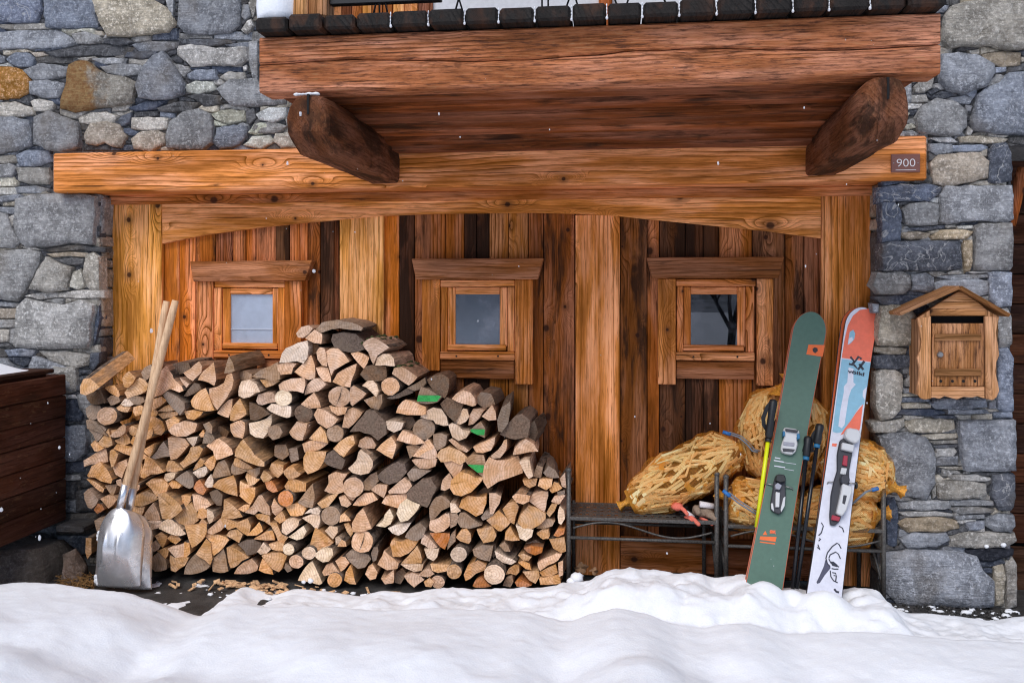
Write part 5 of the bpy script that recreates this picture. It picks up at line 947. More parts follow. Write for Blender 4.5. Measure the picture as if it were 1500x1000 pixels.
made[-1][0]['label'] = 'squared brown billet leaning on top of the pile against the stone wall'
# chips and bark shed under the pile
M['chip'] = simple('wood_chips', lin(204, 162, 122, 1.2), 0.9, 0, 80, 0.45)
cm = MB()
for i in range(75):
    px = random.choice((random.gauss(370, 60), random.gauss(340, 30), random.gauss(420, 30), random.uniform(225, 660)))
    Yc = YPILE - random.uniform(0.0, 0.11); p = W(px, 800, Yc); p.z = random.uniform(0.002, 0.016)
    a = Vector((random.uniform(-1, 1), random.uniform(-1, 1), random.uniform(-.3, .3))).normalized(); b = a.cross(Vector((random.uniform(-.4, .4), random.uniform(-.4, .4), 1))).normalized(); c_ = a.cross(b)
    cm.box(p, a * random.uniform(0.004, 0.026), b * random.uniform(0.003, 0.014), c_ * random.uniform(0.001, 0.003))
tag(cm.build('wood_chips', M['chip']), 'pale wood chips and bark scraps lying under the woodpile', 'wood chips', kind='stuff')
# ------------------------------------------------------------------ mailbox
MBX = thing('mailbox', W(1402, 584, YR - 0.02), 'small varnished wooden mailbox with gabled roof hung on the stone pillar', 'mailbox')
ym = -0.345
def mz(pts): return [(1300 + x * 2, 400 + y * 2) for x, y in pts]
MW = lambda k=1.0, wear=0.15: (*lin(188 * k, 132 * k, 84 * k, 1.2), wear)
prism('stile', mz([(32, 31.5), (22, 33), (23.5, 40), (25, 50), (24, 57), (22, 62), (23.5, 70), (23, 78), (22, 85), (22.5, 89), (25, 92), (28, 92.5), (32, 91.7)]), ym, 0.018, M['wood'], 2, MW(1.0), MBX, 0.002)
prism('stile', mz([(71.5, 31.5), (82, 32), (81, 36), (79.5, 44), (81, 52), (82, 60), (80, 65), (79, 72), (81, 80), (82, 86), (80, 91), (77, 93), (72, 92)]), ym, 0.018, M['wood'], 2, MW(0.95), MBX, 0.002)
prism('base_rail', mz([(32.2, 83.2), (71.2, 83.2), (71.2, 91.8), (66, 90), (62, 91), (56, 90.5), (51, 92.5), (47, 91.5), (42, 90), (38, 92), (34, 91), (32.2, 91.5)]), ym, 0.018, M['wood'], 0, MW(0.98), MBX, 0.002)
for k, (pts) in enumerate(([(31, 31.2), (72, 31.2), (72, 26), (31.5, 26.5)], [(32, 26.2), (71.5, 25.8), (66, 21), (38.5, 21.5)], [(39, 21.2), (65.5, 20.8), (54, 13.5), (52, 13.5)])):
    prism('gable_board', mz(pts), ym + 0.002, 0.014, M['wood'], 0, MW(1.0 - 0.06 * k), MBX, 0.0015)
prism('gable_board', mz([(22, 33), (31, 27), (31, 31.2), (31.8, 31.4)]), ym + 0.001, 0.014, M['wood'], 2, MW(0.97), MBX, 0.001)
prism('gable_board', mz([(82, 32), (72, 26.5), (72, 31.2), (71.7, 31.4)]), ym + 0.001, 0.014, M['wood'], 2, MW(0.93), MBX, 0.001)
prism('body', mz([(22.5, 34), (53, 15), (81.5, 33), (80, 60), (80, 90), (24, 90), (23.5, 60)]), ym + 0.060, -ym + YR - 0.03, M['wood'], 2, MW(0.72, 0.4), MBX, 0.002)
for sx, nm in ((24.5, 'side_panel'), (79.5, 'side_panel')):
    a = W(1300 + sx * 2, 400 + 60 * 2, ym + 0.01); zt_ = W(1300 + sx * 2, 400 + 34 * 2, ym + 0.01).z; zb_ = W(1300 + sx * 2, 400 + 90 * 2, ym + 0.01).z
    board(nm, a.x - 0.006, a.x + 0.006, ym + 0.018, YR - 0.005, zb_, zt_, M['wood'], 2, MW(0.85, .25), MBX, 0.002)
prism('slot', mz([(32, 31.4), (71.3, 31.4), (71.3, 38), (32, 38)]), ym + 0.05, 0.009, M['dark_hole'], None, None, MBX, 0)
door = prism('door', mz([(32.8, 36.8), (70.8, 36.8), (70.8, 82.8), (32.8, 82.8)]), ym + 0.004, 0.014, M['weathered'], 2, (*lin(182, 124, 76, 1.15), .25), MBX, 0.002)
for t0, t1 in ((44.5, 49.5), (70, 75.5)):
    sl_ = prism('batten', mz([(35, t0), (69, t0), (68.5, t1), (34.5, t1)]), ym - 0.006, 0.010, M['wood'], 0, MW(0.82, .4), door, 0.002)
for hx in (39, 47.5, 55.5, 64):
    c_ = W(1300 + hx * 2, 400 + 79 * 2, ym + 0.0045); v, f = tube_data([c_ + Vector((0, 0.004, 0)), c_ - Vector((0, 0.0014, 0))], 0.0062, 10); mk('air_hole', v, f, M['dark_hole'], door)
c_ = W(1300 + 38.5 * 2, 400 + 59.5 * 2, ym + 0.004); v, f = tube_data([c_, c_ - Vector((0, 0.006, 0)), c_ - Vector((0, 0.010, 0))], [0.013, 0.0125, 0.009], 14); mk('lock', v, f, M['screw'], door)
# roof: two slabs pitched on the gable, overhanging the front
ap = W(1406.5, 423, ym - 0.03); el = W(1320, 462, ym - 0.03); er = W(1478, 464, ym - 0.03)
for e_, nm in ((el, 'roof_slab'), (er, 'roof_slab')):
    dirv = (e_ - ap); nrm = Vector((-dirv.z, 0, dirv.x)).normalized(); nrm = nrm if nrm.z > 0 else -nrm
    p = [ap, e_, e_ + nrm * 0.014, ap + nrm * 0.014]; q = [x + Vector((0, YR - ym + 0.025, 0)) for x in p]
    o = mk(nm, p + q, [(0, 1, 2, 3), (7, 6, 5, 4), (0, 4, 5, 1), (1, 5, 6, 2), (2, 6, 7, 3), (3, 7, 4, 0)], M['wood'], MBX, grain=dirv, color=MW(0.9, .3)); fix_normals(o)

# ------------------------------------------------------------------ two scoop shovels, one nested in the other
def metal_mat(name, base, rough):
    m = newmat(name); g = G(m); p = g.node('NewGeometry').outputs['Position']
    sx, sy, sz = g.sep(p)
    n = g.noise(g.comb(g.math('MULTIPLY', sx, 60.0), sy, g.math('MULTIPLY', sz, 9.0)), 1.0, 4.0, 0.65); n2 = g.noise(p, 14.0, 4.0, 0.6)
    c = g.mixc(g.rng(n2, 0.40, 0.70), base, tuple(q * 0.78 for q in base))
    g.out(g.pbr(c, g.rng(n2, 0.3, 0.7, rough - 0.08, rough + 0.18), g.bump(n, 0.25, 0.002), Metallic=0.82)); return m
M['alu'] = metal_mat('scuffed_aluminium', (0.93, 0.93, 0.95), 0.28)
M['ash_handle'] = None
def handle_mat():
    m = newmat('shovel_handle_wood'); g = G(m); o = g.node('TexCoord').outputs['Object']; x, y, z = g.sep(o)
    n = g.noise(g.comb(g.math('MULTIPLY', x, 160.0), g.math('MULTIPLY', y, 160.0), g.math('MULTIPLY', z, 9.0)), 1.0, 4.0, 0.6); n2 = g.noise(o, 9.0, 4.0, 0.6)
    c = g.mixc(g.rng(n, 0.35, 0.7), lin(216, 180, 142, 1.25), lin(186, 148, 112, 1.2)); c = g.mixc(g.rng(n2, 0.5, 0.72, 0, 0.5), c, lin(120, 90, 70))
    g.out(g.pbr(c, 0.6, g.bump(n, 0.3, 0.001))); return m
M['ash_handle'] = handle_mat()
def shovel(label, foot_px, foot_Y, top_px, top_Y, wl, wr, dy):
    """blade given by its photographed width; face towards the viewer, pan hollow behind"""
    t = thing('scoop_shovel', W(*foot_px, foot_Y), label, 'shovel', 'aluminium shovels leaning on the woodpile')
    neck = W(foot_px[0] + dy[0], foot_px[1] + dy[1], foot_Y + 0.055); top = W(*top_px, top_Y)
    ax = (top - neck).normalized()
    hs_ = neck + ax * 0.02
    n = 16; pts = [hs_.lerp(top, i / n) + Vector((0.004 * math.sin(3 * i / n), 0, 0)) for i in range(n + 1)]
    h = tube('handle', pts, [0.0175] * n + [0.0150], M['ash_handle'], t, 12)
    tube('socket', [neck - ax * 0.035, neck + ax * 0.03, neck + ax * 0.10], [0.012, 0.0185, 0.0195], M['alu'], t, 12)
    # blade: a grid bent like a scoop (rounded shoulders, raised side walls, two pressed ribs)
    NU, NV = 34, 40; V, Fc = [], []
    ft = W(*foot_px, foot_Y); upv = (neck - ft); Lb = upv.length; upv.normalize(); side = Vector((1, 0, 0)); out = side.cross(upv).normalized()
    if out.y > 0: out = -out
    wpx = (wr - wl) * (ft - CAM).dot(FW) / F / 2; xo = ((wl + wr) / 2 - foot_px[0]) * (ft - CAM).dot(FW) / F
    for j in range(NV + 1):
        s = j / NV
        wid = wpx * (1.0 if s < 0.62 else max(0.16, math.sqrt(max(0.0, 1 - ((s - 0.62) / 0.385) ** 2.2))))
        for i in range(NU + 1):
            u = i / NU * 2 - 1
            wall = 0.030 * max(0, abs(u) - 0.70) / 0.30 * (0.35 + 0.65 * s) * (1 if s < 0.93 else (1 - s) / 0.07)
            crown = 0.062 * (1 - abs(u) ** 2.4) * math.sin(math.pi * min(1.0, 0.06 + 0.92 * s)) ** 0.85
            rib = 0.0075 * math.exp(-((abs(u) - 0.30) / 0.07) ** 2) * (1 if 0.28 < s < 0.72 else 0.0) * math.sin(max(0, min(1, (s - 0.28) / 0.44)) * math.pi)
            p = ft + upv * (s * Lb * (1.0 - 0.03 * u * u * (s > 0.6))) + side * (u * wid + xo * (1 - s)) + out * (crown - wall * 1.2 + rib)
            V.append(p)
    for j in range(NV):
        for i in range(NU): a = j * (NU + 1) + i; Fc.append((a, a + 1, a + NU + 2, a + NU + 1))
    bl = mk('blade', V, Fc, M['alu'], t, smooth=True); sm_ = bl.modifiers.new('thickness', 'SOLIDIFY'); sm_.thickness = 0.002; sm_.offset = -1
    return t, ft, upv, out
S2 = shovel('scoop shovel with the rear blade nested behind the other, its handle end higher left', (192, 862), -0.470, (244, 441), -0.335, 160, 222, (-3, -116))
S1 = shovel('front scoop shovel with scratched aluminium blade and pale wooden handle beside woodpile', (170, 859), -0.520, (257, 440), -0.345, 133, 206, (6, -118))
sn = MB()
for u, q_, r_ in ((-0.082, 0.235, .008), (-0.086, 0.222, .009), (-0.088, 0.205, .006), (-0.096, 0.04, .009), (-0.094, 0.022, .010), (-0.085, 0.012, .008), (0.01, 0.155, .010), (0.018, 0.145, .008), (0.03, 0.10, .005), (0.05, 0.06, .006), (-0.03, 0.12, .004), (0.0, 0.22, .004), (-0.05, 0.2, .003)):
    p = S1[1] + S1[2] * q_ + Vector((u, 0, 0)) + S1[3] * (0.006 + 0.16 * q_ * (1 - (u / 0.115) ** 2)); sn.add(blob(p, r_, .004, r_ * 1.3, u * 90, 9, 6, 0.6))
tag(sn.build('snow_on_shovel', M['snow'], None, smooth=True), 'small crumbs of snow clinging to the front shovel blade', 'snow', kind='stuff')

# ------------------------------------------------------------------ dark timber bin on its rock, far left
XBN = W(97, 660, -0.20).x
BN = thing('timber_bin', (XBN - 0.3, -0.6, 0.24), 'dark brown boarded bin with snowy lid at the left edge', 'bin')
zb0, zb1 = 0.235, 0.955; nbd = 7
for i in range(nbd):
    za = zb0 + (zb1 - zb0) * i / nbd; zb_ = zb0 + (zb1 - zb0) * (i + 1) / nbd
    board('side_board', XBN - 0.03, XBN + random.uniform(-0.002, 0.002), -1.15, -0.20, za + 0.0015, zb_ - 0.0015, M['darkwood'], 1, wc(*random.choice(((66, 38, 28), (72, 42, 30), (60, 36, 27))), 1.2, .5), BN, 0.005)
board('end_board', XBN - 0.9, XBN - 0.032, -0.23, -0.20, zb0, zb1, M['darkwood'], 0, wc(52, 30, 24, 1.1, .5), BN, 0.005)
board('front_board', XBN - 0.9, XBN - 0.032, -1.15, -1.12, zb0, zb1, M['darkwood'], 0, wc(52, 30, 24, 1.1, .5), BN, 0.005)
board('lid', XBN - 0.95, XBN - 0.02, -1.18, -0.26, zb1 + 0.012, zb1 + 0.032, M['darkwood'], 1, wc(48, 30, 24, 1.1, .5), BN, 0.004)
board('lid_support', XBN - 0.06, XBN - 0.035, -1.1, -0.30, zb1 - 0.02, zb1 + 0.011, M['darkwood'], 1, wc(48, 30, 24, 1.1, .5), BN, 0.003)
def lidsnow(X, Y): return zb1 + 0.030 + (0.045 + 0.02 * vnoise(X, Y, 8, 13)) * sstep(XBN - 0.06, XBN - 0.22, X) * sstep(-0.30, -0.42, Y) * 1.0
tag(heightfield('snow_on_lid', np.linspace(XBN - 0.95, XBN - 0.03, 40), np.linspace(-1.18, -0.28, 40), lidsnow, M['snow']), 'layer of snow lying on the lid of the brown bin', 'snow', kind='stuff')
def rock(name, pts_top, z, label, cat, col, base=-0.05, amp=0.02):
    n = len(pts_top); v, f = [], []
    c = sum((Vector(p) for p in pts_top), Vector()) / n
    fine = []
    for i in range(n):
        a, b = Vector(pts_top[i]), Vector(pts_top[(i + 1) % n])
        for k in range(5): fine.append(a.lerp(b, k / 5))
    m = len(fine)
    for s, dz in ((1.10, base), (1.06, None), (0.97, 0), (0.7, 0.004), (0.35, 0.006)):
        for p in fine:
            q = c + (p - c) * s; q.z = base if dz == base else (p.z * 0.6 if dz is None else p.z + dz)
            q += Vector((1, 1, 0.7)) * amp * mnoise.noise(q * 9); v.append(q)
    v.append(c + Vector((0, 0, 0.008)))
    for k in range(4):
        for i in range(m): f.append((k * m + i, k * m + (i + 1) % m, (k + 1) * m + (i + 1) % m, (k + 1) * m + i))
    for i in range(m): f.append((4 * m + i, 4 * m + (i + 1) % m, 5 * m))
    o = mk(name, v, f, M['stone'], None, smooth=True, color=(*lin(*col, 1.25), 0.1)); fix_normals(o); return tag(o, label, cat)
def wz(px, py, Y, z): p = W(px, py, Y); p.z = z; return p
rock('foundation_rock', [(XBN - 0.9, -0.95, 0.19), (XBN - 0.15, -0.62, 0.20), (XBN + 0.02, -0.45, 0.16), (XBN + 0.03, -0.22, 0.15), (XBN - 0.9, -0.2, 0.2)], 0, 'flat grey boulder under the dark timber bin', 'rock', (118, 108, 100))
rock('broken_stone', [wz(92, 800, -0.36, 0.12), wz(112, 800, -0.33, 0.14), wz(128, 800, -0.30, 0.06), wz(118, 800, -0.42, 0.03), wz(92, 800, -0.44, 0.06)], 0, 'small tan broken stone between the bin and the shovels', 'stone', (150, 126, 110), -0.02, 0.012)
o = board('foot_slab', XBN + 0.01, W(130, 790, -0.25).x, -0.30, -0.15, 0.20, 0.235, M['stone'], None, (*lin(96, 92, 90, 1.2), 0.1), None, 0.008); tag(o, 'grey slab ledge at the foot of the wall beside the bin', 'slab')
rs = MB()
for k in range(14): rs.add(blob(Vector((XBN - 0.30 + random.uniform(-.25, .08), -0.80 + random.uniform(-.08, .06), 0.205)), random.uniform(.05, .09), random.uniform(.04, .07), .018, k, 9, 6, .3))
tag(rs.build('snow_on_rock', M['snow'], None, smooth=True), 'patch of snow on the boulder under the bin', 'snow', kind='stuff')
# dry straw and twigs at the shovel foot
M['straw'] = simple('straw', lin(150, 112, 66, 1.1), 0.9, 0, 60, 0.5)
sm = MB()
for i in range(150):
    p = W(random.uniform(88, 138), 800, random.uniform(-0.50, -0.38)); p.z = random.uniform(0.0, 0.035); a = Vector((random.uniform(-1, 1), random.uniform(-.6, .6), random.uniform(-.4, .5))).normalized() * random.uniform(0.015, 0.045)
    b = a.cross(Vector((0, 0, 1))).normalized() * 0.0012; sm.box(p, a, b, a.cross(b).normalized() * 0.0012)
tag(sm.build('straw', M['straw']), 'tuft of dry straw on the ground beside the shovel blades', 'straw', kind='stuff')

# ------------------------------------------------------------------ two wrought-iron benches
def bench(label, xl, xr, yf, yb, zs, top_r):
    t = thing('iron_bench', Vector(((xl + xr) / 2, (yf + yb) / 2, 0)), label, 'bench', 'iron benches against the boarded front')
    r = 0.0105
    for x, y, zt_ in ((xl, yf, zs + (0.20 if top_r[0] else 0.02)), (xr, yf, zs + (0.20 if top_r[1] else 0.02)), (xl + 0.01, yb, zs + 0.01), (xr - 0.03, yb, zs + 0.01)):
        lg = tube('leg', [(x, y, -0.01), (x, y, zt_)], r if y == yf else 0.009, M['iron'], t, 10)
        if zt_ > zs + 0.1:
            v, f = blob(Vector((x, y, zt_ + 0.006)), 0.0135, 0.0135, 0.012, 1, 10, 6, 0.0); mk('finial', v, f, M['iron'], lg, smooth=True)
    for y in (yf, yb): board('seat_rail', xl, xr, y - 0.008, y + 0.008, zs - 0.016, zs, M['iron'], None, None, t, 0.002)
    for x in (xl, xr): board('seat_rail', x - 0.008, x + 0.008, yf, yb, zs - 0.016, zs, M['iron'], None, None, t, 0.002)
    mb = MB(); n = 20
    for i in range(1, n): mb.box((xl + (xr - xl) * i / n, (yf + yb) / 2, zs - 0.004 + 0.002 * (i % 2)), Vector((0.0085, 0, 0)), Vector((0, (yb - yf) / 2, 0)), Vector((0, 0, 0.0012)))
    for i in range(1, 8): mb.box(((xl + xr) / 2, yf + (yb - yf) * i / 8, zs - 0.001 - 0.002 * (i % 2)), Vector(((xr - xl) / 2, 0, 0)), Vector((0, 0.008, 0)), Vector((0, 0, 0.0012)))
    mb.build('woven_seat', M['iron'], t)
    zl = zs - 0.095
    tube('stretcher', [(xl, yf, zl), (xr, yf, zl)], 0.0075, M['iron'], t, 8); tube('stretcher', [(xl, yb, zl), (xr, yb, zl)], 0.0075, M['iron'], t, 8)
    for x in (xl, xr): tube('stretcher', [(x, yf, zl), (x, yb, zl)], 0.0075, M['iron'], t, 8)
    k = 28; tube('scroll', [(xl + 0.02 + (xr - xl - 0.04) * i / k, yf, zs - 0.052 + 0.030 * math.sin(2 * math.pi * i / k)) for i in range(k + 1)], 0.0045, M['iron'], t, 6)
    for x in (xl, xr): tube('brace', [(x, yf + 0.005, 0.10), (x, yb, 0.30)], 0.006, M['iron'], t, 6)
    return t
YBF = -0.30
zsA = W(940, 759, YBF).z
xA0, xA1 = W(833, 780, YBF).x, W(1050, 780, YBF).x; xC0, xC1 = W(1063, 780, YBF).x, W(1293, 780, YBF).x
bench('iron bench with open woven seat beside the woodpile end', xA0, xA1, YBF, -0.05, zsA, (True, True))
bench('iron bench heaped with kindling sacks beside the stone pillar', xC0, xC1, YBF - 0.01, -0.05, zsA - 0.01, (True, True))

# ------------------------------------------------------------------ net sacks of kindling
def net_mat():
    m = newmat('orange_sack_net'); g = G(m)
    uv = g.node('Attribute', attribute_name='gc').outputs['Vector']; u, v, w = g.sep(uv)
    a = g.math('ABSOLUTE', g.math('SUBTRACT', g.math('FRACT', g.math('ADD', g.math('MULTIPLY', u, 1.0), v)), 0.5)); b = g.math('ABSOLUTE', g.math('SUBTRACT', g.math('FRACT', g.math('SUBTRACT', g.math('MULTIPLY', u, 1.0), v)), 0.5))
    thread = g.math('MAXIMUM', g.rng(a, 0.34, 0.42), g.rng(b, 0.34, 0.42))
    p = g.node('NewGeometry').outputs['Position']; fold = g.rng(g.noise(p, 13.0, 3.0, 0.6, 0.8), 0.57, 0.66)
    cov = g.math('MAXIMUM', g.math('MULTIPLY', thread, 0.52), g.math('MULTIPLY', g.math('MAXIMUM', fold, w), 0.80))
    col = g.mixc(g.noise(p, 40.0, 3.0), (0.85, 0.32, 0.03), (0.95, 0.50, 0.10))
    df = g.node('BsdfDiffuse', {'Color': col}).outputs[0]; tl = g.node('BsdfTranslucent', {'Color': col}).outputs[0]
    mx = g.n.new('ShaderNodeMixShader'); mx.inputs[0].default_value = 0.4; g.t.links.new(df, mx.inputs[1]); g.t.links.new(tl, mx.inputs[2])
    tr = g.node('BsdfTransparent', {'Color': (1, 0.97, 0.92, 1)}).outputs[0]
    m2 = g.n.new('ShaderNodeMixShader'); g.set(m2.inputs[0], cov); g.t.links.new(tr, m2.inputs[1]); g.t.links.new(mx.outputs[0], m2.inputs[2])
    g.out(m2.outputs[0]); return m
M['net'] = net_mat(); M['net_neck'] = simple('gathered_net', (0.80, 0.33, 0.04), 0.6, 0, 120, 0.4, 0.6, 0.004)
def stick_mat():
    m = newmat('kindling'); g = G(m); gc = g.node('Attribute', attribute_name='gc').outputs['Vector']; u, v, w = g.sep(gc)
    n = g.noise(g.comb(g.math('MULTIPLY', u, 6.0), g.math('MULTIPLY', v, 90.0), w), 1.0, 3.0); r = g.math('FRACT', g.math('MULTIPLY', w, 7.31))
    c = g.mixc(r, lin(250, 218, 164, 1.15), lin(224, 174, 112, 1.15)); c = g.mixc(g.rng(n, 0.5, 0.75, 0, 0.4), c, lin(150, 100, 56))
    g.out(g.pbr(c, 0.7, g.bump(n, 0.4, 0.002))); return m
M['stick'] = stick_mat(); M['stick_core'] = simple('kindling_depth', lin(120, 76, 40), 0.9, 0, 60, 0.5); M['string'] = simple('blue_grey_string', lin(120, 126, 134, 1.1), 0.8); M['blue_tie'] = simple('blue_tie', lin(40, 110, 180, 1.1), 0.5)  # brown core colour stands for the shadow deep between the sticks
def sack(label, ends_px, Ys, rad, flat, seed, nst=230, tie_end=1, tail=None):
    rnd = random.Random(seed); A = W(*ends_px[0], Ys[0]); B_ = W(*ends_px[1], Ys[1]); ax = (B_ - A); L = ax.length; ax.normalize()
    upr = Vector((0, 0, 1)) if abs(ax.z) < 0.8 else Vector((0, -1, 0))
    sd2 = ax.cross(upr).normalized(); up2 = sd2.cross(ax).normalized()
    if abs(ax.z) >= 0.8: sd2, up2 = up2, sd2
    t = thing('kindling_sack', A.lerp(B_, 0.5) - Vector((0, 0, rad)), label, 'sack', 'orange net sacks of kindling')
    def prof(s): return max(0.10, (1 - abs(2 * s - 1) ** 3.2)) ** 0.55
    def surf(s, th, k=1.0):
        r = rad * prof(s) * k; p = A + ax * (L * s) + sd2 * (math.cos(th) * r * flat) + up2 * (math.sin(th) * r)
        d = (sd2 * math.cos(th) + up2 * math.sin(th)); return p + d * (0.036 * mnoise.noise(p * 9 + Vector((seed, 0, 0))) + 0.014 * mnoise.noise(p * 30)) * k
    NV, NU = 46, 44; V, Fc, gcv = [], [], []
    for j in range(NV + 1):
        s = j / NV
        for i in range(NU):
            th = 2 * math.pi * i / NU; V.append(surf(s, th)); e = max(0, 1 - s / 0.12) if tie_end == 0 else max(0, 1 - (1 - s) / 0.14)
            gcv.append((s * L * 130, i / NU * round(2 * math.pi * rad * 130), max(e, 0.6 * max(0, 1 - min(s, 1 - s) / 0.07))))
    for j in range(NV):
        for i in range(NU): Fc.append((j * NU + i, j * NU + (i + 1) % NU, (j + 1) * NU + (i + 1) % NU, (j + 1) * NU + i))
    o = mk('net', V, Fc, M['net'], t, smooth=True)
    at_ = o.data.attributes.new('gc', 'FLOAT_VECTOR', 'POINT'); at_.data.foreach_set('vector', np.array(gcv, dtype=np.float32).ravel()); o['kind'] = 'stuff'
    # kindling sticks, lying every way under the net
    sv, sf, sg = [], [], []
    core = [surf(j / 20, 2 * math.pi * i / 16, 0.70) for j in range(21) for i in range(16)]
    for q in range(int(nst * 1.25)):
        s = rnd.uniform(0.06, 0.94); th = rnd.uniform(0, 2 * math.pi); kk = rnd.uniform(0.80, 0.94); a_ = rnd.gauss(0, 0.5)
        hl = rnd.uniform(0.030, 0.066); ds = hl * math.cos(a_) / L; dth = hl * math.sin(a_) / (rad * max(0.35, prof(s)))
        e0 = surf(min(0.97, max(0.03, s - ds)), th - dth, kk); e1 = surf(min(0.97, max(0.03, s + ds)), th + dth, kk - rnd.uniform(0, 0.06))
        p = (e0 + e1) / 2; d = (e1 - e0).normalized(); hl = (e1 - e0).length / 2; nrm = (sd2 * math.cos(th) + up2 * math.sin(th)); b = d.cross(nrm).normalized(); c_ = d.cross(b)
        hw = rnd.uniform(0.003, 0.0085); ht = rnd.uniform(0.002, 0.005); o0 = len(sv); of = rnd.uniform(0, 50)
        for i in (-1, 1):
            for j in (-1, 1):
                for k in (-1, 1): sv.append(p + d * hl * i + b * hw * j * (1 if i < 0 else rnd.uniform(.7, 1)) + c_ * ht * k); sg.append((hl * i + of, hw * j + of, of))
        sf += [tuple(o0 + x for x in q_) for q_ in ((0, 1, 3, 2), (4, 6, 7, 5), (0, 4, 5, 1), (2, 3, 7, 6), (0, 2, 6, 4), (1, 5, 7, 3))]
    o0 = len(sv); sv += core; sg += [(0, 0, 3.3)] * len(core)
    for j in range(20):
        for i in range(16): sf.append((o0 + j * 16 + i, o0 + j * 16 + (i + 1) % 16, o0 + (j + 1) * 16 + (i + 1) % 16, o0 + (j + 1) * 16 + i))
    o = mk('kindling', sv, sf, [M['stick'], M['stick_core']], t, mi=[0] * (len(sf) - 320) + [1] * 320); at_ = o.data.attributes.new('gc', 'FLOAT_VECTOR', 'POINT'); at_.data.foreach_set('vector', np.array(sg, dtype=np.float32).ravel()); o['kind'] = 'stuff'
    e_ = B_ if tie_end else A; dr = ax if tie_end else -ax
    nv, nf = [], []; NK = 18
    for j, (o_, r_) in enumerate(((-0.045, 0.075), (-0.015, 0.040), (0.012, 0.018), (0.030, 0.013), (0.055, 0.026))):
        for i in range(NK): th = 2 * math.pi * i / NK; nv.append(e_ + dr * o_ + (sd2 * math.cos(th) + up2 * math.sin(th)) * r_ * rad / 0.14 * (1 + 0.28 * math.sin(th * 6 + j)))
    for j in range(4):
        for i in range(NK): nf.append((j * NK + i, j * NK + (i + 1) % NK, (j + 1) * NK + (i + 1) % NK, (j + 1) * NK + i))
    mk('gathered_neck', nv, nf, M['net_neck'], t, smooth=True)
    if tail:
        pts = [W(x, y, yy) for x, y, yy in tail]
        tube('drawstring', pts, 0.0042, M['string'], t, 6); tube('drawstring', [p + Vector((0.010, -0.002, 0.006)) for p in pts], 0.003, M['string'], t, 6)
        tube('tie', [pts[0] - (pts[1] - pts[0]) * 0.3, pts[0].lerp(pts[1], 0.35)], 0.0085, M['blue_tie'], t, 8)
    return t
sack('kindling sack lying aslant on the open bench seat', ((922, 734), (1086, 653)), (-0.19, -0.17), 0.120, 1.0, 3, 340, 0, [(1064, 634, -0.17), (1082, 640, -0.18), (1094, 650, -0.20), (1102, 660, -0.21), (1110, 662, -0.22)])
sack('upright kindling sack at the back behind the green skis', ((1140, 712), (1154, 566)), (-0.15, -0.11), 0.205, 0.5, 5, 380, 1)
sack('kindling sack low on the bench left of the green skis', ((1066, 728), (1172, 762)), (-0.26, -0.20), 0.135, 0.75, 8, 280, 0, [(1064, 722, -0.36), (1080, 735, -0.38), (1100, 748, -0.39), (1116, 757, -0.38)])
sack('kindling sack under the white skis, sagging below the bench rail', ((1172, 756), (1284, 752)), (-0.26, -0.24), 0.150, 0.62, 11, 300, 1)
sack('kindling sack leaning on the stone pillar right of the skis', ((1204, 664), (1306, 712)), (-0.22, -0.24), 0.140, 0.8, 14, 300, 1, [(1282, 716, -0.36), (1268, 720, -0.37), (1256, 730, -0.37), (1248, 738, -0.36)])

# ------------------------------------------------------------------ gloves on the bench
def knit(name, col): return simple(name, lin(*col, 1.2), 0.9, 0, 260, 0.25, 0.5, 0.002)
M['coral'] = knit('coral_cloth', (226, 112, 92)); M['taupe'] = knit('taupe_cloth', (136, 116, 98)); M['offwhite'] = knit('white_cloth', (214, 206, 206))
def glove(label, palm, fingers, mats, cuff):
    t = thing('work_glove', W(palm[0], palm[1] + 6, palm[2]), label, 'glove', 'work gloves on the bench')
    c_ = W(*palm[:3]); v, f = blob(c_, palm[3], 0.035, palm[4], 4, 16, 10, 0.2); mk('palm', v, f, M[mats[0]], t, smooth=True)
    for (x0_, y0_, x1_, y1_, r) in fingers:
        a = W(x0_, y0_, palm[2] - 0.02); b = W(x1_, y1_, palm[2] - 0.05); m_ = a.lerp(b, 0.55) + Vector((0, 0, 0.004))
        tube('finger', [a, a.lerp(m_, .5), m_, b, b + (b - m_) * 0.18], [r * 0.8, r, r, r * 0.85, r * 0.35], M[mats[1]], t, 8)
    a = W(cuff[0], cuff[1], palm[2] - 0.03); b = W(cuff[2], cuff[3], palm[2] - 0.02); tube('cuff', [a, b], [cuff[4], cuff[4] * 0.9], M[mats[2]], t, 12)
glove('coral and white work glove half under the aslant kindling sack', (992, 741, -0.26, 0.026, 0.018), [(996, 742, 1007, 753, .009), (1006, 754, 1024, 768, .0105), (1003, 757, 1014, 762, .006)], ('coral', 'coral', 'offwhite'), (1005, 750, 1016, 757, 0.010))
glove('taupe work glove with coral lining beside the bench post', (1030, 748, -0.25, 0.050, 0.026), [(1025, 758, 1043, 768, .007), (1034, 752, 1050, 760, .016), (1018, 742, 1024, 752, .014)], ('taupe', 'taupe', 'offwhite'), (1025, 738, 1045, 741, 0.014))
bpy.data.objects['work_glove.001'].children[1].data.materials[0] = M['coral']

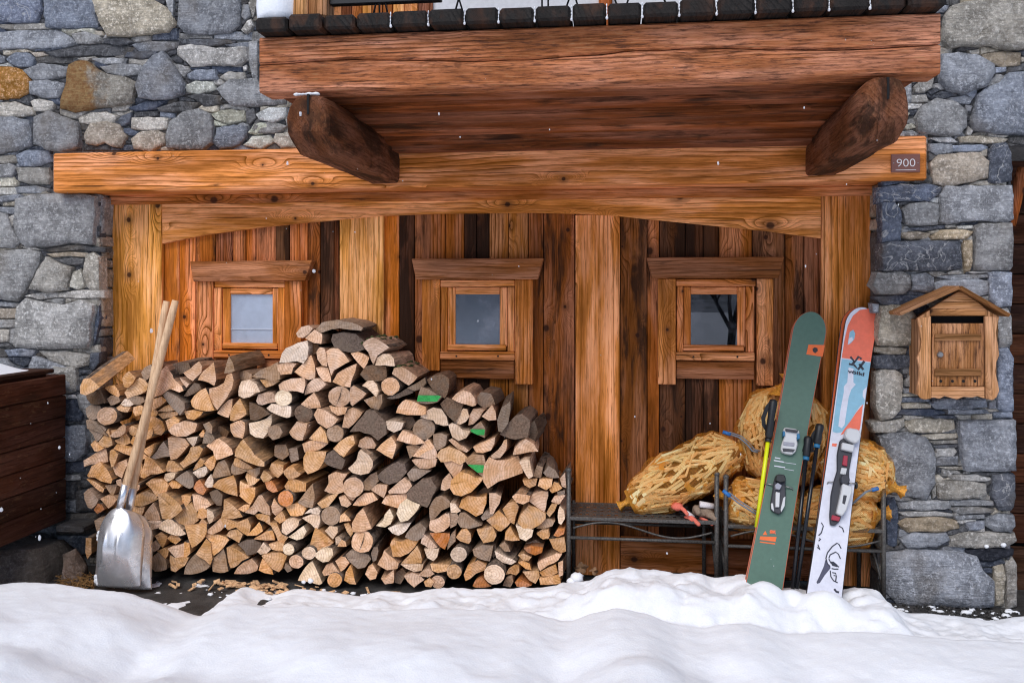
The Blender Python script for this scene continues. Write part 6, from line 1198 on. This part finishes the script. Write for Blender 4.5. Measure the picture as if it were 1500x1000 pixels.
# ------------------------------------------------------------------ skis
class Plane:
    def __init__(s, foot_px, foot_Y, tip_px, tip_Y):
        s.a = W(*foot_px, foot_Y); s.b = W(*tip_px, tip_Y); s.u = (s.b - s.a).normalized(); s.L = (s.b - s.a).length
        s.v = Vector((1, 0, 0)) - s.u * s.u.x; s.v.normalize(); s.n = s.u.cross(s.v).normalized()
        if s.n.y > 0: s.n = -s.n
    def uv(s, px, py): p = RP(px, py, s.a, s.n) - s.a; return p.dot(s.u), p.dot(s.v)
    def at(s, u, v, h=0.0): return s.a + s.u * u + s.v * v + s.n * h
    def bend(s, u): return 0.10 * max(0, u - (s.L - 0.22)) ** 2 / 0.05 * 0.35
    def P(s, u, v, h=0.0): return s.at(u, v, h + s.bend(u))
def ski_body(name, pl, half, parent, top_mat, edge_mat, h0, th, under=0.14, shrink=0.0):
    """one ski: tip rounded and turned up, slight sidecut, tail running down into the snow"""
    N = 90; rows = []
    for i in range(N + 1):
        q_ = i / N; u = -under + (pl.L + under) * (1 - (1 - q_) ** 1.9); s = u / pl.L
        w_ = half * (0.93 + 0.10 * (2 * s - 0.95) ** 2)
        e = (pl.L - u) / (half * 1.35)
        if e < 1: w_ *= math.sqrt(max(0.0, 1 - (1 - e) ** 2)) * 0.97 + 0.03
        rows.append((u, max(0.004, w_ - shrink)))
    V, Fc, mi = [], [], []
    for u, w_ in rows: V += [pl.P(u, -w_, h0 - th), pl.P(u, w_, h0 - th), pl.P(u, w_, h0 - 0.001), pl.P(u, w_ - 0.0022, h0), pl.P(u, -w_ + 0.0022, h0), pl.P(u, -w_, h0 - 0.001)]
    for i in range(N):
        for k in range(6): Fc.append((i * 6 + k, i * 6 + (k + 1) % 6, (i + 1) * 6 + (k + 1) % 6, (i + 1) * 6 + k)); mi.append(0 if k == 3 else 1)
    Fc += [tuple(range(6)), tuple(range(N * 6 + 5, N * 6 - 1, -1))]; mi += [1, 1]
    o = mk(name, V, Fc, [top_mat, edge_mat], parent, mi=mi); fix_normals(o); return o
def ski_decal(name, pl, poly, mat, parent, h=0.0008, h0=0.0):
    pts = [pl.uv(x, y) for x, y in poly]
    bm = bmesh.new(); vs_ = [bm.verts.new((u, v, 0)) for u, v in pts]; fc = bm.faces.new(vs_); bmesh.ops.triangulate(bm, faces=[fc])
    bmesh.ops.subdivide_edges(bm, edges=bm.edges[:], cuts=2, use_grid_fill=True)
    bm.verts.index_update(); V = [pl.P(q.co.x, q.co.y, h0 + h) for q in bm.verts]; Fc = [tuple(q.index for q in ff.verts) for ff in bm.faces]; bm.free()
    o = mk(name, V, Fc, mat, parent); 
    if sum((p.normal.y for p in o.data.polygons)) > 0: o.data.flip_normals()
    return o
def ski_block(name, pl, poly, z0_, z1_, mat, parent, bev=0.0015):
    pts = [pl.uv(x, y) for x, y in poly]; n = len(pts)
    V = [pl.at(u, v, z0_) for u, v in pts] + [pl.at(u, v, z1_) for u, v in pts]
    c_ = sum(V, Vector()) / len(V); me = bpy.data.meshes.new(name); me.from_pydata([p - c_ for p in V], [], [tuple(range(n)), tuple(range(2 * n - 1, n - 1, -1))] + [(i, i + n, (i + 1) % n + n, (i + 1) % n) for i in range(n)])
    me.materials.append(mat); bm = bmesh.new(); bm.from_mesh(me); bmesh.ops.recalc_face_normals(bm, faces=bm.faces[:]); bm.to_mesh(me); bm.free(); bevel_mesh(me, bev); return link(name, me, c_, parent)
def line_decal(name, pl, pts, w_, mat, parent, h=0.0012):
    q = [pl.uv(x, y) for x, y in pts]; V, Fc = [], []
    for i, (u, v) in enumerate(q):
        a, b = q[max(i - 1, 0)], q[min(i + 1, len(q) - 1)]; tx, ty = b[0] - a[0], b[1] - a[1]; l = math.hypot(tx, ty) or 1
        V += [pl.P(u - ty / l * w_, v + tx / l * w_, h), pl.P(u + ty / l * w_, v - tx / l * w_, h)]
    for i in range(len(q) - 1): Fc.append((2 * i, 2 * i + 1, 2 * i + 3, 2 * i + 2))
    return mk(name, V, Fc, mat, parent)
def skim(name, col, rough=0.42): return simple(name, lin(*col, 1.05), rough, 0, 45, 0.06)
M['ski_green'] = skim('ski_green', (78, 108, 92)); M['ski_edge_o'] = skim('ski_edge_orange', (196, 96, 62)); M['ski_orange'] = skim('ski_sticker_orange', (232, 106, 42)); M['ski_white'] = skim('ski_white', (214, 214, 224)); M['ski_coral'] = skim('ski_coral', (236, 112, 82)); M['ski_blue'] = skim('ski_blue', (136, 184, 204)); M['ski_ink'] = skim('ski_ink', (38, 40, 54)); M['ski_slate'] = skim('ski_slate', (74, 74, 92)); M['ski_dark'] = skim('ski_sidewall', (40, 32, 34)); M['ski_back_o'] = skim('ski_base_orange', (214, 92, 36)); M['bind_grey'] = skim('binding_grey', (52, 52, 58)); M['bind_red'] = skim('binding_red', (160, 40, 60)); M['bind_blue'] = skim('binding_blue', (40, 110, 150)); M['ski_grey'] = skim('ski_grey', (150, 150, 160))
# green pair
GP = Plane((1119, 862), -0.58, (1189.5, 461), -0.115)
hw = 0.0715
gs = thing('ski', GP.at(-0.1, 0), 'front green ski with orange sticker and white binding', 'ski', 'green ski pair'); gb = thing('ski', GP.at(-0.1, 0, -0.03), 'rear ski of the green pair, only its orange edge showing', 'ski', 'green ski pair')
ski_body('ski_core', GP, hw, gs, M['ski_green'], M['ski_edge_o'], 0.0, 0.011)
ski_body('ski_core', GP, hw + 0.003, gb, M['ski_green'], M['ski_edge_o'], -0.018, 0.011)
st = ski_decal('sticker', GP, [(1184, 505), (1208, 506), (1205, 522.5), (1181, 519)], M['ski_orange'], gs)
ski_decal('emblem', GP, [(1190, 511), (1193, 509), (1197, 510), (1198, 514), (1194, 517.5), (1190.5, 515)], M['ski_dark'], st, 0.0012)
for pts in ([(1135, 670), (1143, 671.5)], [(1133.5, 674), (1148, 676.5)], [(1134, 682), (1150, 684.5)]): line_decal('print_line', GP, pts, 0.0022, M['ski_white'], gs)
for pts in ([(1148, 677), (1166, 679.5)], [(1149, 686.5), (1163, 689)]): line_decal('print_line', GP, pts, 0.0009, M['ski_white'], gs)
for pts in ([(1117, 783), (1121, 777), (1124, 783)], [(1128, 776.5), (1136, 776.5), (1135, 781), (1127.5, 781)], [(1113.5, 785), (1137.5, 786), (1136, 793), (1112.5, 790)], [(1113, 792.5), (1135.5, 795), (1135, 797), (1113, 794)]): ski_decal('print', GP, pts, M['ski_orange'], gs)
text_mesh('lettering', 'CA', M['ski_coral'], gs, GP.P(*GP.uv(1132, 778.8), 0.0014), GP.v, GP.u, 0.012, 0.026, 0.0016 if GP.v.cross(GP.u).y < 0 else -0.0016, 0.02)
toe = ski_block('toe_binding', GP, [(1146, 630), (1149, 627.5), (1165, 630), (1170, 634), (1168, 640), (1165.5, 644), (1167, 652), (1164, 663), (1159, 667), (1151, 666), (1143.5, 663), (1142.5, 657), (1145, 648), (1148, 641), (1146, 635)], 0.0, 0.026, M['white_paint'], gs, 0.004)
ski_block('toe_pivot', GP, [(1145, 633), (1148, 634), (1148.5, 640), (1145, 641)], 0.004, 0.032, M['bind_blue'], toe); ski_block('toe_pivot', GP, [(1165, 638), (1169, 637), (1170, 644), (1166, 646)], 0.004, 0.032, M['bind_blue'], toe)
ski_block('toe_jaw', GP, [(1148, 630.5), (1167, 633), (1165, 636), (1149, 633.5)], 0.01, 0.040, M['bind_grey'], toe); ski_block('toe_plate', GP, [(1146, 649), (1162, 650.5), (1161.5, 655.5), (1145.5, 654)], 0.01, 0.030, M['ski_grey'], toe); ski_block('toe_pad', GP, [(1144.5, 658), (1163, 660), (1160, 664), (1145.5, 663)], 0.01, 0.029, M['bind_grey'], toe)
heel = ski_block('heel_binding', GP, [(1135, 697), (1140, 695), (1148, 696), (1150, 700), (1149.5, 712), (1150, 726), (1147, 745), (1142.5, 753), (1137, 753), (1128, 747), (1128, 735), (1131, 718), (1132.5, 706)], 0.0, 0.020, M['bind_grey'], gs, 0.004)
ski_block('heel_track', GP, [(1134.5, 722), (1140.5, 723), (1139.5, 744), (1134, 744)], 0.01, 0.034, M['white_paint'], heel); ski_block('heel_cup', GP, [(1133, 712), (1137, 709), (1143, 713), (1140, 719), (1134, 718)], 0.012, 0.040, M['ski_grey'], heel); ski_block('heel_lever', GP, [(1135, 698), (1146, 698), (1148, 707), (1140, 709), (1134, 706)], 0.01, 0.046, M['black'], heel)
ski_block('heel_fin', GP, [(1128, 738), (1131, 738), (1132.5, 750), (1128.5, 746)], 0.005, 0.026, M['white_paint'], heel); ski_block('heel_fin', GP, [(1146, 730), (1149, 728), (1148, 742), (1143, 751), (1142, 747)], 0.005, 0.026, M['white_paint'], heel)
for sgn, p0_, p1_, p2_ in ((-1, (1133, 711), (1124, 708.5), (1118, 710)), (1, (1150, 713), (1160, 715), (1164, 722))):
    tube('brake_arm', [GP.at(*GP.uv(*p0_), 0.015), GP.at(*GP.uv(*p1_), 0.006), GP.at(*GP.uv(*p2_), -0.01)], 0.0026, M['screw'], heel, 6); c_ = GP.at(*GP.uv(*p2_), -0.012); v, f = blob(c_, 0.012, 0.008, 0.010, 2, 8, 6, .1); mk('brake_pad', v, f, M['black'], heel, smooth=True)
# white pair
WP = Plane((1207.5, 872), -0.60, (1263, 454.5), -0.12)
hv = 0.0665
ws = thing('ski', WP.at(-0.1, 0), 'front white ski with coral and blue tip, drawn face and white binding', 'ski', 'white ski pair'); wb = thing('ski', WP.at(-0.1, -0.03, -0.03), 'rear ski of the white pair with orange tip peeking out', 'ski', 'white ski pair')
ski_body('ski_core', WP, hv, ws, M['ski_white'], M['ski_dark'], 0.0, 0.011)
WP2 = Plane((1206.5, 872), -0.575, (1256, 455), -0.09); ski_body('ski_core', WP2, hv - 0.002, wb, M['ski_back_o'], M['ski_dark'], 0.0, 0.011)
ski_decal('coral_field', WP, [(1233, 524), (1237, 497), (1241, 478), (1247.5, 465), (1257, 457.5), (1270, 456), (1279, 460), (1283, 469), (1283, 484), (1279, 506), (1275.5, 530)], M['ski_coral'], ws)
ski_decal('blue_field', WP, [(1233, 525.5), (1275.2, 531.5), (1271, 560), (1266, 592), (1260, 594), (1252, 606), (1243, 622), (1235, 632), (1226, 634), (1219.5, 632), (1224.5, 590)], M['ski_blue'], ws)
ski_decal('coral_field', WP, [(1264, 592), (1260, 626), (1256.5, 636), (1238, 634), (1231, 637), (1236, 629), (1246, 616), (1254, 604)], M['ski_coral'], ws, 0.0012)
ski_decal('white_figure', WP, [(1243, 538), (1250, 540), (1250, 560), (1253.5, 563), (1247, 570), (1243, 582), (1237, 622), (1233, 627), (1228, 624), (1231, 600), (1236, 574), (1236, 566), (1241, 560)], M['ski_white'], ws, 0.0012)
ski_decal('white_figure', WP, [(1270, 566), (1266.5, 586), (1263.5, 580), (1264, 572)], M['ski_white'], ws, 0.0012)
ski_decal('eye', WP, [(1244, 487), (1249, 484), (1252, 489), (1251, 497), (1246, 503), (1241.5, 505)], M['ski_blue'], ws, 0.0012); ski_decal('eye', WP, [(1243, 496), (1248, 494), (1249, 499), (1242, 505)], M['ski_white'], ws, 0.0016)
def stroke(pts, w_=0.0052): line_decal('logo', WP, pts, w_, M['ski_ink'], ws, 0.0018)
stroke([(1245.5, 522.5), (1252, 530), (1257.5, 522.5), (1262, 526)]); stroke([(1243.5, 533), (1248, 534), (1252, 529)]); stroke([(1250.5, 534), (1257, 541), (1266, 529)]); stroke([(1258.5, 533), (1264.5, 541.5)])
text_mesh('lettering', 'völkl', M['ski_ink'], ws, WP.P(*WP.uv(1253.5, 546), 0.002), WP.v, WP.u, 0.016, 0.070, 0.002 if WP.v.cross(WP.u).y < 0 else -0.002, 0.03)
ski_decal('coral_mark', WP, [(1219, 649), (1226, 649.5), (1225, 654), (1218.5, 653)], M['ski_coral'], ws)
# the drawn face on the tail
def ink(pts, w_=0.0022): line_decal('ink_line', WP, pts, w_, M['ski_ink'], ws, 0.0014)
ski_decal('shadow_shape', WP, [(1209, 819), (1207, 828), (1200, 844), (1196, 852), (1197, 854.5), (1201, 853), (1208, 842), (1217, 831), (1212.5, 826)], M['ski_slate'], ws)  # printed slate area of the drawn face
ink([(1209.5, 818), (1212, 809), (1219, 800), (1226, 795), (1229, 797), (1232, 803)]); ink([(1210, 818), (1212, 825), (1216, 829)]); ink([(1214, 817), (1216, 812), (1224, 808), (1228, 811), (1231, 818)]); ink([(1214, 818), (1217, 824), (1222, 826), (1229, 830)])
ski_decal('drawn_eye', WP, [(1216, 822), (1221, 822), (1227, 827), (1226, 830), (1219, 828)], M['ski_ink'], ws, 0.0012)
ink([(1218, 832), (1222, 833), (1228, 833)]); ink([(1216, 835), (1217, 844), (1221, 850), (1227, 853)]); ink([(1219, 838), (1224, 839), (1225, 843), (1221, 842)]); ink([(1225, 843), (1224, 851)]); ink([(1222, 862), (1225, 866), (1229, 867)], 0.004)
ink([(1203, 765), (1206, 770), (1203, 780), (1199, 784)]); ink([(1200, 788), (1202, 789), (1199, 792)]); ink([(1198, 797), (1201, 805), (1197, 801)]); ink([(1229, 770), (1234, 773), (1236, 779)])
# white pair's binding with its long heel unit
base = ski_block('binding_base', WP, [(1229, 646), (1238, 640), (1249, 648), (1247, 668), (1243, 690), (1243, 708), (1240, 720), (1234, 748), (1229, 764), (1222, 770), (1215, 769), (1214, 755), (1216, 725), (1220, 706), (1225, 690), (1225, 666)], 0.0, 0.014, M['bind_grey'], ws, 0.004)
ski_block('toe_piece', WP, [(1236, 632), (1240, 629.5), (1254, 632), (1258, 638), (1256, 648), (1250, 652), (1240, 648), (1234, 642)], 0.005, 0.044, M['white_paint'], base, 0.005); ski_block('toe_plate', WP, [(1231, 650), (1249, 654), (1247, 664), (1230, 660)], 0.012, 0.034, M['white_paint'], base, 0.003)
ski_block('release_window', WP, [(1234, 668), (1240, 669), (1239, 684), (1232, 682)], 0.012, 0.024, M['bind_red'], base); ski_block('toe_track', WP, [(1231, 686), (1239, 687), (1237, 697), (1229, 695)], 0.010, 0.022, M['white_paint'], base)
ski_block('heel_turret', WP, [(1228, 700), (1233, 696), (1240, 698), (1242, 706), (1238, 712), (1229, 710)], 0.010, 0.040, M['bind_grey'], base, 0.004); ski_block('heel_arm', WP, [(1231, 710), (1245, 715), (1245, 722), (1237, 748), (1231, 757), (1222, 754), (1226, 736), (1229, 722)], 0.012, 0.042, M['white_paint'], base, 0.004)
ski_block('heel_slot', WP, [(1232, 727), (1237, 728), (1234, 741), (1230, 739)], 0.03, 0.0435, M['bind_grey'], base); ski_block('heel_tail', WP, [(1217, 755), (1229, 758), (1227, 764), (1216, 762)], 0.010, 0.026, M['bind_red'], base)
for p0_, p1_, p2_ in (((1221, 706), (1213, 706), (1208, 715)), ((1243, 708), (1252, 708), (1256, 709))):
    tube('brake_arm', [WP.at(*WP.uv(*p0_), 0.012), WP.at(*WP.uv(*p1_), 0.006), WP.at(*WP.uv(*p2_), -0.02)], 0.0026, M['screw'], base, 6); c_ = WP.at(*WP.uv(*p2_), -0.022); v, f = blob(c_, 0.008, 0.008, 0.016, 2, 8, 6, .1); mk('brake_pad', v, f, M['black'], base, smooth=True)
# ------------------------------------------------------------------ ski poles
M['pole_yellow'] = simple('pole_yellow', lin(222, 226, 20, 1.1), 0.35); M['pole_black'] = simple('pole_black', (0.010, 0.011, 0.014), 0.25)
def pole(label, top, bot, Y0_, Y1_, gl, rad, shaft, lower=None, strap=None):
    a = W(*top, Y0_); b = W(*bot, Y1_); d = (b - a).normalized(); L = (b - a).length
    t = thing('ski_pole', b, label, 'ski pole', 'ski poles among the skis')
    tube('grip', [a - d * 0.004, a, a + d * 0.012, a + d * gl * 0.45, a + d * gl * 0.9, a + d * gl], [0.009, 0.0155, 0.0185, 0.0150, 0.0165, 0.012], M['black'], t, 12)
    tube('shaft', [a + d * gl * 0.9, b], rad, M[shaft], t, 10)
    tube('collar', [a + d * gl, a + d * (gl + 0.014)], rad * 1.6, M['bind_blue' if shaft == 'pole_black' else 'black'], t, 10)
    if strap:
        pts = [W(x, y, Y0_ - 0.01) for x, y in strap]; V, Fc = [], []
        for i, p in enumerate(pts):
            tg = (pts[min(i + 1, len(pts) - 1)] - pts[max(i - 1, 0)]).normalized(); s_ = tg.cross(Vector((0, 1, 0))).normalized() * 0.0085
            V += [p - s_, p + s_, p + s_ + Vector((0, 0.003, 0)), p - s_ + Vector((0, 0.003, 0))]
        for i in range(len(pts) - 1):
            for k in range(4): Fc.append((i * 4 + k, i * 4 + (k + 1) % 4, i * 4 + 4 + (k + 1) % 4, i * 4 + 4 + k))
        fix_normals(mk('strap', V, Fc, M['black'], t))
    return t
pole('neon yellow ski pole with black grip and strap left of green skis', (1133, 586), (1108, 772), -0.345, -0.46, 0.165, 0.0085, 'pole_yellow', None, [(1131, 588), (1124, 596), (1118, 612), (1119, 622), (1124, 630), (1128, 640)])
pole('black ski pole with wrist strap mostly hidden behind the green ski', (1146, 606), (1130, 720), -0.27, -0.30, 0.15, 0.008, 'pole_black', None, [(1144, 608), (1137, 618), (1134, 632), (1134, 650), (1137, 657)])
pole('black ski pole standing left in the pair between the skis', (1184, 640), (1161, 862), -0.35, -0.56, 0.085, 0.0082, 'pole_black', None, [(1183, 643), (1178, 660), (1173, 690), (1168, 704)])
pole('black ski pole standing right in the pair, its grip higher', (1201, 622), (1167, 862), -0.35, -0.56, 0.085, 0.0082, 'pole_black', None, [(1200, 626), (1192, 636), (1188, 650), (1190, 662)])

# ------------------------------------------------------------------ ground litter
M['leaf'] = simple('dead_leaf', lin(150, 116, 86, 1.15), 0.85, 0, 50, 0.3, 0.3, 0.002)
def leaf(label, px, py, Y, s, rot):
    c_ = W(px, py, Y); n = 18; V = [c_]; rn = random.Random(px)
    for i in range(n):
        a = 2 * math.pi * i / n + rot; r = s * (0.55 + 0.45 * abs(math.cos(2.5 * (a - rot)))) * rn.uniform(.85, 1.1)
        V.append(c_ + Vector((math.cos(a) * r, -0.01 * math.sin(3 * a), math.sin(a) * r * 0.62 + 0.006 * math.sin(2 * a))))
    m_ = len(V); V += [p + Vector((0, 0.0015, 0)) for p in V]; Fc = []
    for i in range(n): Fc += [(0, 1 + i, 1 + (i + 1) % n), (m_, m_ + 1 + (i + 1) % n, m_ + 1 + i)]
    o = mk('dead_leaf', V, Fc, M['leaf']); tag(o, label, 'leaf', 'dead leaves under the open bench')
leaf('large curled brown leaf lying under the open bench beside the woodpile', 850, 831, -0.20, 0.040, 0.3); leaf('smaller brown leaf beside the large one under the open bench', 869, 836, -0.22, 0.026, 1.1)
gm = MB()
for i in range(700):
    if random.random() < 0.55: p = W(random.uniform(1285, 1520), 860, random.uniform(-0.46, -0.22))
    else: p = W(random.uniform(835, 1290), 850, random.uniform(-0.36, -0.03))
    r = random.uniform(0.003, 0.009); p.z = r * 0.4; gm.add(blob(p, r, r, r * 0.7, i, 5, 3, 0.4))
tag(gm.build('gravel', simple('black_gravel', (0.045, 0.042, 0.040), 0.8, 0, 90, 0.6)), 'dark gravel scattered at the foot of the pillar and benches', 'gravel', kind='stuff')
cl = MB()
for i in range(230):
    k = random.random()
    if k < 0.35: p = W(random.uniform(470, 640), 860, random.uniform(-0.47, -0.36))
    elif k < 0.7: p = W(random.uniform(1295, 1510), 880, random.uniform(-0.46, -0.24))
    elif k < 0.85: p = W(random.uniform(285, 470), 860, random.uniform(-0.5, -0.4))
    else: p = W(random.uniform(820, 1290), 850, random.uniform(-0.40, -0.32))
    r = 0.002 + 0.013 * random.random() ** 3; p.z = r * 0.2; cl.add(blob(p, r * random.uniform(1, 2), r, r * 0.6, i, 8, 6, 0.6))
for px, py, r in ((845, 846, .03), (838, 852, .025), (455, 850, .014), (445, 852, .010), (1470, 798, .012), (1445, 800, .010)):
    p = W(px, py, -0.40 if px < 1400 else YR - 0.02); cl.add(blob(p, r, r * .8, r * .8, px, 9, 6, .3))
tag(cl.build('snow_crumbs', M['snow'], None, smooth=True), 'crumbs of snow scattered on the dark ground before the wall', 'snow', kind='stuff')
# falling flakes
fl = MB(); spots = [(643, 167, 5), (674, 201, 4), (1052, 239, 6), (460, 397, 9), (421, 239, 7), (440, 167, 8), (1178, 158, 4), (632, 555, 4), (960, 0, 3), (1316, 300, 3), (222, 484, 7), (58, 787, 7), (87, 655, 6), (2, 746, 8), (102, 665, 3), (977, 810, 5), (178, 782, 6), (700, 470, 3), (1040, 620, 3), (930, 610, 3), (805, 190, 3), (590, 265, 3), (760, 390, 3), (1180, 390, 4), (520, 340, 3), (390, 320, 3), (1330, 360, 3), (1240, 270, 3), (880, 520, 2), (330, 770, 4), (1085, 665, 3), (1270, 590, 3), (1480, 480, 3), (45, 620, 2), (70, 590, 3), (30, 700, 2), (60, 745, 2)]
for i in range(40): spots.append((random.uniform(0, 1500), random.uniform(0, 850), random.uniform(1.0, 2.0)))
for i, (px, py, r) in enumerate(spots):
    Yq = random.uniform(-2.3, -1.4); p = W(px, py, Yq); rr = r * 0.34 * (p - CAM).length / F; fl.add(blob(p, rr * 0.8, rr * 0.7, rr * random.uniform(0.8, 1.5), i, 7, 5, 0.5))
M['flake'] = newmat('drifting_flake'); g_ = G(M['flake']); mx = g_.n.new('ShaderNodeMixShader'); mx.inputs[0].default_value = 0.5; g_.t.links.new(g_.node('BsdfTransparent').outputs[0], mx.inputs[1]); g_.t.links.new(g_.node('BsdfDiffuse', {'Color': (0.9, 0.9, 0.92, 1)}).outputs[0], mx.inputs[2]); g_.out(mx.outputs[0])
tag(fl.build('falling_snow', M['flake'], None, smooth=True), 'snowflakes drifting down in the air before the chalet', 'snowflakes', kind='stuff')
# ------------------------------------------------------------------ bare trees across the yard, seen only in the window panes
M['tree'] = simple('dark_bark', (0.045, 0.038, 0.034), 0.9, 0, 12, 0.4)
def bare_tree(x, y, h, seed, label):
    rn = random.Random(seed); t = thing('bare_tree', (x, y, 0), label, 'tree', 'bare trees across the yard'); mb = MB(); cr = MB()
    def limb(p, d, l, r, depth, m_):
        pts = [p]; q = p.copy(); dd = d.copy()
        for i in range(4):
            dd = (dd + Vector((rn.uniform(-.25, .25), rn.uniform(-.25, .25), rn.uniform(-.05, .2)))).normalized(); q = q + dd * (l / 4); pts.append(q.copy())
        m_.add(tube_data(pts, [r * (1 - 0.15 * i) for i in range(5)], 5, False))
        if depth:
            for k in range(4):
                a = pts[rn.randint(1, 4)]; nd = (dd + Vector((rn.uniform(-1, 1), rn.uniform(-1, 1), rn.uniform(-.2, .7)))).normalized(); limb(a, nd, l * rn.uniform(.5, .75), r * 0.5, depth - 1, cr)
    limb(Vector((x, y, -0.1)), Vector((0, 0, 1)), h * 0.5, h * 0.013, 4, mb); mb.build('trunk', M['tree'], t, smooth=True); cr.build('crown', M['tree'], t, smooth=True)
bare_tree(-3.5, -11, 7, 2, 'bare leafless tree mirrored in the window nearest the skis'); bare_tree(1.9, -10.5, 6, 5, 'second bare tree across the yard, mirrored beside the first'); bare_tree(5.5, -14, 8, 9, 'farther bare tree across the yard behind the others')
hl = heightfield('hill', np.linspace(-90, 90, 60), np.linspace(-140, -28, 40), lambda X, Y: (20 + 8 * vnoise(X, Y, 0.03, 20) + 4 * vnoise(X, Y, 0.11, 21)) * sstep(-28, -120, Y) - 0.5, two_noise('far_wooded_slope', (0.10, 0.105, 0.11), (0.42, 0.43, 0.46), 0.15, 0.9, 0.95, 0.0, 0.01)); hl['kind'] = 'structure'
